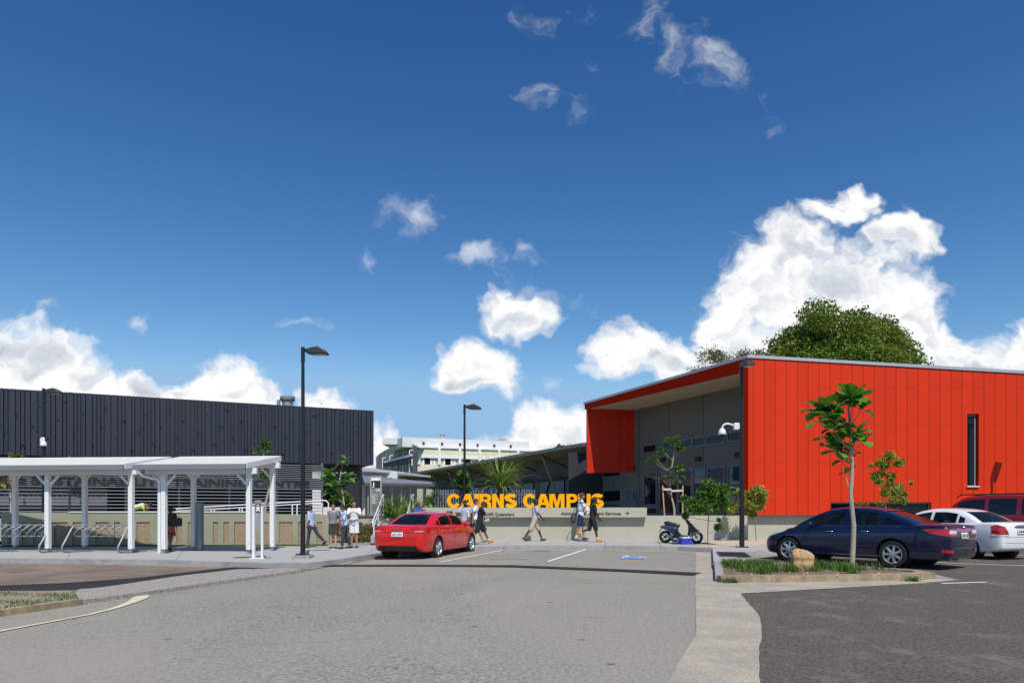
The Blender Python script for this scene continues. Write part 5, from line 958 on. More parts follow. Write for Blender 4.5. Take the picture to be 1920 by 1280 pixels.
bushy('slender bronze leaved tree between the blue car and the red wall', b0, 27.0, [(1668, 1014), (1668, 970), (1667, 930), (1665, 890), (1667, 865)], [(1668, 856, 12), (1655, 867, 12), (1664, 872, 10), (1680, 868, 10), (1690, 866, 9), (1640, 872, 6), (1650, 892, 12), (1643, 902, 9), (1658, 886, 8), (1672, 892, 10), (1665, 908, 8), (1680, 905, 8), (1662, 922, 12), (1678, 922, 12), (1693, 912, 10), (1697, 925, 8), (1690, 938, 10), (1672, 936, 10), (1650, 942, 8), (1700, 905, 5), (1625, 945, 6), (1612, 946, 5)], 5200, .13, 33, m_lfo, r0=.018)
b0 = W(868, 953, 30.6); b0.z = 1.06
bushy('young green tree in front of the batten fence, left of the lamp post', b0, 30.6, [(868, 962), (867, 930), (868, 905), (866, 885)], [(866, 888, 10), (872, 892, 8), (860, 898, 8), (874, 905, 9), (864, 910, 9), (878, 915, 8), (870, 920, 7)], 1300, .2, 34, m_lfg, r0=.025)
for i, (x, y_, r_) in enumerate(((815, 935, 9), (655, 940, 10))):
    b0 = W(x, 955, 31); b0.z = 1.06+(.14 if x < 700 else 0); bl = [(random.Random(i*9+j).uniform(-.4, .4), random.Random(i*7+j).uniform(-.3, .3), .2+.16*j, .26, .26, .2) for j in range(6)]
    t = thing('shrub', ('open shrub beside the gate pillar' if i == 0 else 'dark round shrub behind the group of people'), 'shrub', b0); obj('crown', leafcloud(bl, 500, .16, 40+i, shell=.2, aspect=.45), m_lfd if i else m_lfg, t); k = MB(); k.tube([(0, 0, -.05), (.02, 0, .4), (0, .02, .9)], [.025, .02, .01], 6); obj('stem', k, m_bark3, t)
def blades(mb, c_, n, L, w_, rng, spread=1.0, droop=1.2, up=.5, seg=6):
    for i in range(n):
        a = rng.uniform(0, 2*math.pi); e = rng.uniform(-.1, 1.6)*up; d = Vector((math.cos(a)*spread, math.sin(a)*spread, e+.25)).normalized(); q = Vector(c_)+d*.03; l = L*rng.uniform(.7, 1.15); ww = w_*rng.uniform(.7, 1.2); dr = droop*rng.uniform(.3, 1.5); v = []; f = []; side = d.cross(Vector((0, 0, 1))).normalized()
        for j in range(seg+1):
            t_ = j/seg; hw = ww/2*(min(1, .5+t_*3) if t_ < .2 else (1-t_)**.7+.02); v += [q-side*hw, q+Vector((0, 0, -hw*.5)), q+side*hw]; q = q+d*l/seg; d = (d+Vector((0, 0, -dr/seg*(.3+t_*1.6)))).normalized()
        for j in range(seg): k = j*3; f += [(k, k+1, k+4, k+3), (k+1, k+2, k+5, k+4)]
        mb.add(v, f)
def spiky(lbl, base, n, L, w_, rs, trunk=0.0, droop=1.2, up=.8, heads=((0, 0, 0),), mat=None):
    rng = random.Random(rs); t = thing('spiky_plant', lbl, 'plant', base, group=None); k = MB()
    for h in heads: blades(k, Vector((h[0], h[1], trunk+h[2])), n, L, w_, rng, droop=droop, up=up)
    obj('leaves', k.mesh('l', False), mat or m_blade, t)
    if trunk: k = MB(); k.tube([(0, 0, -.1), (.02, 0, trunk*.5), (0, 0, trunk+.1)], [.11, .10, .14], 10); obj('trunk', k, M('fibre_trunk', (.17, .10, .05), .95, var=.4, scale=16, bump=.8), t, smooth=60)
b0 = W(938, 0, 29.7); b0.z = 1.06
spiky('large fountain of strappy leaves on a short shaggy trunk above the yellow letters', b0, 150, 1.75, .085, 51, trunk=1.3, droop=1.7, up=1.25)
for i, (x, Y_, n, L_) in enumerate(((733, 29.3, 60, 1.4), (745, 28.9, 46, 1.2), (771, 29.6, 50, 1.3), (782, 29.0, 40, 1.1), (757, 30.5, 34, 1.2), (727, 30.0, 30, 1.1))):
    b0 = W(x, 0, Y_); b0.z = 1.0
    spiky(('tallest clump of long dark blades right of the pylon', 'low clump of yellowing blades beside the pylon', 'yellow green clump right of the middle handrail', 'short clump nearest the man in the blue shirt', 'rear clump of blades between the two handrails', 'clump of blades directly behind the pylon edge')[i], b0, n, L_, .075, 52+i, droop=1.0, up=1.5, mat=m_blade if i in (1, 2, 3) else m_lfg)
for i, (x, Y_) in enumerate(((1308, 29.2), (1318, 29.3), (1334, 29.2))):
    b0 = W(x, 0, Y_); b0.z = 1.06; spiky(('left', 'middle', 'right')[i]+'most low yellow clump of blades on top of the wall behind the scooter', b0, 12, .55, .09, 70+i, droop=.5, up=2.2, mat=m_lfy)
# grass: lawn strip, island tufts, verge weeds, planter ground cover
def grass(name, lbl, pts, hmin, hmax, w_, rs, mat, dz, lean=.5):
    g = random.Random(rs); k = MB(); 
    for (x, y_) in pts:
        h = g.uniform(hmin, hmax); a = g.uniform(0, 6.28); d = Vector((math.cos(a), math.sin(a), 0)); s = Vector((-d.y, d.x, 0))*w_/2; b_ = Vector((x, y_, zg(x)+dz)); m_ = b_+Vector((0, 0, h*.6))+d*h*lean*.25; t_ = b_+Vector((0, 0, h*g.uniform(.75, 1)))+d*h*lean*g.uniform(.5, 1.3)
        k.add([b_-s, b_+s, m_+s*.8, m_-s*.8, t_], [(0, 1, 2, 3), (3, 2, 4)])
    return tag(obj(name, k.mesh('g', False), mat), lbl, 'grass', kind='stuff')
g = random.Random(77)
m_gr = M_leaf('grass_blade', (.075, .17, .02), (.15, .21, .05), sc=.6)
pts = []
while len(pts) < 9000: t_ = g.random(); p = lw0.lerp(lw1, t_); pts.append((p.x+g.uniform(-.1, .1), p.y-.02-abs(g.gauss(0, .2))))
grass('lawn_strip', 'narrow strip of mown grass at the foot of the niche wall', pts, .03, .08, .012, 1, m_gr, .14)
from mathutils.geometry import intersect_point_tri_2d
def inpoly(p, poly):
    c_ = False; n = len(poly)
    for i in range(n):
        (xa, ya), (xb, yb) = poly[i], poly[(i+1) % n]
        if (ya > p[1]) != (yb > p[1]) and p[0] < (xb-xa)*(p[1]-ya)/(yb-ya)+xa: c_ = not c_
    return c_
ip = [(4.2, 13.45), (7.6, 13.9), (8.1, 14.2), (8.0, 14.8), (6.7, 16.2), (5.05, 16.5)]
tuft = [(g.uniform(4.3, 8), g.uniform(13.5, 17.4), g.uniform(.12, .32)) for _ in range(170)]
tuft = [t_ for t_ in tuft if inpoly(t_, ip)][:42]; pts = []
for x, y_, r_ in tuft: pts += [(x+g.gauss(0, r_*.45), y_+g.gauss(0, r_*.45)) for _ in range(int(r_*360))]
for _ in range(260): p = (g.uniform(4.2, 8.2), g.uniform(13.4, 17.4)); pts += [p] if inpoly(p, ip) else []
pts = [p for p in pts if inpoly(p, ip)]
grass('island_grass', 'rough green grass tufts in the planted island', pts, .07, .24, .016, 2, m_gr, .09, .8)
pts = [(P(1712, 1090).x+g.gauss(0, .07), P(1712, 1090).y+g.gauss(0, .04)) for _ in range(70)]+[(P(1371, 1093).x+g.gauss(0, .09), P(1371, 1093).y+g.gauss(0, .03)) for _ in range(60)]
grass('kerb_weeds', 'weeds sprouting from the kerb of the planted island', pts, .05, .17, .018, 3, m_gr, .0, 1.0)
vp = [tuple(v) for v in verge[:5]]+[tuple(v) for v in verge[5:]]; pts = []
while len(pts) < 2600:
    p = (g.uniform(-12.5, -6.9), g.uniform(9.2, 12.6))
    if inpoly(p, vp) and (math.sin(p[0]*3.1)+math.sin(p[1]*7+p[0])) > -.2+g.uniform(-.5, .5): pts.append(p)
grass('verge_grass', 'patchy grass and weeds on the left verge', pts, .02, .07, .014, 4, m_gr, .07, .9)
pl_ = MB(); pts = []; g2 = np.random.default_rng(5); v0 = [q_+Vector((0, 0, .06)) for q_ in ps]; bl = []
for i in range(90):
    u_, v_ = float(g2.random()), float(g2.random()); f_ = v0[0].lerp(v0[1], u_*2) if u_ < .5 else v0[1].lerp(v0[2], u_*2-1); b_ = v0[3].lerp(v0[4], u_*2) if u_ < .5 else v0[4].lerp(v0[5], u_*2-1); p = f_.lerp(b_, v_); bl.append((p.x, p.y, p.z+.02, .22, .22, .12))
tag(obj('ground_cover', leafcloud(bl, 9000, .09, 6, shell=.1, aspect=.5), M_leaf('groundcover_leaf', (.09, .13, .03), (.26, .15, .07), sc=.8)), 'low brown and green ground cover filling the sloping planter by the steps', 'ground cover', kind='stuff')
# rock with a plaque
rk = P(1503, 1069, .10); t = thing('memorial_rock', 'rough ochre boulder with a small bronze plaque in the planted island', 'rock', rk); k = MB()
k.ell((0, 0, .20), (.275, .2, .27), n=40, m=26); me = k.mesh('rock'); rr = random.Random(4)
from mathutils import noise as mnoise
for v in me.vertices:
    c_ = v.co; 
    if c_.z < .0: c_.z = -.03
    if c_.x < -.2: c_.x = -.2-(-.2-c_.x)*.35
    flatn = mnoise.fractal(c_*4.0, 1, 2, 5)*.045; c_ += c_.normalized()*flatn
    if c_.z > .30: c_.x -= (c_.z-.30)*.35
    if abs(c_.z-.22) < .05 and c_.y < 0: c_.y += .03*(1-abs(c_.z-.22)/.05)
    if c_.z < .2 and abs(c_.x) < .28: c_.x *= 1.0+.12*(.2-c_.z)/.2
obj('boulder', me, M('ochre_stone', (.42, .25, .11), .9, var=.3, scale=7, bump=.7, bscale=18, col2=(.58, .42, .24), c2lo=.42, c2hi=.62), t, smooth=180)
k = MB(); k.box((-.03, -.155, .375), (.13, .02, .08), rot=Matrix.Rotation(R(-28), 3, 'X')); obj('plaque', k, M('bronze_plaque', (.13, .11, .08), .4, .6), t, bevel=.004)
rng = random.Random(8)
for i in range(14):
    k = MB(); p = (rng.uniform(4.4, 7.6), rng.uniform(13.45, 14.1)); r_ = rng.uniform(.012, .03); k.ell((p[0], p[1], .10+r_*.4), (r_, r_*.8, r_*.6), n=8, m=6); tag(obj('pebble', k, M('pale_stone', (.5, .46, .4), .9)), 'small pale pebbles scattered along the front of the planted island', 'pebble', 'pebbles in the island') if i != 0 else tag(obj('pebble', k, M('pale_stone', (.5, .46, .4), .9)), 'small pale pebbles scattered along the front of the planted island', 'pebble', 'pebbles in the island')
# ------------------------------------------------------------------ vehicles
def interp(keys, x):
    """smooth monotone interpolation through (x, value) keys"""
    xs = [k[0] for k in keys]; ys = [k[1] for k in keys]; n = len(xs)
    if x <= xs[0]: return ys[0]
    if x >= xs[-1]: return ys[-1]
    d = [(ys[i+1]-ys[i])/(xs[i+1]-xs[i]) for i in range(n-1)]
    m = [d[0]]+[0 if d[i-1]*d[i] <= 0 else 2*d[i-1]*d[i]/(d[i-1]+d[i]) for i in range(1, n-1)]+[d[-1]]
    for i in range(n-1):
        if x <= xs[i+1]:
            h = xs[i+1]-xs[i]; t = (x-xs[i])/h; return (2*t**3-3*t*t+1)*ys[i]+(t**3-2*t*t+t)*h*m[i]+(-2*t**3+3*t*t)*ys[i+1]+(t**3-t*t)*h*m[i+1]
def carpaint(name, c, metal=.0, coat=1.0):
    return M(name, c, .32, metal, var=.03, scale=2, coat=coat, spec=.35)
m_tyre = M('tyre_rubber', (.012, .012, .013), .85, var=.2, scale=12, bump=.2); m_trim = M('black_trim', (.014, .014, .015), .5, var=.1); m_chrome = M('chrome', (.62, .63, .65), .12, 1.0, var=.05); m_alloy = M('alloy_silver', (.50, .51, .53), .3, .75, var=.1)
m_seat = M('seat_fabric', (.045, .045, .05), .9, var=.15); m_tail = M('tail_lamp_red', (.42, .008, .006), .12, var=.25, scale=14, coat=1); m_clear = M('clear_lamp', (.62, .62, .64), .12, var=.2, scale=18, coat=1); m_plate = M('number_plate', (.74, .75, .72), .4, var=.03); m_ptext = M('plate_text', (.10, .015, .02), .6)
m_cgl = M_glass('car_glass', (.010, .014, .018), clear=.62, rough=.01); m_cgd = M_glass('tinted_car_glass', (.008, .012, .020), clear=.2, rough=.01)
def patch(bvh, pts, d, off=.005, th=.012, cell=.05, nt_=False):
    """a thin panel whose outline is thrown along d onto the bodywork, so it follows its curves"""
    d = Vector(d).normalized(); U = Vector((-d.y, d.x, 0)); U = Vector((1, 0, 0)) if U.length < .1 else U.normalized(); Vv = U.cross(d)*-1 if U.cross(d).z < 0 else U.cross(d)
    if abs(d.z) > .9: U, Vv = Vector((1, 0, 0)), Vector((0, 1, 0))
    c0 = Vector(pts[0]); p2 = [Vector(((Vector(p)-c0).dot(U), (Vector(p)-c0).dot(Vv))) for p in pts]
    out = []
    for i, a in enumerate(p2):
        b_ = p2[(i+1) % len(p2)]; k = max(1, int((b_-a).length/cell)); out += [a.lerp(b_, j/k) for j in range(k)]
    n0 = len(out); poly = [(p.x, p.y) for p in out]; x0, x1 = min(p.x for p in out), max(p.x for p in out); y0_, y1_ = min(p.y for p in out), max(p.y for p in out); vs = list(out); y = y0_+cell*.5
    while y < y1_:
        x = x0+cell*.5
        while x < x1:
            if inpoly((x, y), poly) and min((Vector((x, y))-q).length for q in out) > cell*.35: vs.append(Vector((x, y)))
            x += cell
        y += cell
    rv, re, rf_, _, _, _ = delaunay_2d_cdt(vs, [(i, (i+1) % n0) for i in range(n0)], [], 1, 1e-5)
    rf_ = [f for f in rf_ if inpoly((sum(rv[i].x for i in f)/len(f), sum(rv[i].y for i in f)/len(f)), poly)]
    o3 = []; n3 = []; ok = []
    for q in rv:
        p = c0+U*q.x+Vv*q.y; h, nn, _, _ = bvh.ray_cast(p-d*4, d)
        ok.append(h is not None and (h-p).length < 1.6); 
        if not ok[-1]: h, nn = p, -d
        if nn.dot(d) > 0: nn = -nn
        o3.append(h); n3.append(nn)
    rf_ = [f for f in rf_ if all(ok[i] for i in f)]; n = len(o3); V = [h+nn*off for h, nn in zip(o3, n3)]+[h+nn*(off-th) for h, nn in zip(o3, n3)]; Fc = [tuple(f) for f in rf_]+[tuple(n+i for i in f[::-1]) for f in rf_]; cnt = set((f[i], f[(i+1) % len(f)]) for f in rf_ for i in range(len(f)))
    Fc += [(b_, a, n+a, n+b_) for a, b_ in cnt if (b_, a) not in cnt]; mb = MB(); mb.add(V, Fc); return mb
def mir(pts): return [(p[0], -p[1], p[2]) for p in pts][::-1]
def wheel(t, x, y, r, w_, spokes, side, mat=None, name='wheel', style=0):
    e = bpy.data.objects.new(name, None); COL.objects.link(e); e.parent = t; e.location = (x, y, r); e.empty_display_size = .1; s = side; rr = r*.69
    k = MB(); k.lathe([(rr, -w_/2), (r*.93, -w_/2), (r, -w_*.36), (r, w_*.36), (r*.93, w_/2), (rr, w_/2), (rr-.01, w_/2-.02), (rr-.01, -w_/2+.02), (rr, -w_/2)], (0, 0, 0), (0, s, 0), 40, cap=False); obj('tyre', k, m_tyre, e, smooth=35)
    k = MB(); k.lathe([(rr+.002, w_/2-.004), (rr-.012, w_/2+.002), (rr-.03, w_/2-.03), (rr-.03, w_/2-.06)], (0, 0, 0), (0, s, 0), 40, cap=False); o = w_/2-.018
    for i in range(spokes):
        a = 2*math.pi*i/spokes; ca, sa = math.cos(a), math.sin(a)
        prs = ((-.0, 1.0),) if style == 0 else ((-.035, 1), (.035, 1))
        for off_, _ in prs:
            p0_, p1_ = Vector((ca*.035-sa*off_*.4, o*s, sa*.035+ca*off_*.4)), Vector((ca*(rr-.02)-sa*off_, (o-.004)*s, sa*(rr-.02)+ca*off_)); dd = (p1_-p0_).normalized(); sd = dd.cross(Vector((0, 1, 0))).normalized(); w0, w1 = (.030, .043) if style == 0 else (.014, .018); v = []
            for p, ww, hh in ((p0_, w0, .02), (p1_, w1, .012)): v += [p-sd*ww/1-Vector((0, s*hh, 0)), p-sd*ww*.6+Vector((0, s*hh, 0)), p+sd*ww*.6+Vector((0, s*hh, 0)), p+sd*ww-Vector((0, s*hh, 0))]
            k.add(v, [(0, 1, 5, 4), (1, 2, 6, 5), (2, 3, 7, 6), (3, 0, 4, 7), (0, 3, 2, 1), (4, 5, 6, 7)])
    k.lathe([(.055, -.01), (.055, .012), (.03, .022), (.005, .024)], (0, o*s, 0), (0, s, 0), 16); obj('rim', k, mat or m_alloy, e, smooth=35)
    k = MB(); k.cyl((0, s*(w_/2-.085), 0), (0, s*(w_/2-.075), 0), rr-.004, n=30); k.cyl((0, s*(w_/2-.075), 0), (0, s*(w_/2-.05), 0), rr*.55, n=24); obj('brake_disc', k, M('brake_dark', (.03, .03, .032), .6, .4), e)
def car(name, lbl, cat, loc, head, g, mats):
    """g: shape description; x runs from the rear bumper forwards, z up"""
    W_ = g['W']/2; t = thing(name, lbl, cat, loc, head); xm = g['axles'][0]; ox = -xm
    L_ = g['L']; zt_, zb_, hw_ = g['zt'], g['zb'], g['hw']; X_ = sorted(set([0, .012, .03, .06, .1, .15, .22, .3, .42]+list(np.arange(.55, L_-.5, .14))+[L_-.42, L_-.3, L_-.22, L_-.14, L_-.08, L_-.04, L_-.015, L_]))
    V = []; Fc = []; n = 0; pr = None
    for x in X_:
        h = interp(hw_, x)*W_; a, b_ = interp(zb_, x), interp(zt_, x); H = b_-a; cr = g.get('crown', .03)*min(1, x/.3, (L_-x)/.3+.15); sh = g.get('tuck', .955)
        half = [(0, a), (h*.78, a), (h*.90, a+.012), (h*.955, a+.05), (h*.975, a+min(.15, H*.25)), (h*.992, a+H*.40), (h, a+H*.60), (h*.995, a+H*.74), (h*(.5+sh/2), a+H*.87), (h*sh, b_-.035), (h*(sh-.035), b_-.010), (h*(sh-.10), b_+cr*.25), (h*.55, b_+cr*.75), (h*.25, b_+cr*.97), (0, b_+cr)]
        rg = half+[(-y, z_) for y, z_ in half[-2:0:-1]]; m_ = len(rg); V += [(x+ox, y, z_) for y, z_ in rg]
        if pr is not None: Fc += [(pr+i, pr+(i+1) % m_, n+(i+1) % m_, n+i) for i in range(m_)]
        pr = n; n += m_
    Fc += [tuple(range(m_-1, -1, -1)), tuple(range(n-m_, n))]; b0_ = MB(); b0_.add(V, Fc); body0 = b0_.mesh('b'); bvb = BVHTree.FromPolygons([v.co for v in body0.vertices], [tuple(p.vertices) for p in body0.polygons])
    R_ = g['r']; cut = MB()
    for ax in g['axles']:
        for s in (-1, 1): cut.cyl((ax+ox, s*(W_-.30), R_+.01), (ax+ox, s*(W_+.4), R_+.01), R_+g.get('gap', .055), n=40)
    body = boolean(body0, cut.mesh('c')); cb_ = g['cab']; roof = cb_['roof']; xa, xb = roof[0][0], roof[-1][0]
    CX = sorted(set([xa]+[round(x, 3) for x in np.arange(xa+.02, xb, .09)]+[xb]+[k[0] for k in roof])); V = []; Fc = []; n = 0; pr = None; belt = cb_['belt']; zmax = max(k[1] for k in roof)
    for x in CX:
        zr = interp(roof, x); zbl = belt-.07; hb = cb_['wb']*W_*(1-.09*max(0, (x-xb+1.0)/1.0)**2-.07*max(0, (xa+.9-x)/.9)**2); hr_ = cb_['wr']*W_
        def hw(z_): u = max(0, (z_-belt)/(zmax-belt)); return hb-(hb-hr_)*(u**1.25)
        H = zr-zbl; half = [(hw(zbl), zbl)]
        for q in (.25, .5, .72, .88): half.append((hw(zbl+H*q)*(1 if q < .8 else .985), zbl+H*q))
        hh = hw(zr); half += [(hh*.945, zbl+H*.965), (hh*.84, zr+.002), (hh*.6, zr+.022), (hh*.3, zr+.032), (0, zr+.036)]
        rg = half+[(-y, z_) for y, z_ in half[-2::-1]]; m_ = len(rg); V += [(x+ox, y, z_) for y, z_ in rg]
        if pr is not None: Fc += [(pr+i, pr+i+1, n+i+1, n+i) for i in range(m_-1)]
        pr = n; n += m_
    cm = MB(); cm.add(V, Fc); cab0 = cm.mesh('cab'); bvc = BVHTree.FromPolygons([v.co for v in cab0.vertices], [tuple(p.vertices) for p in cab0.polygons])
    bm = bmesh.new(); bm.from_mesh(cab0); bmesh.ops.recalc_face_normals(bm, faces=bm.faces)
    if sum(f.normal.z for f in bm.faces) < 0: bmesh.ops.reverse_faces(bm, faces=bm.faces)
    bm.to_mesh(cab0); bm.free(); o = bpy.data.objects.new('t', cab0); COL.objects.link(o); md = o.modifiers.new('s', 'SOLIDIFY'); md.thickness = .03; md.offset = -1; cab = evalmesh(o); bpy.data.objects.remove(o)
    sidew = []
    for (x0_, x1_, zb0, zb1, marg, *rk) in cb_['side']:
        k = 10; top = []; ra, rb2 = (rk+[0, 0])[:2]
        for i in range(k+1):
            u = i/k; x = x0_+(x1_-x0_)*u; z_ = interp(roof, x)-marg; top.append((x, z_))
        lo = [(x0_+ra*0, zb0), (x1_, zb1)]; tp = []
        for x, z_ in top:
            zbase = zb0+(zb1-zb0)*(x-x0_)/(x1_-x0_); tp.append((x+(ra*(z_-zbase) if x < x0_+.2 else 0)+(rb2*(z_-zbase) if x > x1_-.2 else 0)*1, max(z_, zbase+.004)))
        tp = [q for q in tp]; pts = [lo[0], lo[1]]+tp[::-1]
        cl = []; [cl.append(q) for q in pts if not cl or (abs(q[0]-cl[-1][0])+abs(q[1]-cl[-1][1])) > .012]; sidew.append(cl)
    ct = MB()
    for w_ in sidew: ct.prism([(x+ox, -1.4, z_) for x, z_ in w_], (0, 2.8, 0))
    fw = []
    for (x0_, x1_, z0_, z1_, wl_, wh_) in (cb_['rear'], cb_['front']):
        pts = [(-wl_, z0_), (-wh_, z1_), (wh_, z1_), (wl_, z0_)]; fw.append(pts); ct.prism([(x0_+ox, y, z_) for y, z_ in pts], (x1_-x0_, 0, 0))
    cab = boolean(cab, ct.mesh('ct')); bm = bmesh.new(); bm.from_mesh(body); bm.from_mesh(cab); bmesh.ops.remove_doubles(bm, verts=bm.verts, dist=.0004); body.clear_geometry(); bm.to_mesh(body); bm.free()
    obj('body', body, mats['paint'], t, smooth=32)
    for w_ in sidew:
        for s in (-1, 1):
            p3 = [(x+ox, s*.8, z_) for x, z_ in w_]; k = patch(bvc, p3 if s > 0 else p3[::-1], (0, -s, 0), -.010, .006, .09); obj('side_window', k, mats.get('glass', m_cgl), t, smooth=40)
    for nm_, pts, d, x in (('rear_window', fw[0], (1, 0, 0), cb_['rear'][0]), ('windscreen', fw[1], (-1, 0, 0), cb_['front'][1])):
        k = patch(bvc, [(x+ox, y, z_) for y, z_ in pts], d, -.010, .006, .1); obj(nm_, k, mats.get('glass_rear', m_cgd) if nm_ == 'rear_window' else m_cgl, t, smooth=60)
    k = MB(); zf = belt+.035; k.prism([(xa+ox+.25, -cb_['wb']*W_*.86, zf), (xb+ox-.35, -cb_['wb']*W_*.84, zf), (xb+ox-.35, cb_['wb']*W_*.84, zf), (xa+ox+.25, cb_['wb']*W_*.86, zf)], (0, 0, .012)); obj('interior_shelf', k, m_seat, t)
    k = MB()
    for x, ys in ((xa+.95, (-.42, 0, .42)), (xa+1.75, (-.38, .38))):
        for y in ys: k.ell((x+ox, y, belt+.10), (.09, .22, .16)); k.ell((x+ox-.03, y, belt+.24), (.05, .12, .085)); k.cyl((x+ox, y, belt), (x+ox, y, belt+.26), .02, n=6)
    obj('seats', k, m_seat, t, smooth=60)
    for ax in g['axles']:
        for s in (-1, 1):
            wheel(t, ax+ox, s*(W_-.115), R_, .215, g['spokes'], s, style=g.get('style', 0))
            k = MB(); k.lathe([(R_+g.get('gap', .055)-.003, 0), (R_+g.get('gap', .055)-.003, .27), (.05, .272)], (ax+ox, s*(W_-.020), R_+.01), (0, -s, 0), 32, cap=False); me = k.mesh('l'); obj('wheel_arch', me, m_trim, t, smooth=40)
    def put(nm_, pts, d, mat, both=False, off=.004, cell=.05, bv=bvb, th=.012):
        o = obj(nm_, patch(bv, [(p[0]+ox, p[1], p[2]) for p in pts], d, off, th, cell), mat, t, smooth=40)
        if both: obj(nm_, patch(bv, [(p[0]+ox, p[1], p[2]) for p in mir(pts)], (d[0], -d[1], d[2]), off, th, cell), mat, t, smooth=40)
        return o
    def seam(nm_, line, d, w_=.009, mat=None, both=True, bv=bvb, off=.003):
        for i in range(len(line)-1):
            a, b_ = Vector(line[i]), Vector(line[i+1]); dd = (b_-a).normalized(); sd = dd.cross(Vector(d)).normalized()*w_/2; put(nm_, [a-sd, b_-sd, b_+sd, a+sd], d, mat or m_trim, both, off, .12, bv, .006)
    g['extra'](t, put, seam, ox, W_, bvb, bvc); return t
def plate(t, ox, x, z_, txt, tilt=8, w_=.372):
    k = MB(); k.box((0, 0, 0), (.012, w_, .134)); o = obj('number_plate', k, m_plate, t, bevel=.003); o.location = (x+ox, 0, z_); o.rotation_euler = (0, R(tilt), 0)
    q = obj('plate_text', textmesh(txt, .078, .003, .02, width=w_*.84), m_ptext, o); q.rotation_euler = (0, 0, R(-90)); q.location = (-.010, w_*.42, -.045)
def handles(t, ox, lst, mat, W_):
    for x, z_, y in lst:
        for s in (-1, 1):
            k = MB(); k.tube([(x+ox-.1, s*(y-.01), z_), (x+ox-.07, s*(y+.022), z_), (x+ox+.07, s*(y+.022), z_), (x+ox+.1, s*(y-.01), z_)], .011, 6); obj('door_handle', k, mat, t, smooth=60)
def mirrors(t, ox, x, z_, y, mat):
    for s in (-1, 1): k = MB(); k.ell((x+ox, s*(y+.10), z_), (.07, .12, .075)); k.box((x+ox+.01, s*(y+.0), z_-.03), (.06, .12, .03)); obj('wing_mirror', k, mat, t, smooth=60)
def heading(vx, vy): return math.atan2(vy, vx)
# --- red saloon seen from behind
def ex_red(t, put, seam, ox, W_, bvb, bvc):
    y = W_
    for s in (1, -1):
        pts = [(0, .44, .81), (0, .44, .93), (0, .60, .985), (.0, .80, .965), (.32, .905, .93), (.30, .915, .845), (.0, .80, .79), (0, .62, .79)]; pts = pts if s > 0 else mir(pts)
        put('tail_lamp', pts, (.86, -.5*s, 0), m_tail, off=.008); pts = [(0, .56, .83), (0, .56, .86), (.04, .84, .865), (.04, .84, .835)]; put('lamp_reflector', pts if s > 0 else mir(pts), (.86, -.5*s, 0), M('lamp_pink', (.75, .25, .22), .1, var=.5, scale=30, coat=1), off=.011, cell=.03)
    put('bumper_valance', [(0, -.66, .30), (0, .66, .30), (0, .62, .42), (0, -.62, .42)], (1, 0, 0), m_trim, off=.006); put('bumper_valance', [(0, -.72, .25), (0, .72, .25), (0, .68, .32), (0, -.68, .32)], (1, 0, 0), m_trim, off=.009)
    seam('panel_gap', [(0, -.80, .79), (0, -.66, .66), (0, .66, .66), (0, .80, .79)], (1, 0, 0), both=False); seam('panel_gap', [(0, -.44, .82), (0, .44, .82)], (1, 0, 0), w_=.035, both=False, mat=M('lid_shade', (.25, .01, .008), .5))  # the wide lid strip is no gap: shade painted in dark red
    seam('panel_gap', [(0, -.9, .62), (0, -.70, .60), (0, .70, .60), (0, .9, .62)], (1, 0, 0), both=False)
    for x in (1.42, 2.30, 3.30): seam('door_gap', [(x, y, .32), (x+(.05 if x > 3 else 0), y, .97)], (0, -1, 0))
    seam('door_gap', [(1.42, y, .32), (3.30, y, .32)], (0, -1, 0)); seam('crease_tone', [(.5, y, .80), (2.0, y, .80), (4.1, y, .74)], (0, -1, 0), w_=.012, mat=M('crease_shade_red', (.38, .012, .006), .3, coat=1))  # fold along the side: its shade painted as a darker red strip
    handles(t, ox, [(1.72, .83, W_-.012), (2.60, .82, W_-.012)], MATS['red_paint'], W_); mirrors(t, ox, 3.18, 1.02, W_-.06, MATS['red_paint']); plate(t, ox, -.012, .755, '023 LPW')
    k = MB()
    for i in range(4):
        c = (-.012+ox, -.105+.07*i, .905); k.tube([(c[0], c[1]+.048*math.cos(a), c[2]+.048*math.sin(a)) for a in np.linspace(0, 2*math.pi, 19)], .006, 6, cap=False)
    obj('ring_badge', k, m_chrome, t, smooth=60); k = MB(); k.prism([(xq+ox, yq, 1.455) for xq, yq in ((1.75, 0), (1.9, .02), (2.0, 0), (1.9, -.02))], (0, 0, .05)); obj('roof_aerial', k, MATS['red_paint'], t)
    for s in (-1, 1): k = MB(); k.cyl((-.02+ox, s*.52, .30), (.2+ox, s*.52, .30), .035); obj('exhaust', k, m_trim, t)
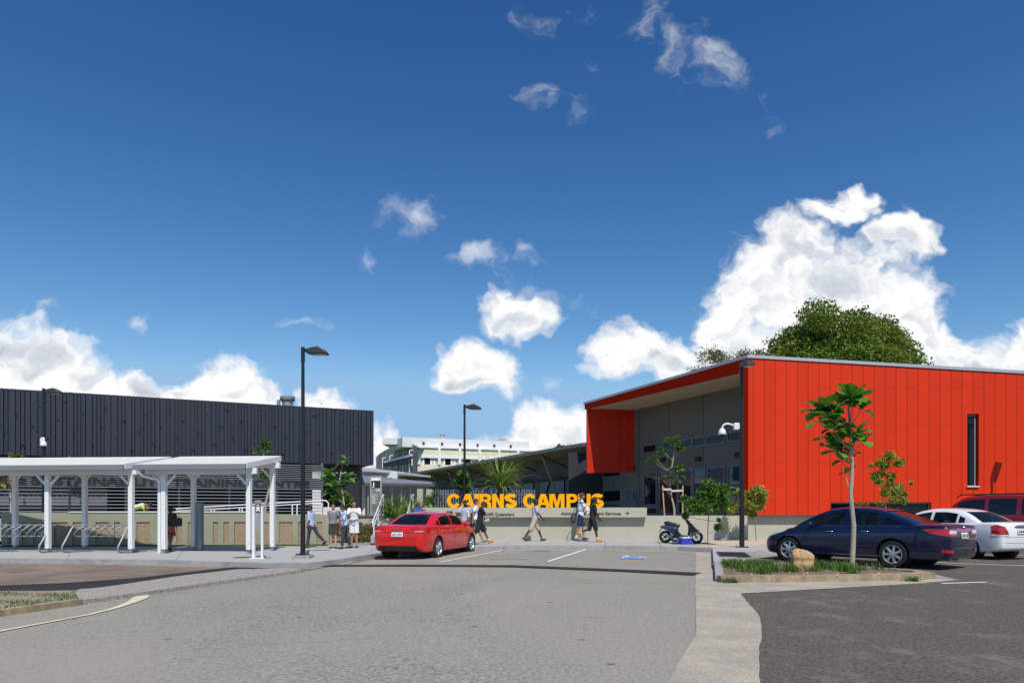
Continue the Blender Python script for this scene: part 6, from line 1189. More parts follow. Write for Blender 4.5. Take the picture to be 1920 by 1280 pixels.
red = dict(L=4.70, W=1.826, r=.325, axles=(1.0, 3.81), spokes=5, style=1, crown=.03, zt=[(0, .80), (.02, .93), (.07, .985), (.2, 1.005), (.75, 1.015), (1.4, .985), (2.6, .965), (3.4, .955), (3.9, .90), (4.3, .80), (4.55, .66), (4.70, .5)], zb=[(0, .44), (.03, .34), (.12, .26), (.6, .20), (4.2, .19), (4.6, .24), (4.7, .34)],
           hw=[(0, .72), (.03, .81), (.12, .90), (.35, .965), (.9, 1.0), (3.7, 1.0), (4.2, .95), (4.5, .84), (4.65, .68), (4.7, .5)], cab=dict(belt=.965, wb=.90, wr=.66, roof=[(.62, .96), (.8, 1.06), (1.2, 1.24), (1.6, 1.36), (2.0, 1.405), (2.4, 1.415), (2.8, 1.38), (3.1, 1.26), (3.45, 1.05), (3.62, .93)],
           side=[(1.12, 1.30, 1.03, 1.02, .085), (1.36, 2.22, 1.02, 1.01, .085), (2.30, 3.18, 1.01, 1.0, .09)], rear=(.3, 1.9, 1.045, 1.345, .60, .46), front=(2.7, 4.2, 1.01, 1.35, .64, .50)), extra=ex_red)
a, b_ = P(819, 1048.3), P(885, 1037); hd = heading(.305, .952); lt = Vector((-math.sin(hd), math.cos(hd), 0)); lc = a+lt*(.913-.115); lc *= 1.045
car('red_saloon', 'bright red four door saloon parked at the kerb, seen from behind', 'car', (lc.x, lc.y, zg(lc.x)), hd, red, dict(paint=carpaint('red_paint', (.62, .008, .005)), glass_rear=m_cgl))
# --- dark blue saloon
def ex_blue(t, put, seam, ox, W_, bvb, bvc):
    y = W_
    for s in (1, -1):
        m_ = (lambda q: q) if s > 0 else mir
        put('tail_lamp', m_([(0, .40, .80), (0, .40, .925), (0, .62, .965), (0, .78, .96), (.42, .905, .955), (.5, .915, .93), (.30, .92, .845), (.05, .86, .80), (0, .7, .78)]), (.80, -.6*s, 0), m_tail, off=.008); put('reversing_lamp', m_([(0, .46, .845), (0, .46, .91), (0, .76, .925), (0, .79, .85)]), (.85, -.52*s, 0), m_clear, off=.012, cell=.04)
        put('bumper_reflector', m_([(0, .58, .40), (0, .58, .47), (.1, .88, .48), (.08, .87, .42)]), (.86, -.5*s, 0), m_tail, off=.008); put('headlamp', m_([(4.45, .60, .66), (4.1, .86, .80), (3.98, .88, .86), (4.2, .80, .86), (4.5, .55, .76)]), (-.6, -.8*s, 0), m_clear, off=.008)
    seam('lid_bar', [(0, -.42, .925), (0, .42, .925)], (1, 0, 0), w_=.075, both=False, mat=m_tail, off=.006); seam('bumper_strip', [(0, -.58, .505), (0, .58, .505)], (1, 0, 0), w_=.014, both=False, mat=m_chrome, off=.006); seam('panel_gap', [(0, -.8, .72), (0, -.62, .66), (0, .62, .66), (0, .8, .72)], (1, 0, 0), both=False)
    seam('bumper_strip', [(0, -.62, .40), (0, .62, .40)], (1, 0, 0), w_=.03, both=False, mat=m_trim, off=.005)
    for x in (1.50, 2.42, 3.42): seam('door_gap', [(x-.05 if x < 2 else x, y, .30), (x, y, .96)], (0, -1, 0), w_=.012)
    seam('door_gap', [(1.5, y, .30), (3.42, y, .30)], (0, -1, 0)); seam('sill_strip', [(1.50, y, .275), (3.4, y, .275)], (0, -1, 0), w_=.016, mat=m_chrome); seam('belt_moulding', [(1.05, y, 1.002), (2.2, y, .992), (3.35, y, .968)], (0, -1, 0), w_=.022, mat=M('belt_trim', (.16, .17, .22), .3, .8), off=.003)
    seam('crease_tone', [(.6, y, .82), (2.0, y, .80), (4.0, y, .70)], (0, -1, 0), w_=.014, mat=M('crease_glint_blue', (.035, .042, .10), .25, coat=1))  # fold along the side: its highlight painted as a lighter blue strip
    handles(t, ox, [(1.88, .865, W_-.015), (2.78, .845, W_-.015)], m_chrome, W_); mirrors(t, ox, 3.22, 1.02, W_-.05, MATS['navy_paint']); plate(t, ox, -.012, .80, 'SAY 637')
    k = MB(); k.ell((-.006+ox, 0, .985), (.012, .05, .035)); obj('lid_badge', k, m_chrome, t); q = obj('lettering', textmesh('EPICA', .028, .003, .02), m_chrome, t); q.rotation_euler = (0, 0, R(-90)); q.location = (-.008+ox, .66, .965)
    k = MB(); k.tube([(-.03+ox, .40, .235), (.02+ox, .40, .235), (.35+ox, .40, .25)], .032, 10); obj('exhaust', k, m_chrome, t, smooth=60); k = MB(); k.ell((.62+ox+.5, -.0, 1.08), (.02, .1, .02)); obj('brake_light', k, m_tail, t)
blue_ = dict(L=4.80, W=1.81, r=.330, axles=(1.21, 3.91), spokes=7, style=0, crown=.03, zt=[(0, .84), (.02, .96), (.06, 1.02), (.16, 1.035), (.6, 1.035), (1.4, 1.01), (2.6, .98), (3.45, .955), (3.9, .90), (4.3, .80), (4.6, .68), (4.80, .5)], zb=[(0, .36), (.03, .30), (.12, .24), (.6, .20), (4.3, .19), (4.7, .24), (4.8, .34)],
            hw=[(0, .80), (.03, .875), (.10, .93), (.35, .985), (.9, 1.0), (3.8, 1.0), (4.25, .955), (4.6, .84), (4.75, .68), (4.8, .5)], cab=dict(belt=.975, wb=.90, wr=.64, roof=[(.58, .98), (.75, 1.06), (1.2, 1.25), (1.65, 1.385), (2.1, 1.44), (2.5, 1.445), (2.9, 1.40), (3.2, 1.29), (3.6, 1.08), (3.85, .92)],
            side=[(1.08, 1.44, 1.04, 1.035, .115), (1.50, 2.34, 1.035, 1.02, .09), (2.44, 3.36, 1.02, 1.0, .10)], rear=(.3, 1.95, 1.05, 1.37, .62, .47), front=(2.8, 4.3, 1.0, 1.37, .66, .50)), extra=ex_blue)
cr_ = P(1665, 1063.5); hdv = Vector((-.596, .803, 0)); hd = heading(hdv.x, hdv.y); lt = Vector((-math.sin(hd), math.cos(hd), 0)); lc = Vector((9.19, 16.42, 0))-lt*(.905-.115)
car('blue_saloon', 'dark navy blue four door saloon parked behind the planted island', 'car', (lc.x, lc.y, 0), hd, blue_, dict(paint=carpaint('navy_paint', (.002, .005, .034), coat=.7)))
# --- white saloon
def ex_white(t, put, seam, ox, W_, bvb, bvc):
    y = W_
    for s in (1, -1):
        m_ = (lambda q: q) if s > 0 else mir
        put('tail_lamp', m_([(0, .50, .70), (0, .56, .80), (0, .66, .93), (.10, .80, .985), (.22, .845, .95), (.22, .85, .74), (.02, .80, .70)]), (.86, -.5*s, 0), m_tail, off=.008); put('reversing_lamp', m_([(0, .50, .665), (0, .50, .715), (0, .80, .715), (.22, .85, .73), (.22, .85, .675)]), (.86, -.5*s, 0), m_clear, off=.010, cell=.04)
    seam('panel_gap', [(0, -.86, .645), (0, .86, .645)], (1, 0, 0), both=False, mat=M('grey_gap_crease', (.2, .2, .2), .8), w_=.012); seam('bumper_crease_shade', [(0, -.8, .50), (0, 0, .47), (0, .8, .50)], (1, 0, 0), both=False, mat=M('grey_gap_crease', (.2, .2, .2)), w_=.010)  # bumper fold: its shade painted as a thin grey strip
    k = MB(); k.ell((-.004+ox, 0, .935), (.03, .30, .045)); obj('lid_handle', k, m_chrome, t, smooth=60); plate(t, ox, -.018, .80, '548 MMQ')
    for x, yy_ in ((.64, .40), (-.52, .36)): q = obj('lettering', textmesh('Laser' if yy_ == .40 else 'GLXi', .03, .003, .02), m_trim, t); q.rotation_euler = (0, 0, R(-90)); q.location = (-.012+ox, x if x > 0 else x+.06, .80)
    for x in (1.35, 2.2, 3.1): seam('door_gap', [(x, y, .32), (x, y, .94)], (0, -1, 0), mat=M('grey_gap_crease', (.2, .2, .2)))
    seam('rub_strip', [(.5, y, .60), (3.9, y, .58)], (0, -1, 0), w_=.05, mat=M('rub_white', (.62, .62, .62), .5)); handles(t, ox, [(1.6, .84, W_-.015), (2.45, .83, W_-.015)], MATS['white_paint'], W_); mirrors(t, ox, 2.95, 1.0, W_-.05, MATS['white_paint'])
white = dict(L=4.38, W=1.70, r=.30, axles=(.95, 3.55), spokes=6, style=0, crown=.03, zt=[(0, .86), (.025, .97), (.07, 1.02), (.2, 1.04), (.55, 1.03), (1.3, .99), (2.6, .95), (3.2, .93), (3.8, .84), (4.2, .70), (4.38, .5)], zb=[(0, .36), (.03, .30), (.12, .26), (.6, .20), (3.9, .20), (4.3, .26), (4.38, .34)],
             hw=[(0, .80), (.03, .88), (.12, .94), (.35, .985), (.9, 1.0), (3.4, 1.0), (3.9, .94), (4.2, .84), (4.33, .68), (4.38, .5)], cab=dict(belt=.95, wb=.91, wr=.68, roof=[(.50, .97), (.7, 1.06), (1.05, 1.25), (1.4, 1.37), (1.8, 1.415), (2.2, 1.415), (2.6, 1.36), (2.9, 1.24), (3.25, 1.03), (3.42, .90)],
             side=[(1.10, 1.30, 1.02, 1.02, .12), (1.36, 2.12, 1.01, 1.0, .085), (2.2, 3.0, 1.0, .98, .09)], rear=(.2, 1.6, 1.04, 1.34, .62, .48), front=(2.5, 3.9, .99, 1.34, .62, .48)), extra=ex_white)
hv = Vector((-.33, .944, 0)); hd = heading(hv.x, hv.y); lt = Vector((-math.sin(hd), math.cos(hd), 0)); wl_ = P(1852, 1043.5); lc = Vector((wl_.x+.36, wl_.y-.25, 0))+lt*(.85-.115)
car('white_saloon', 'white saloon parked between the blue car and the maroon wagon', 'car', (lc.x, lc.y, 0), hd, white, dict(paint=carpaint('white_paint', (.78, .78, .77)), glass_rear=m_cgl))
# --- maroon wagon
def ex_suv(t, put, seam, ox, W_, bvb, bvc):
    y = W_
    for s in (1, -1):
        m_ = (lambda q: q) if s > 0 else mir
        put('tail_lamp', m_([(0, .74, .9), (0, .74, 1.15), (.1, .93, 1.15), (.1, .93, .9)]), (.86, -.5*s, 0), m_tail, off=.008); k = MB(); k.tube([(1.0+ox, s*.60, 1.90), (1.1+ox, s*.60, 1.95), (3.0+ox, s*.60, 1.93), (3.15+ox, s*.60, 1.84)], .02, 8); obj('roof_rail', k, m_trim, t, smooth=60)
        put('headlamp', m_([(4.5, .55, .80), (4.2, .90, .82), (4.15, .92, 1.0), (4.5, .55, 1.0)]), (-.7, -.7*s, 0), m_clear, off=.008)
    for x in (1.2, 2.15, 3.2): seam('door_gap', [(x, y, .42), (x, y, 1.13)], (0, -1, 0))
    seam('rub_strip', [(.6, y, .62), (3.9, y, .62)], (0, -1, 0), w_=.10, mat=m_trim); handles(t, ox, [(1.55, 1.0, W_-.015), (2.5, 1.0, W_-.015)], m_trim, W_); mirrors(t, ox, 3.1, 1.25, W_-.05, m_trim)
suv = dict(L=4.75, W=1.85, r=.36, axles=(.95, 3.70), spokes=5, style=1, gap=.075, crown=.03, zt=[(0, 1.0), (.03, 1.10), (.1, 1.16), (.4, 1.18), (2.0, 1.17), (3.2, 1.13), (3.9, 1.07), (4.4, .98), (4.65, .85), (4.75, .65)], zb=[(0, .45), (.05, .38), (.3, .34), (4.3, .32), (4.7, .40), (4.75, .5)],
           hw=[(0, .86), (.04, .93), (.2, .98), (.8, 1.0), (3.9, 1.0), (4.3, .96), (4.6, .86), (4.75, .7)], cab=dict(belt=1.14, wb=.92, wr=.74, roof=[(.10, 1.15), (.14, 1.35), (.3, 1.72), (.5, 1.84), (1.2, 1.89), (2.2, 1.89), (2.8, 1.84), (3.05, 1.73), (3.4, 1.38), (3.75, 1.10)],
           side=[(.40, 1.10, 1.22, 1.22, .13), (1.24, 2.08, 1.22, 1.21, .12), (2.2, 3.06, 1.21, 1.19, .13)], rear=(-.3, .9, 1.25, 1.62, .66, .58), front=(2.8, 4.2, 1.2, 1.65, .68, .58)), extra=ex_suv)
hd = heading(-.56, .83); sp_ = P(1911, 1032.5); lt = Vector((-math.sin(hd), math.cos(hd), 0)); fwd = Vector((math.cos(hd), math.sin(hd), 0)); lc = Vector((17.15, 22.75, 0))-lt*.8
car('maroon_wagon', 'tall maroon four wheel drive wagon with roof rails at the right edge', 'car', (lc.x, lc.y, 0), hd, suv, dict(paint=carpaint('maroon_paint', (.17, .006, .010)), glass=m_cgd))
# ------------------------------------------------------------------ scooter, cooler, helmet
s0 = P(1247.5, 1017.5, .14); s1 = P(1306, 1018.5, .14); scl = (s1-s0).length; sc_ = thing('motor_scooter', 'dark blue motor scooter with black front, on its stand by the low wall', 'scooter', s0, math.atan2(s1.y-s0.y, s1.x-s0.x)); wb_ = scl
# photo columns to scooter coordinates
def q(x, y_): return ((x-1247.5)/58.5*wb_, (1018-y_)/58.5*wb_*1.0)
m_sb = carpaint('scooter_blue', (.022, .045, .12), .3); m_sk = M('scooter_black', (.012, .012, .014), .28, var=.1, coat=.5)
for x, lb_ in ((0, 0), (wb_, 1)):
    e = bpy.data.objects.new('wheel', None); COL.objects.link(e); e.parent = sc_; e.location = (x, 0, .235); k = MB(); k.lathe([(.15, -.055), (.20, -.06), (.232, -.03), (.235, 0), (.232, .03), (.20, .06), (.15, .055), (.15, -.055)], (0, 0, 0), (0, 1, 0), 32, cap=False); obj('tyre', k, m_tyre, e, smooth=50)
    k = MB(); k.lathe([(.152, -.05), (.14, -.052), (.13, -.03), (.13, .03), (.14, .052), (.152, .05)], (0, 0, 0), (0, 1, 0), 28, cap=False); k.cyl((0, -.05, 0), (0, .05, 0), .05, n=14)
    for i in range(5): a_ = 2*math.pi*i/5; k.bar((0, 0, 0), (.145*math.cos(a_), 0, .145*math.sin(a_)), .05, .03)
    obj('rim', k, m_alloy if lb_ else m_trim, e, smooth=40)
def ext(pts, w_, mat, nm_, bev=.02, y=0): k = MB(); k.prism([(a_, y-w_/2, z_) for a_, z_ in [q(*p) for p in pts]], (0, w_, 0)); return obj(nm_, k, mat, sc_, bevel=bev, smooth=40)
ext([(1240, 988), (1241, 984), (1252, 983.5), (1264, 986), (1272, 988), (1273, 993), (1268, 996), (1272, 1003), (1270, 1008), (1264, 1003), (1258, 998), (1250, 993)], .30, m_sb, 'tail_body', .04)
ext([(1245, 980), (1246, 976.5), (1252, 975.5), (1262, 978), (1270, 980), (1275, 982), (1275, 986), (1271, 990), (1266, 987), (1255, 985), (1248, 983.5)], .28, m_sk, 'seat', .04)
ext([(1268, 996), (1272, 994), (1277, 1001), (1287, 1003), (1291, 1002), (1291, 1008), (1283, 1010), (1272, 1010), (1266, 1004)], .34, m_sk, 'footboard', .02)
ext([(1281, 967.5), (1285, 966.5), (1292, 976), (1298, 982), (1305, 989), (1312, 995), (1300, 995.5), (1296, 998), (1293, 1003), (1289, 1003), (1291, 995), (1291, 984), (1286, 975)], .30, m_sk, 'leg_shield', .03)
ext([(1292, 1004), (1297, 996), (1306, 994.5), (1314, 997), (1312, 998.5), (1305, 997), (1299, 999), (1295, 1006)], .13, M('scooter_white', (.72, .72, .72), .4), 'front_mudguard', .01)
ext([(1246, 1000), (1249, 998), (1264, 1005), (1263, 1009), (1259, 1009)], .10, m_galv, 'exhaust', .02, -.12); ext([(1252, 1005), (1260, 1002), (1272, 1008), (1268, 1014), (1258, 1013)], .16, m_trim, 'engine', .02, -.02)
ext([(1238, 985), (1242, 984), (1243, 989), (1241, 991), (1239, 989)], .12, m_tail, 'tail_lamp', .01); ext([(1240, 990), (1241, 990), (1236, 997), (1235, 997)], .14, m_trim, 'rear_mudguard', .004)
k = MB(); a_, z_ = q(1284, 967.5); k.tube([(a_-.08, -.32, z_+.06), (a_-.02, -.2, z_+.07), (a_+.04, 0, z_+.02), (a_-.02, .2, z_+.07), (a_-.08, .32, z_+.06)], .018, 8); k.cyl((a_, 0, z_-.1), (a_+.05, 0, z_+.04), .05); obj('handlebar', k, m_trim, sc_, smooth=50)
k = MB(); [k.ell((a_+.02, s*.34, z_+.22), (.012, .06, .04)) for s in (-1, 1)]; [k.cyl((a_-.02, s*.24, z_+.06), (a_+.02, s*.33, z_+.2), .006, n=6) for s in (-1, 1)]; obj('mirror', k, m_trim, sc_)
a_, z_ = q(1303, 996); k = MB(); k.cyl((a_-.03, -.07, z_), (wb_, -.07, .235), .02); k.cyl((a_-.03, .07, z_), (wb_, .07, .235), .02); obj('fork', k, m_galv, sc_)
k = MB(); k.tube([(.28, -.14, .2), (.30, -.2, .02), (.38, -.22, .012)], .012, 6); obj('side_stand', k, m_trim, sc_)
cp0 = P(1286, 1020, .14); co_ = thing('cooler_box', 'blue drink cooler with white lid on the ground against the scooter', 'cooler', cp0, R(3)); co_.scale = (.88, .88, .88); k = MB(); k.prism([(-.20, -.13, 0), (.20, -.13, 0), (.225, -.15, .25), (-.225, -.15, .25)], (0, .30, 0)); obj('box', k, M('cooler_blue', (.025, .05, .48), .4, var=.06), co_, bevel=.015)
k = MB(); k.box((0, 0, .285), (.46, .33, .07)); obj('lid', k, M('cooler_white', (.75, .75, .74), .4), co_, bevel=.02); k = MB(); k.tube([(-.235, 0, .25), (-.24, 0, .34), (-.2, 0, .365), (.2, 0, .365), (.24, 0, .34), (.235, 0, .25)], .012, 6); obj('handle', k, M('cooler_white', (.7, .7, .7)), co_, smooth=60)
h0 = P(1268.5, 1019.5, .14); he = thing('crash_helmet', 'silver crash helmet on the ground left of the cooler', 'helmet', h0); k = MB(); k.ell((0, 0, .125), (.14, .12, .125), n=24, m=16); obj('shell', k, M('helmet_silver', (.46, .49, .47), .25, .5), he, smooth=180); k = MB(); k.ell((-.03, -.03, .12), (.115, .10, .05), n=20); obj('visor', k, m_gl, he, smooth=180)
# ------------------------------------------------------------------ people
def skin(name, c): return M('skin_'+name, c, .55, var=.06, scale=8, sub=0)
SK = dict(dark=skin('dark', (.060, .028, .016)), brown=skin('brown', (.20, .095, .05)), tan=skin('tan', (.36, .19, .11)), light=skin('light', (.50, .29, .20)))
m_hair = M('hair_black', (.012, .010, .009), .6, var=.2, scale=60); m_hairb = M('hair_brown', (.045, .022, .012), .6, var=.2, scale=60)
def rotY(v, a): c, s = math.cos(a), math.sin(a); return Vector((v[0]*c+v[2]*s, v[1], -v[0]*s+v[2]*c))
def person(lbl, feet, head_deg, H, pose, sk, clothes, hair=m_hair, female=False, hairlen=0, group=None):
    """x forward, y left, z up; joint angles in degrees; one continuous skin, clothing as children"""
    p = dict(hl=0, kl=0, hr=0, kr=0, al=5, el=15, ar=5, er=15, abl=8, abr=8, lean=2, nod=5, turn=0, fl=0, fr=0, twl=0, twr=0); p.update(pose); q = H/1.78
    t = thing('person', lbl, 'person', feet, R(head_deg), group); ln = R(p['lean'])
    th, sh, ft = .44*q, .43*q, .075*q
    def leg(s, h, k, f):
        h, k, f = R(h), R(k), R(f); hip = Vector((0, s*.088*q, 0)); d = Vector((math.sin(h), s*.01, -math.cos(h))); kn = hip+d*th; d2 = Vector((math.sin(h-k), 0, -math.cos(h-k))); an = kn+d2*sh
        fd = Vector((math.cos(f), s*.14, math.sin(f))).normalized(); hl_ = an+Vector((math.sin(f)*.05-math.cos(f)*.045, 0, -math.cos(f)*.055-math.sin(f)*.045))*q; toe = hl_+fd*.205*q; ball = hl_+fd*.15*q; return hip, kn, an, hl_, ball, toe
    Lg = {1: leg(1, p['hl'], p['kl'], p['fl']), -1: leg(-1, p['hr'], p['kr'], p['fr'])}; low = min(min(v[3].z, v[5].z)-.032*q for v in Lg.values()); base = Vector((0, 0, -low)); Lg = {s: [v+base for v in l] for s, l in Lg.items()}; pel = base+Vector((0, 0, .02*q))
    T = lambda v: pel+rotY(Vector(v)*q, ln)
    shd = {}
    for s, a, e, ab in ((1, p['al'], p['el'], p['abl']), (-1, p['ar'], p['er'], p['abr'])):
        a_, e_, b_ = R(a)+ln, R(e), R(ab); S_ = T((0, s*.185 if not female else s*.165, .475)); tw = R(p['twl'] if s > 0 else p['twr'])
        d = Vector((math.sin(a_)*math.cos(b_), s*math.sin(b_), -math.cos(a_)*math.cos(b_))); E_ = S_+d*.285*q; d2 = Vector((math.sin(a_+e_)*math.cos(b_*.4), s*math.sin(b_*.3)-s*math.sin(tw), -math.cos(a_+e_)*math.cos(b_*.4))).normalized(); Wr = E_+d2*.25*q; shd[s] = (S_, E_, Wr, d2)
    nk, hc = T((.0, 0, .53)), T((.015, 0, .0)); hq = Matrix.Rotation(R(p['turn']), 3, 'Z')@Matrix.Rotation(ln+R(p['nod']), 3, 'Y'); hc = T((.01, 0, .57))+hq@Vector((.015, 0, .115))*q; hr = .098*q
    b = MB(); wd = .92 if female else 1.0
    def torso(mb, g=0.0, z0=-.09, z1=.53, flare=0):
        prof = [(-.11, .115, .085), (-.06, .155, .105), (0, .165*(1.05 if female else 1), .112), (.08, .150*wd, .105), (.17, .135*wd, .098), (.27, .152*wd, .108), (.38, .172*wd, .112), (.45, .172*wd, .10), (.49, .135*wd, .082), (.525, .07, .062)]
        k = [r for r in prof if z0-.001 <= r[0] <= z1+.001]; vs = []; n = 18; bel = .02
        for z_, a, c in k:
            for j in range(n): w_ = 2*math.pi*j/n; vs.append(T((math.cos(w_)*(c+g+(flare if z_ == k[0][0] else 0))+.008, math.sin(w_)*(a+g+(flare if z_ == k[0][0] else 0)), z_)))
        fs = [(i*n+j, i*n+(j+1) % n, (i+1)*n+(j+1) % n, (i+1)*n+j) for i in range(len(k)-1) for j in range(n)]+[tuple(range(n-1, -1, -1)), tuple(range((len(k)-1)*n, len(k)*n))]; mb.add(vs, fs)
    torso(b); b.cap(T((-.005, 0, .49)), .058*q, hc-hq@Vector((.02, 0, .06))*q, .052*q)
    b.ell(hc, (hr*1.0, hr*.78, hr*1.18), hq); b.ell(hc+hq@Vector((.035, 0, -.062))*q, (.062*q, .050*q, .058*q), hq); b.ell(hc+hq@Vector((.098, 0, -.018))*q, (.020*q, .014*q, .026*q), hq)
    b.ell(hc+hq@Vector((.088, 0, -.062))*q, (.014*q, .025*q, .010*q), hq); b.ell(hc+hq@Vector((.085, 0, .022))*q, (.012*q, .045*q, .010*q), hq)
    for s in (-1, 1): b.ell(hc+hq@Vector((-.005, s*.078, -.012))*q, (.020*q, .010*q, .030*q), hq)
    for s, (S_, E_, Wr, d2) in shd.items():
        b.cap(S_, .052*q, S_.lerp(E_, .55), .044*q); b.cap(S_.lerp(E_, .5), .045*q, E_, .036*q); b.cap(E_, .037*q, E_.lerp(Wr, .35), .038*q); b.cap(E_.lerp(Wr, .3), .038*q, Wr, .024*q)
        sd = Vector((0, 1, 0)); up = d2.cross(sd).normalized(); sd = up.cross(d2).normalized(); fw = Vector((1, 0, 0)); fw = (fw-d2*fw.dot(d2)); fw = fw.normalized() if fw.length > .1 else up; inn = Vector((0, -s, 0)); inn = (inn-d2*inn.dot(d2)).normalized(); pm = Wr+d2*.055*q
        rot = Matrix((d2, fw, inn)).transposed(); b.ell(pm, (.052*q, .040*q, .017*q), rot)
        for i, (o, l) in enumerate(((-.030, .060), (-.010, .075), (.011, .078), (.031, .068))):
            r0 = pm+d2*.040*q+fw*o*q; r1 = r0+(d2*.9+inn*.3)*l*.5*q; r2 = r1+(d2*.55+inn*.8).normalized()*l*.5*q; b.cap(r0, .0092*q, r1, .0085*q, 8); b.cap(r1, .0085*q, r2, .0075*q, 8)
        r0 = Wr+d2*.03*q+fw*.03*q; r1 = r0+(d2*.6+fw*.7+inn*.2).normalized()*.04*q; r2 = r1+(d2*.85+fw*.3+inn*.4).normalized()*.03*q; b.cap(r0, .012*q, r1, .0105*q, 8); b.cap(r1, .0105*q, r2, .009*q, 8)
    for s, (hip, kn, an, hl_, ball, toe) in Lg.items():
        b.cap(hip, .088*q, hip.lerp(kn, .5), .070*q); b.cap(hip.lerp(kn, .5), .070*q, kn, .052*q); cf = kn.lerp(an, .3)-(toe-hl_).normalized()*.014*q; b.cap(kn, .050*q, cf, .053*q); b.cap(cf, .053*q, an, .034*q); b.cap(an, .036*q, ball, .030*q); b.cap(hl_, .032*q, ball, .034*q); b.cap(ball, .034*q, toe, .024*q)
    obj('body', remesh(b, .0095, 3), SK[sk], t)
    e = MB(); [e.ell(hc+hq@Vector((.0885, s*.031, .006))*q, (.010*q, .012*q, .006*q), hq, 8, 6) for s in (-1, 1)]; obj('eyes', e, M('eye_dark', (.01, .008, .007), .2), t)
    if hair:
        h = MB(); h.ell(hc+hq@Vector((-.014, 0, .028))*q, (hr*1.02, hr*.88, hr*1.05), hq); h.ell(hc+hq@Vector((-.035, 0, -.01))*q, (hr*.78, hr*.84, hr*.85), hq); h.ell(hc+hq@Vector((.045, 0, .085))*q, (.052*q, .060*q, .028*q), hq)
        if hairlen: h.ell(hc+hq@Vector((-.06, 0, -.07))*q, (.045*q, .07*q, .09*q+hairlen), hq); h.ell(hc+hq@Vector((-.01, .078, -.03))*q, (.035*q, .018*q, .07*q), hq); h.ell(hc+hq@Vector((-.01, -.078, -.03))*q, (.035*q, .018*q, .07*q), hq)
        obj('hair', remesh(h, .010, 2), hair, t)
    # clothing
    def tube_on(mb, pts, r, flat=False):
        for i in range(len(pts)-1): (mb.cap if i < len(pts)-2 or not flat else (lambda a, ra, c, rb, n=14: mb.cyl(a, c, ra, rb, n)))(pts[i], r[i], pts[i+1], r[i+1])
    top = clothes.get('top')
    if top:
        mat, slv, lng = top; k = MB(); torso(k, .016, -.11 if lng else .0, .51, .012); 
        for s, (S_, E_, Wr, d2) in shd.items():
            if slv <= 0: continue
            if slv <= 1: k.cap(S_+Vector((0, -s*.03*q, 0)), .062*q, S_, .064*q); k.cyl(S_, S_.lerp(E_, slv), .064*q, .060*q, 14)
            else: k.cap(S_, .064*q, E_, .050*q); k.cyl(E_, E_.lerp(Wr, slv-1), .050*q, .045*q, 14)
        obj('shirt', remesh(k, .013, 3), mat, t)
    bot = clothes.get('bottom')
    if bot:
        mat, ln_, loose = bot; k = MB(); torso(k, .014, -.11, .08)
        for s, (hip, kn, an, *_r) in Lg.items():
            k.cap(hip+Vector((0, -s*.01, .02)), .096*q, hip.lerp(kn, .4), .084*q+loose*.5)
            if ln_ <= 1: k.cyl(hip.lerp(kn, .3), hip.lerp(kn, ln_), .086*q+loose*.4, .072*q+loose, 16)
            else: k.cap(hip.lerp(kn, .4), .084*q+loose*.5, kn, .062*q+loose); k.cyl(kn, kn.lerp(an, ln_-1), .062*q+loose, .050*q+loose, 16)
        if clothes.get('skirt'): hz = base.z+.05; k.cyl((0, 0, hz), (0.02, 0, hz-.40*q), .155*q, .205*q, 24)
        obj(clothes.get('bname', 'shorts' if ln_ < 1.6 else 'trousers'), remesh(k, .014, 3), mat, t)
    for s, (hip, kn, an, hl_, ball, toe) in Lg.items():
        if clothes.get('socks'): k = MB(); k.cap(an, .042*q, an.lerp(kn, .18), .046*q); obj('sock', remesh(k, .01, 1), clothes['socks'], t)
        if clothes.get('shoes'):
            k = MB(); z_ = Vector((0, 0, .004)); k.cap(hl_, .043*q, ball+z_, .047*q); k.cap(ball, .046*q, toe+z_*2, .036*q)
            if clothes.get('boot'): k.cap(an, .050*q, hl_, .042*q); k.cap(an, .050*q, an.lerp(kn, .08), .052*q); k.cap(an, .048*q, ball, .045*q)
            obj('shoe', remesh(k, .011, 2), clothes['shoes'], t)
    k = clothes.get('extra')
    if k: k(t, T, hc, hq, q, shd, Lg)
    return t, T, shd, hc
def F_(x, y_, dz=.14): return P(x, y_, dz)
black_c = M('black_cloth', (.014, .014, .016), .9, var=.1); white_c = M('white_cloth', (.72, .72, .72), .9, var=.03); grey_c = M('grey_marl', (.42, .43, .48), .9, var=.06); khaki = M('khaki_cloth', (.45, .38, .27), .9, var=.08); navy = M('navy_cloth', (.012, .02, .075), .85, var=.1); denim = M('denim', (.028, .035, .055), .9, var=.2, scale=20)
grey_t = M('slate_tee', (.20, .20, .25), .9, var=.06); olive_c = M('dark_olive_cloth', (.045, .045, .036), .9, var=.1); tanboot = M('tan_boot', (.42, .22, .06), .8, var=.12); sneak = M('grey_shoe', (.12, .13, .15), .7, var=.2); sandal = M('brown_sandal', (.07, .03, .015), .7)
chk = M_pat('blue_check', 'check', (.12, .24, .52), (.68, .74, .82), 14); chk2 = M_pat('blue_check_pale', 'check', (.18, .32, .60), (.74, .80, .86), 13); strp = M_pat('blue_stripe', 'stripe', (.62, .72, .84), (.20, .28, .52), 6, (.80, .82, .84)); spot = M_pat('monochrome_zigzag', 'spot', (.75, .75, .75), (.02, .02, .03), 17)
walkA = dict(hl=24, kl=6, fl=14, hr=-16, kr=22, fr=-34, al=-20, el=15, ar=24, er=22); walkB = dict(hr=24, kr=6, fr=12, hl=-18, kl=30, fl=-38, ar=-20, er=14, al=22, el=20)
stand = dict(hl=3, kl=3, hr=-2, kr=2, al=2, el=12, ar=4, er=14)
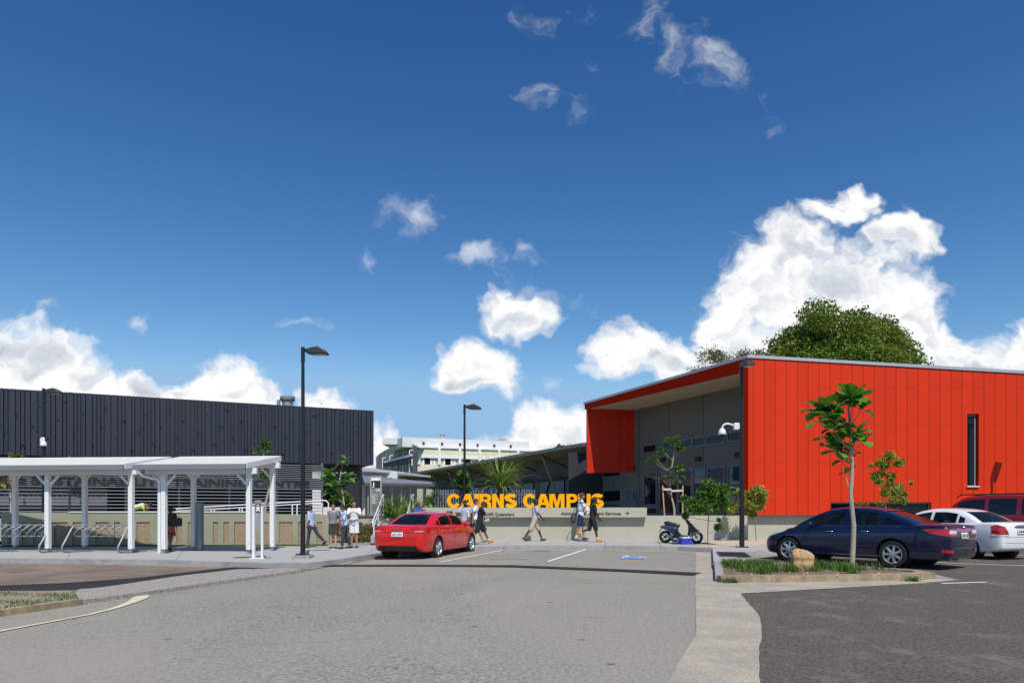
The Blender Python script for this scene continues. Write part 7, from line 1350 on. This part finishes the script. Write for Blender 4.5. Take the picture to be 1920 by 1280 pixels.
def glasses(t, T, hc, hq, q, shd, Lg):
    k = MB(); [k.ell(hc+hq@Vector((.098, s*.032, .006))*q, (.006, .026, .017), hq, 10, 6) for s in (-1, 1)]; [k.cyl(hc+hq@Vector((.095, s*.055, .010))*q, hc+hq@Vector((0, s*.078, .008))*q, .004, n=6) for s in (-1, 1)]; obj('sunglasses', k, m_trim, t)
def dread(t, T, hc, hq, q, shd, Lg): pass
def collar(mat):
    def f(t, T, hc, hq, q, shd, Lg): k = MB(); k.lathe([(.075, -.015), (.085, .0), (.070, .030), (.064, .028)], T((0, 0, .51)), T((.02, 0, .6))-T((0, 0, .5)), 16); obj('collar', k, mat, t, smooth=60)
    return f
def hgt(f, y_): return (f.z-(EYE+(HY-y_)/F*f.y))*-1
f = F_(319, 1032.5); person('woman in dark clothes with a bright orange skirt, half hidden by a shelter post', f, 100, 1.62, dict(walkA, lean=3, ar=-8), 'brown', dict(top=(M('dark_top', (.03, .022, .03), .9), .5, 0), bottom=(M('orange_print', (.32, .06, .02), .9, var=.7, scale=9, col2=(.03, .02, .02), c2lo=.52, c2hi=.6), .75, .02), skirt=True, bname='skirt', shoes=sandal), female=True, hairlen=.04)
def bag_thing(name, lbl, cat, loc, rz, size, mat, strap=None, group=None, round_=.05, strapmat=None):
    t = thing(name, lbl, cat, loc, rz); k = MB(); k.box((0, 0, 0), size); o = obj('bag', k, mat, t, bevel=round_, smooth=40)
    if strap: k = MB(); k.tube([Vector(s) for s in strap], .012, 6); obj('strap', k, strapmat or mat, t, smooth=60)
    return t
bag_thing('shoulder_bag', 'large black shoulder bag carried by the woman in the orange skirt', 'bag', (f.x+.22, f.y+.02, f.z+1.02), R(10), (.36, .14, .30), M('black_leather', (.015, .014, .015), .5), [(-.15, 0, .13), (-.2, 0, .28), (-.17, -.02, .40), (-.05, 0, .28), (.12, 0, .13)])
f = W(262, 1030, 27.6); f.z = 1.2; t, T, _, _ = person('worker in a high visibility vest bending down behind the niche wall', Vector((W(258, 0, 28.6).x, 28.6, .05)), 10, 1.72, dict(lean=78, nod=20, hl=20, kl=35, hr=10, kr=30, al=60, el=20, ar=50, er=20), 'tan', dict(top=(M_pat('hi_vis', 'stripe', (.55, .85, .10), (.60, .62, .60), 3.4), .6, 0), bottom=(navy, 1.9, .01), shoes=tanboot), hair=M('hair_grey', (.25, .24, .23), .8)) if False else (None,)*4
t, T, _, _ = person('worker in a high visibility vest bending down behind the niche wall', Vector((W(250, 0, 29.1).x, 29.1, .55)), 5, 1.72, dict(lean=76, nod=10, hl=15, kl=30, hr=5, kr=20, al=-65, el=30, ar=-55, er=20), 'tan', dict(top=(M_pat('hi_vis', 'stripe', (.45, .75, .06), (.62, .64, .62), 3.0), .6, 0), bottom=(navy, 1.9, .01), shoes=tanboot))
f = F_(584, 1026.5); person('man in a blue checked shirt walking away behind the tall lamp post', f, 165, hgt(f, 948)*1.03, dict(hl=10, kl=4, hr=-30, kr=18, fr=-40, al=-12, el=25, ar=15, er=25, nod=10), 'brown', dict(top=(chk, 1.2, 1), bottom=(denim, 1.9, .008), shoes=m_trim))
f = F_(625, 1027.5); person('woman in sunglasses, slate blue tee and dark knee length skirt shorts', f, -80, hgt(f, 943.5), dict(stand, abl=22, abr=14, el=30, al=5, ar=-6, nod=0), 'light', dict(top=(grey_t, .35, 0), bottom=(olive_c, .86, .035), shoes=sandal, extra=glasses), hair=m_hairb, female=True, hairlen=.0)
f2 = f.copy(); bag_thing('shoulder_bag', 'dark red shoulder bag of the woman in the slate tee', 'bag', (f.x+.26, f.y-.06, f.z+.86), R(80), (.24, .10, .22), M('maroon_leather', (.10, .015, .015), .5), [(-.08, 0, .1), (-.08, -.02, .35), (-.03, -.02, .58), (.04, 0, .35), (.08, 0, .1)])
f = F_(646, 1028); person('young man in a pale checked shirt and jeans, seen side on in the group', f, -150, hgt(f, 944.5)+.02, dict(stand, hl=10, hr=-12, kr=8, fr=-10, al=12, el=50, ar=-5, er=18, nod=22), 'brown', dict(top=(chk2, 1.15, 1), bottom=(denim, 1.9, .008), shoes=m_trim))
f = F_(664, 1026.5); person('man in a white polo and white shorts with folded arms, rightmost of the group', f, -82, hgt(f, 938), dict(stand, al=25, el=95, ar=25, er=95, twl=55, twr=55, abl=12, abr=12, nod=-3), 'tan', dict(top=(white_c, .85, 1), bottom=(white_c, .92, .028), shoes=sandal, extra=collar(white_c)))
f = Vector((W(784, 0, 27.6).x, 27.6, .35)); person('man in a royal blue shirt on the steps behind the red car', f, -60, W(0, 941.5, 27.6).z-.35, dict(walkA, nod=0), 'brown', dict(top=(M('royal_cloth', (.03, .085, .40), .85, var=.08), .8, 1), bottom=(khaki, 1.9, .01), shoes=m_trim, extra=collar(M('royal_cloth', (.03, .08, .4)))))
f = F_(872, 1017.5, .14); person('man in a pale grey tee walking towards the camera behind the red car', f, -100, W(0, 935.5, f.y).z-f.z, dict(walkA, abl=12, abr=14, nod=2), 'dark', dict(top=(grey_c, .75, 1), bottom=(olive_c, .95, .03), shoes=sneak))
f = F_(889, 1017, .14); f.y += .25; person('man in a striped shirt half hidden behind the man with the ball', f, 10, W(0, 932, f.y).z-f.z, dict(walkB, nod=6), 'tan', dict(top=(strp, .8, 1), bottom=(M('grey_shorts', (.10, .12, .12), .9), .9, .03), shoes=sneak), hair=m_hairb)
bag_thing('zigzag_bag', 'black and white patterned bag hanging at the side of the man with the ball', 'bag', (f.x-.22, f.y-.35, f.z+1.18), R(5), (.13, .20, .40), spot, [(0, 0, .2), (.08, -.02, .34), (.16, 0, .2)])
f = F_(899, 1020.5, .14); t, T, sh_, _ = person('man in black polo and tan boots carrying a ball past the red car', f, 12, W(0, 937.5, f.y).z-f.z+.04, dict(hl=30, kl=4, fl=16, hr=-18, kr=25, fr=-38, lean=8, nod=24, al=18, el=70, ar=22, er=72, twl=30, twr=25), 'brown', dict(top=(black_c, .85, 1), bottom=(black_c, 1.0, .045), socks=white_c, shoes=tanboot, boot=True, extra=collar(black_c)), hair=m_hairb)
bw = W(912, 974.5, f.y-.0); k = MB(); k.ell((0, 0, 0), (.112, .112, .112), n=24, m=16); o = obj('ball', k, M_pat('ball_panels', 'spot', (.62, .60, .56), (.30, .26, .22), 9)); o.location = bw; o.data.shade_smooth(); tag(o, 'pale football held by the man in black beside the red car', 'ball')
f = F_(1002, 1014, .14); person('man in a pale tee and khaki shorts walking alone in front of the letters', f, 8, hgt(f, 933), dict(hl=26, kl=8, fl=8, hr=-22, kr=16, fr=-26, al=-14, el=14, ar=18, er=20, lean=3, turn=-10), 'dark', dict(top=(grey_c, .8, 1), bottom=(khaki, 1.12, .04), shoes=sandal))
f = F_(1088, 1013.2, .14); person('tall man in a striped polo and navy shorts with a duffel bag on his back', f, 5, hgt(f, 923.5), dict(hl=16, kl=12, fl=2, hr=-8, kr=8, fr=-10, al=30, el=50, ar=22, er=50, lean=3, nod=4), 'tan', dict(top=(strp, .8, 1), bottom=(navy, .95, .022), shoes=sneak, socks=white_c, extra=collar(navy)), hair=m_hairb)
bag_thing('duffel_bag', 'dark grey duffel bag slung behind the tall man in the striped polo', 'bag', (f.x-.30, f.y-.12, f.z+.88), R(10), (.20, .22, .36), M('charcoal_nylon', (.045, .047, .052), .6, var=.3, scale=6), [(.0, 0, .2), (.05, 0, .42), (.16, 0, .62), (.26, 0, .40), (.10, 0, .1)], round_=.08)
f = F_(1111, 1015.5, .14); person('man in black tee, white socks and tan boots, furthest right of the walkers', f, 8, hgt(f, 930.5), dict(hr=14, kr=4, fr=4, hl=-14, kl=52, fl=-48, al=14, el=20, ar=8, er=14, lean=4, nod=6), 'dark', dict(top=(black_c, .8, 1), bottom=(black_c, 1.02, .03), socks=white_c, shoes=tanboot, boot=True))
bag_thing('zigzag_bag', 'black and white patterned bag in front of the man in the striped polo', 'bag', (f.x-.22, f.y-.20, f.z+1.2), R(0), (.17, .16, .36), spot, [(-.04, 0, .19), (.04, 0, .33), (.1, 0, .19)], round_=.07)
wi = wallY(1292); person('visitor in a blue top standing inside the glazed entrance', Vector((wi.x-.0, wi.y-.35, 1.06)), -120, 1.68, dict(stand), 'tan', dict(top=(M('royal_cloth', (.03, .08, .4)), .6, 1), bottom=(denim, 1.9, .01), shoes=m_trim)) if False else None
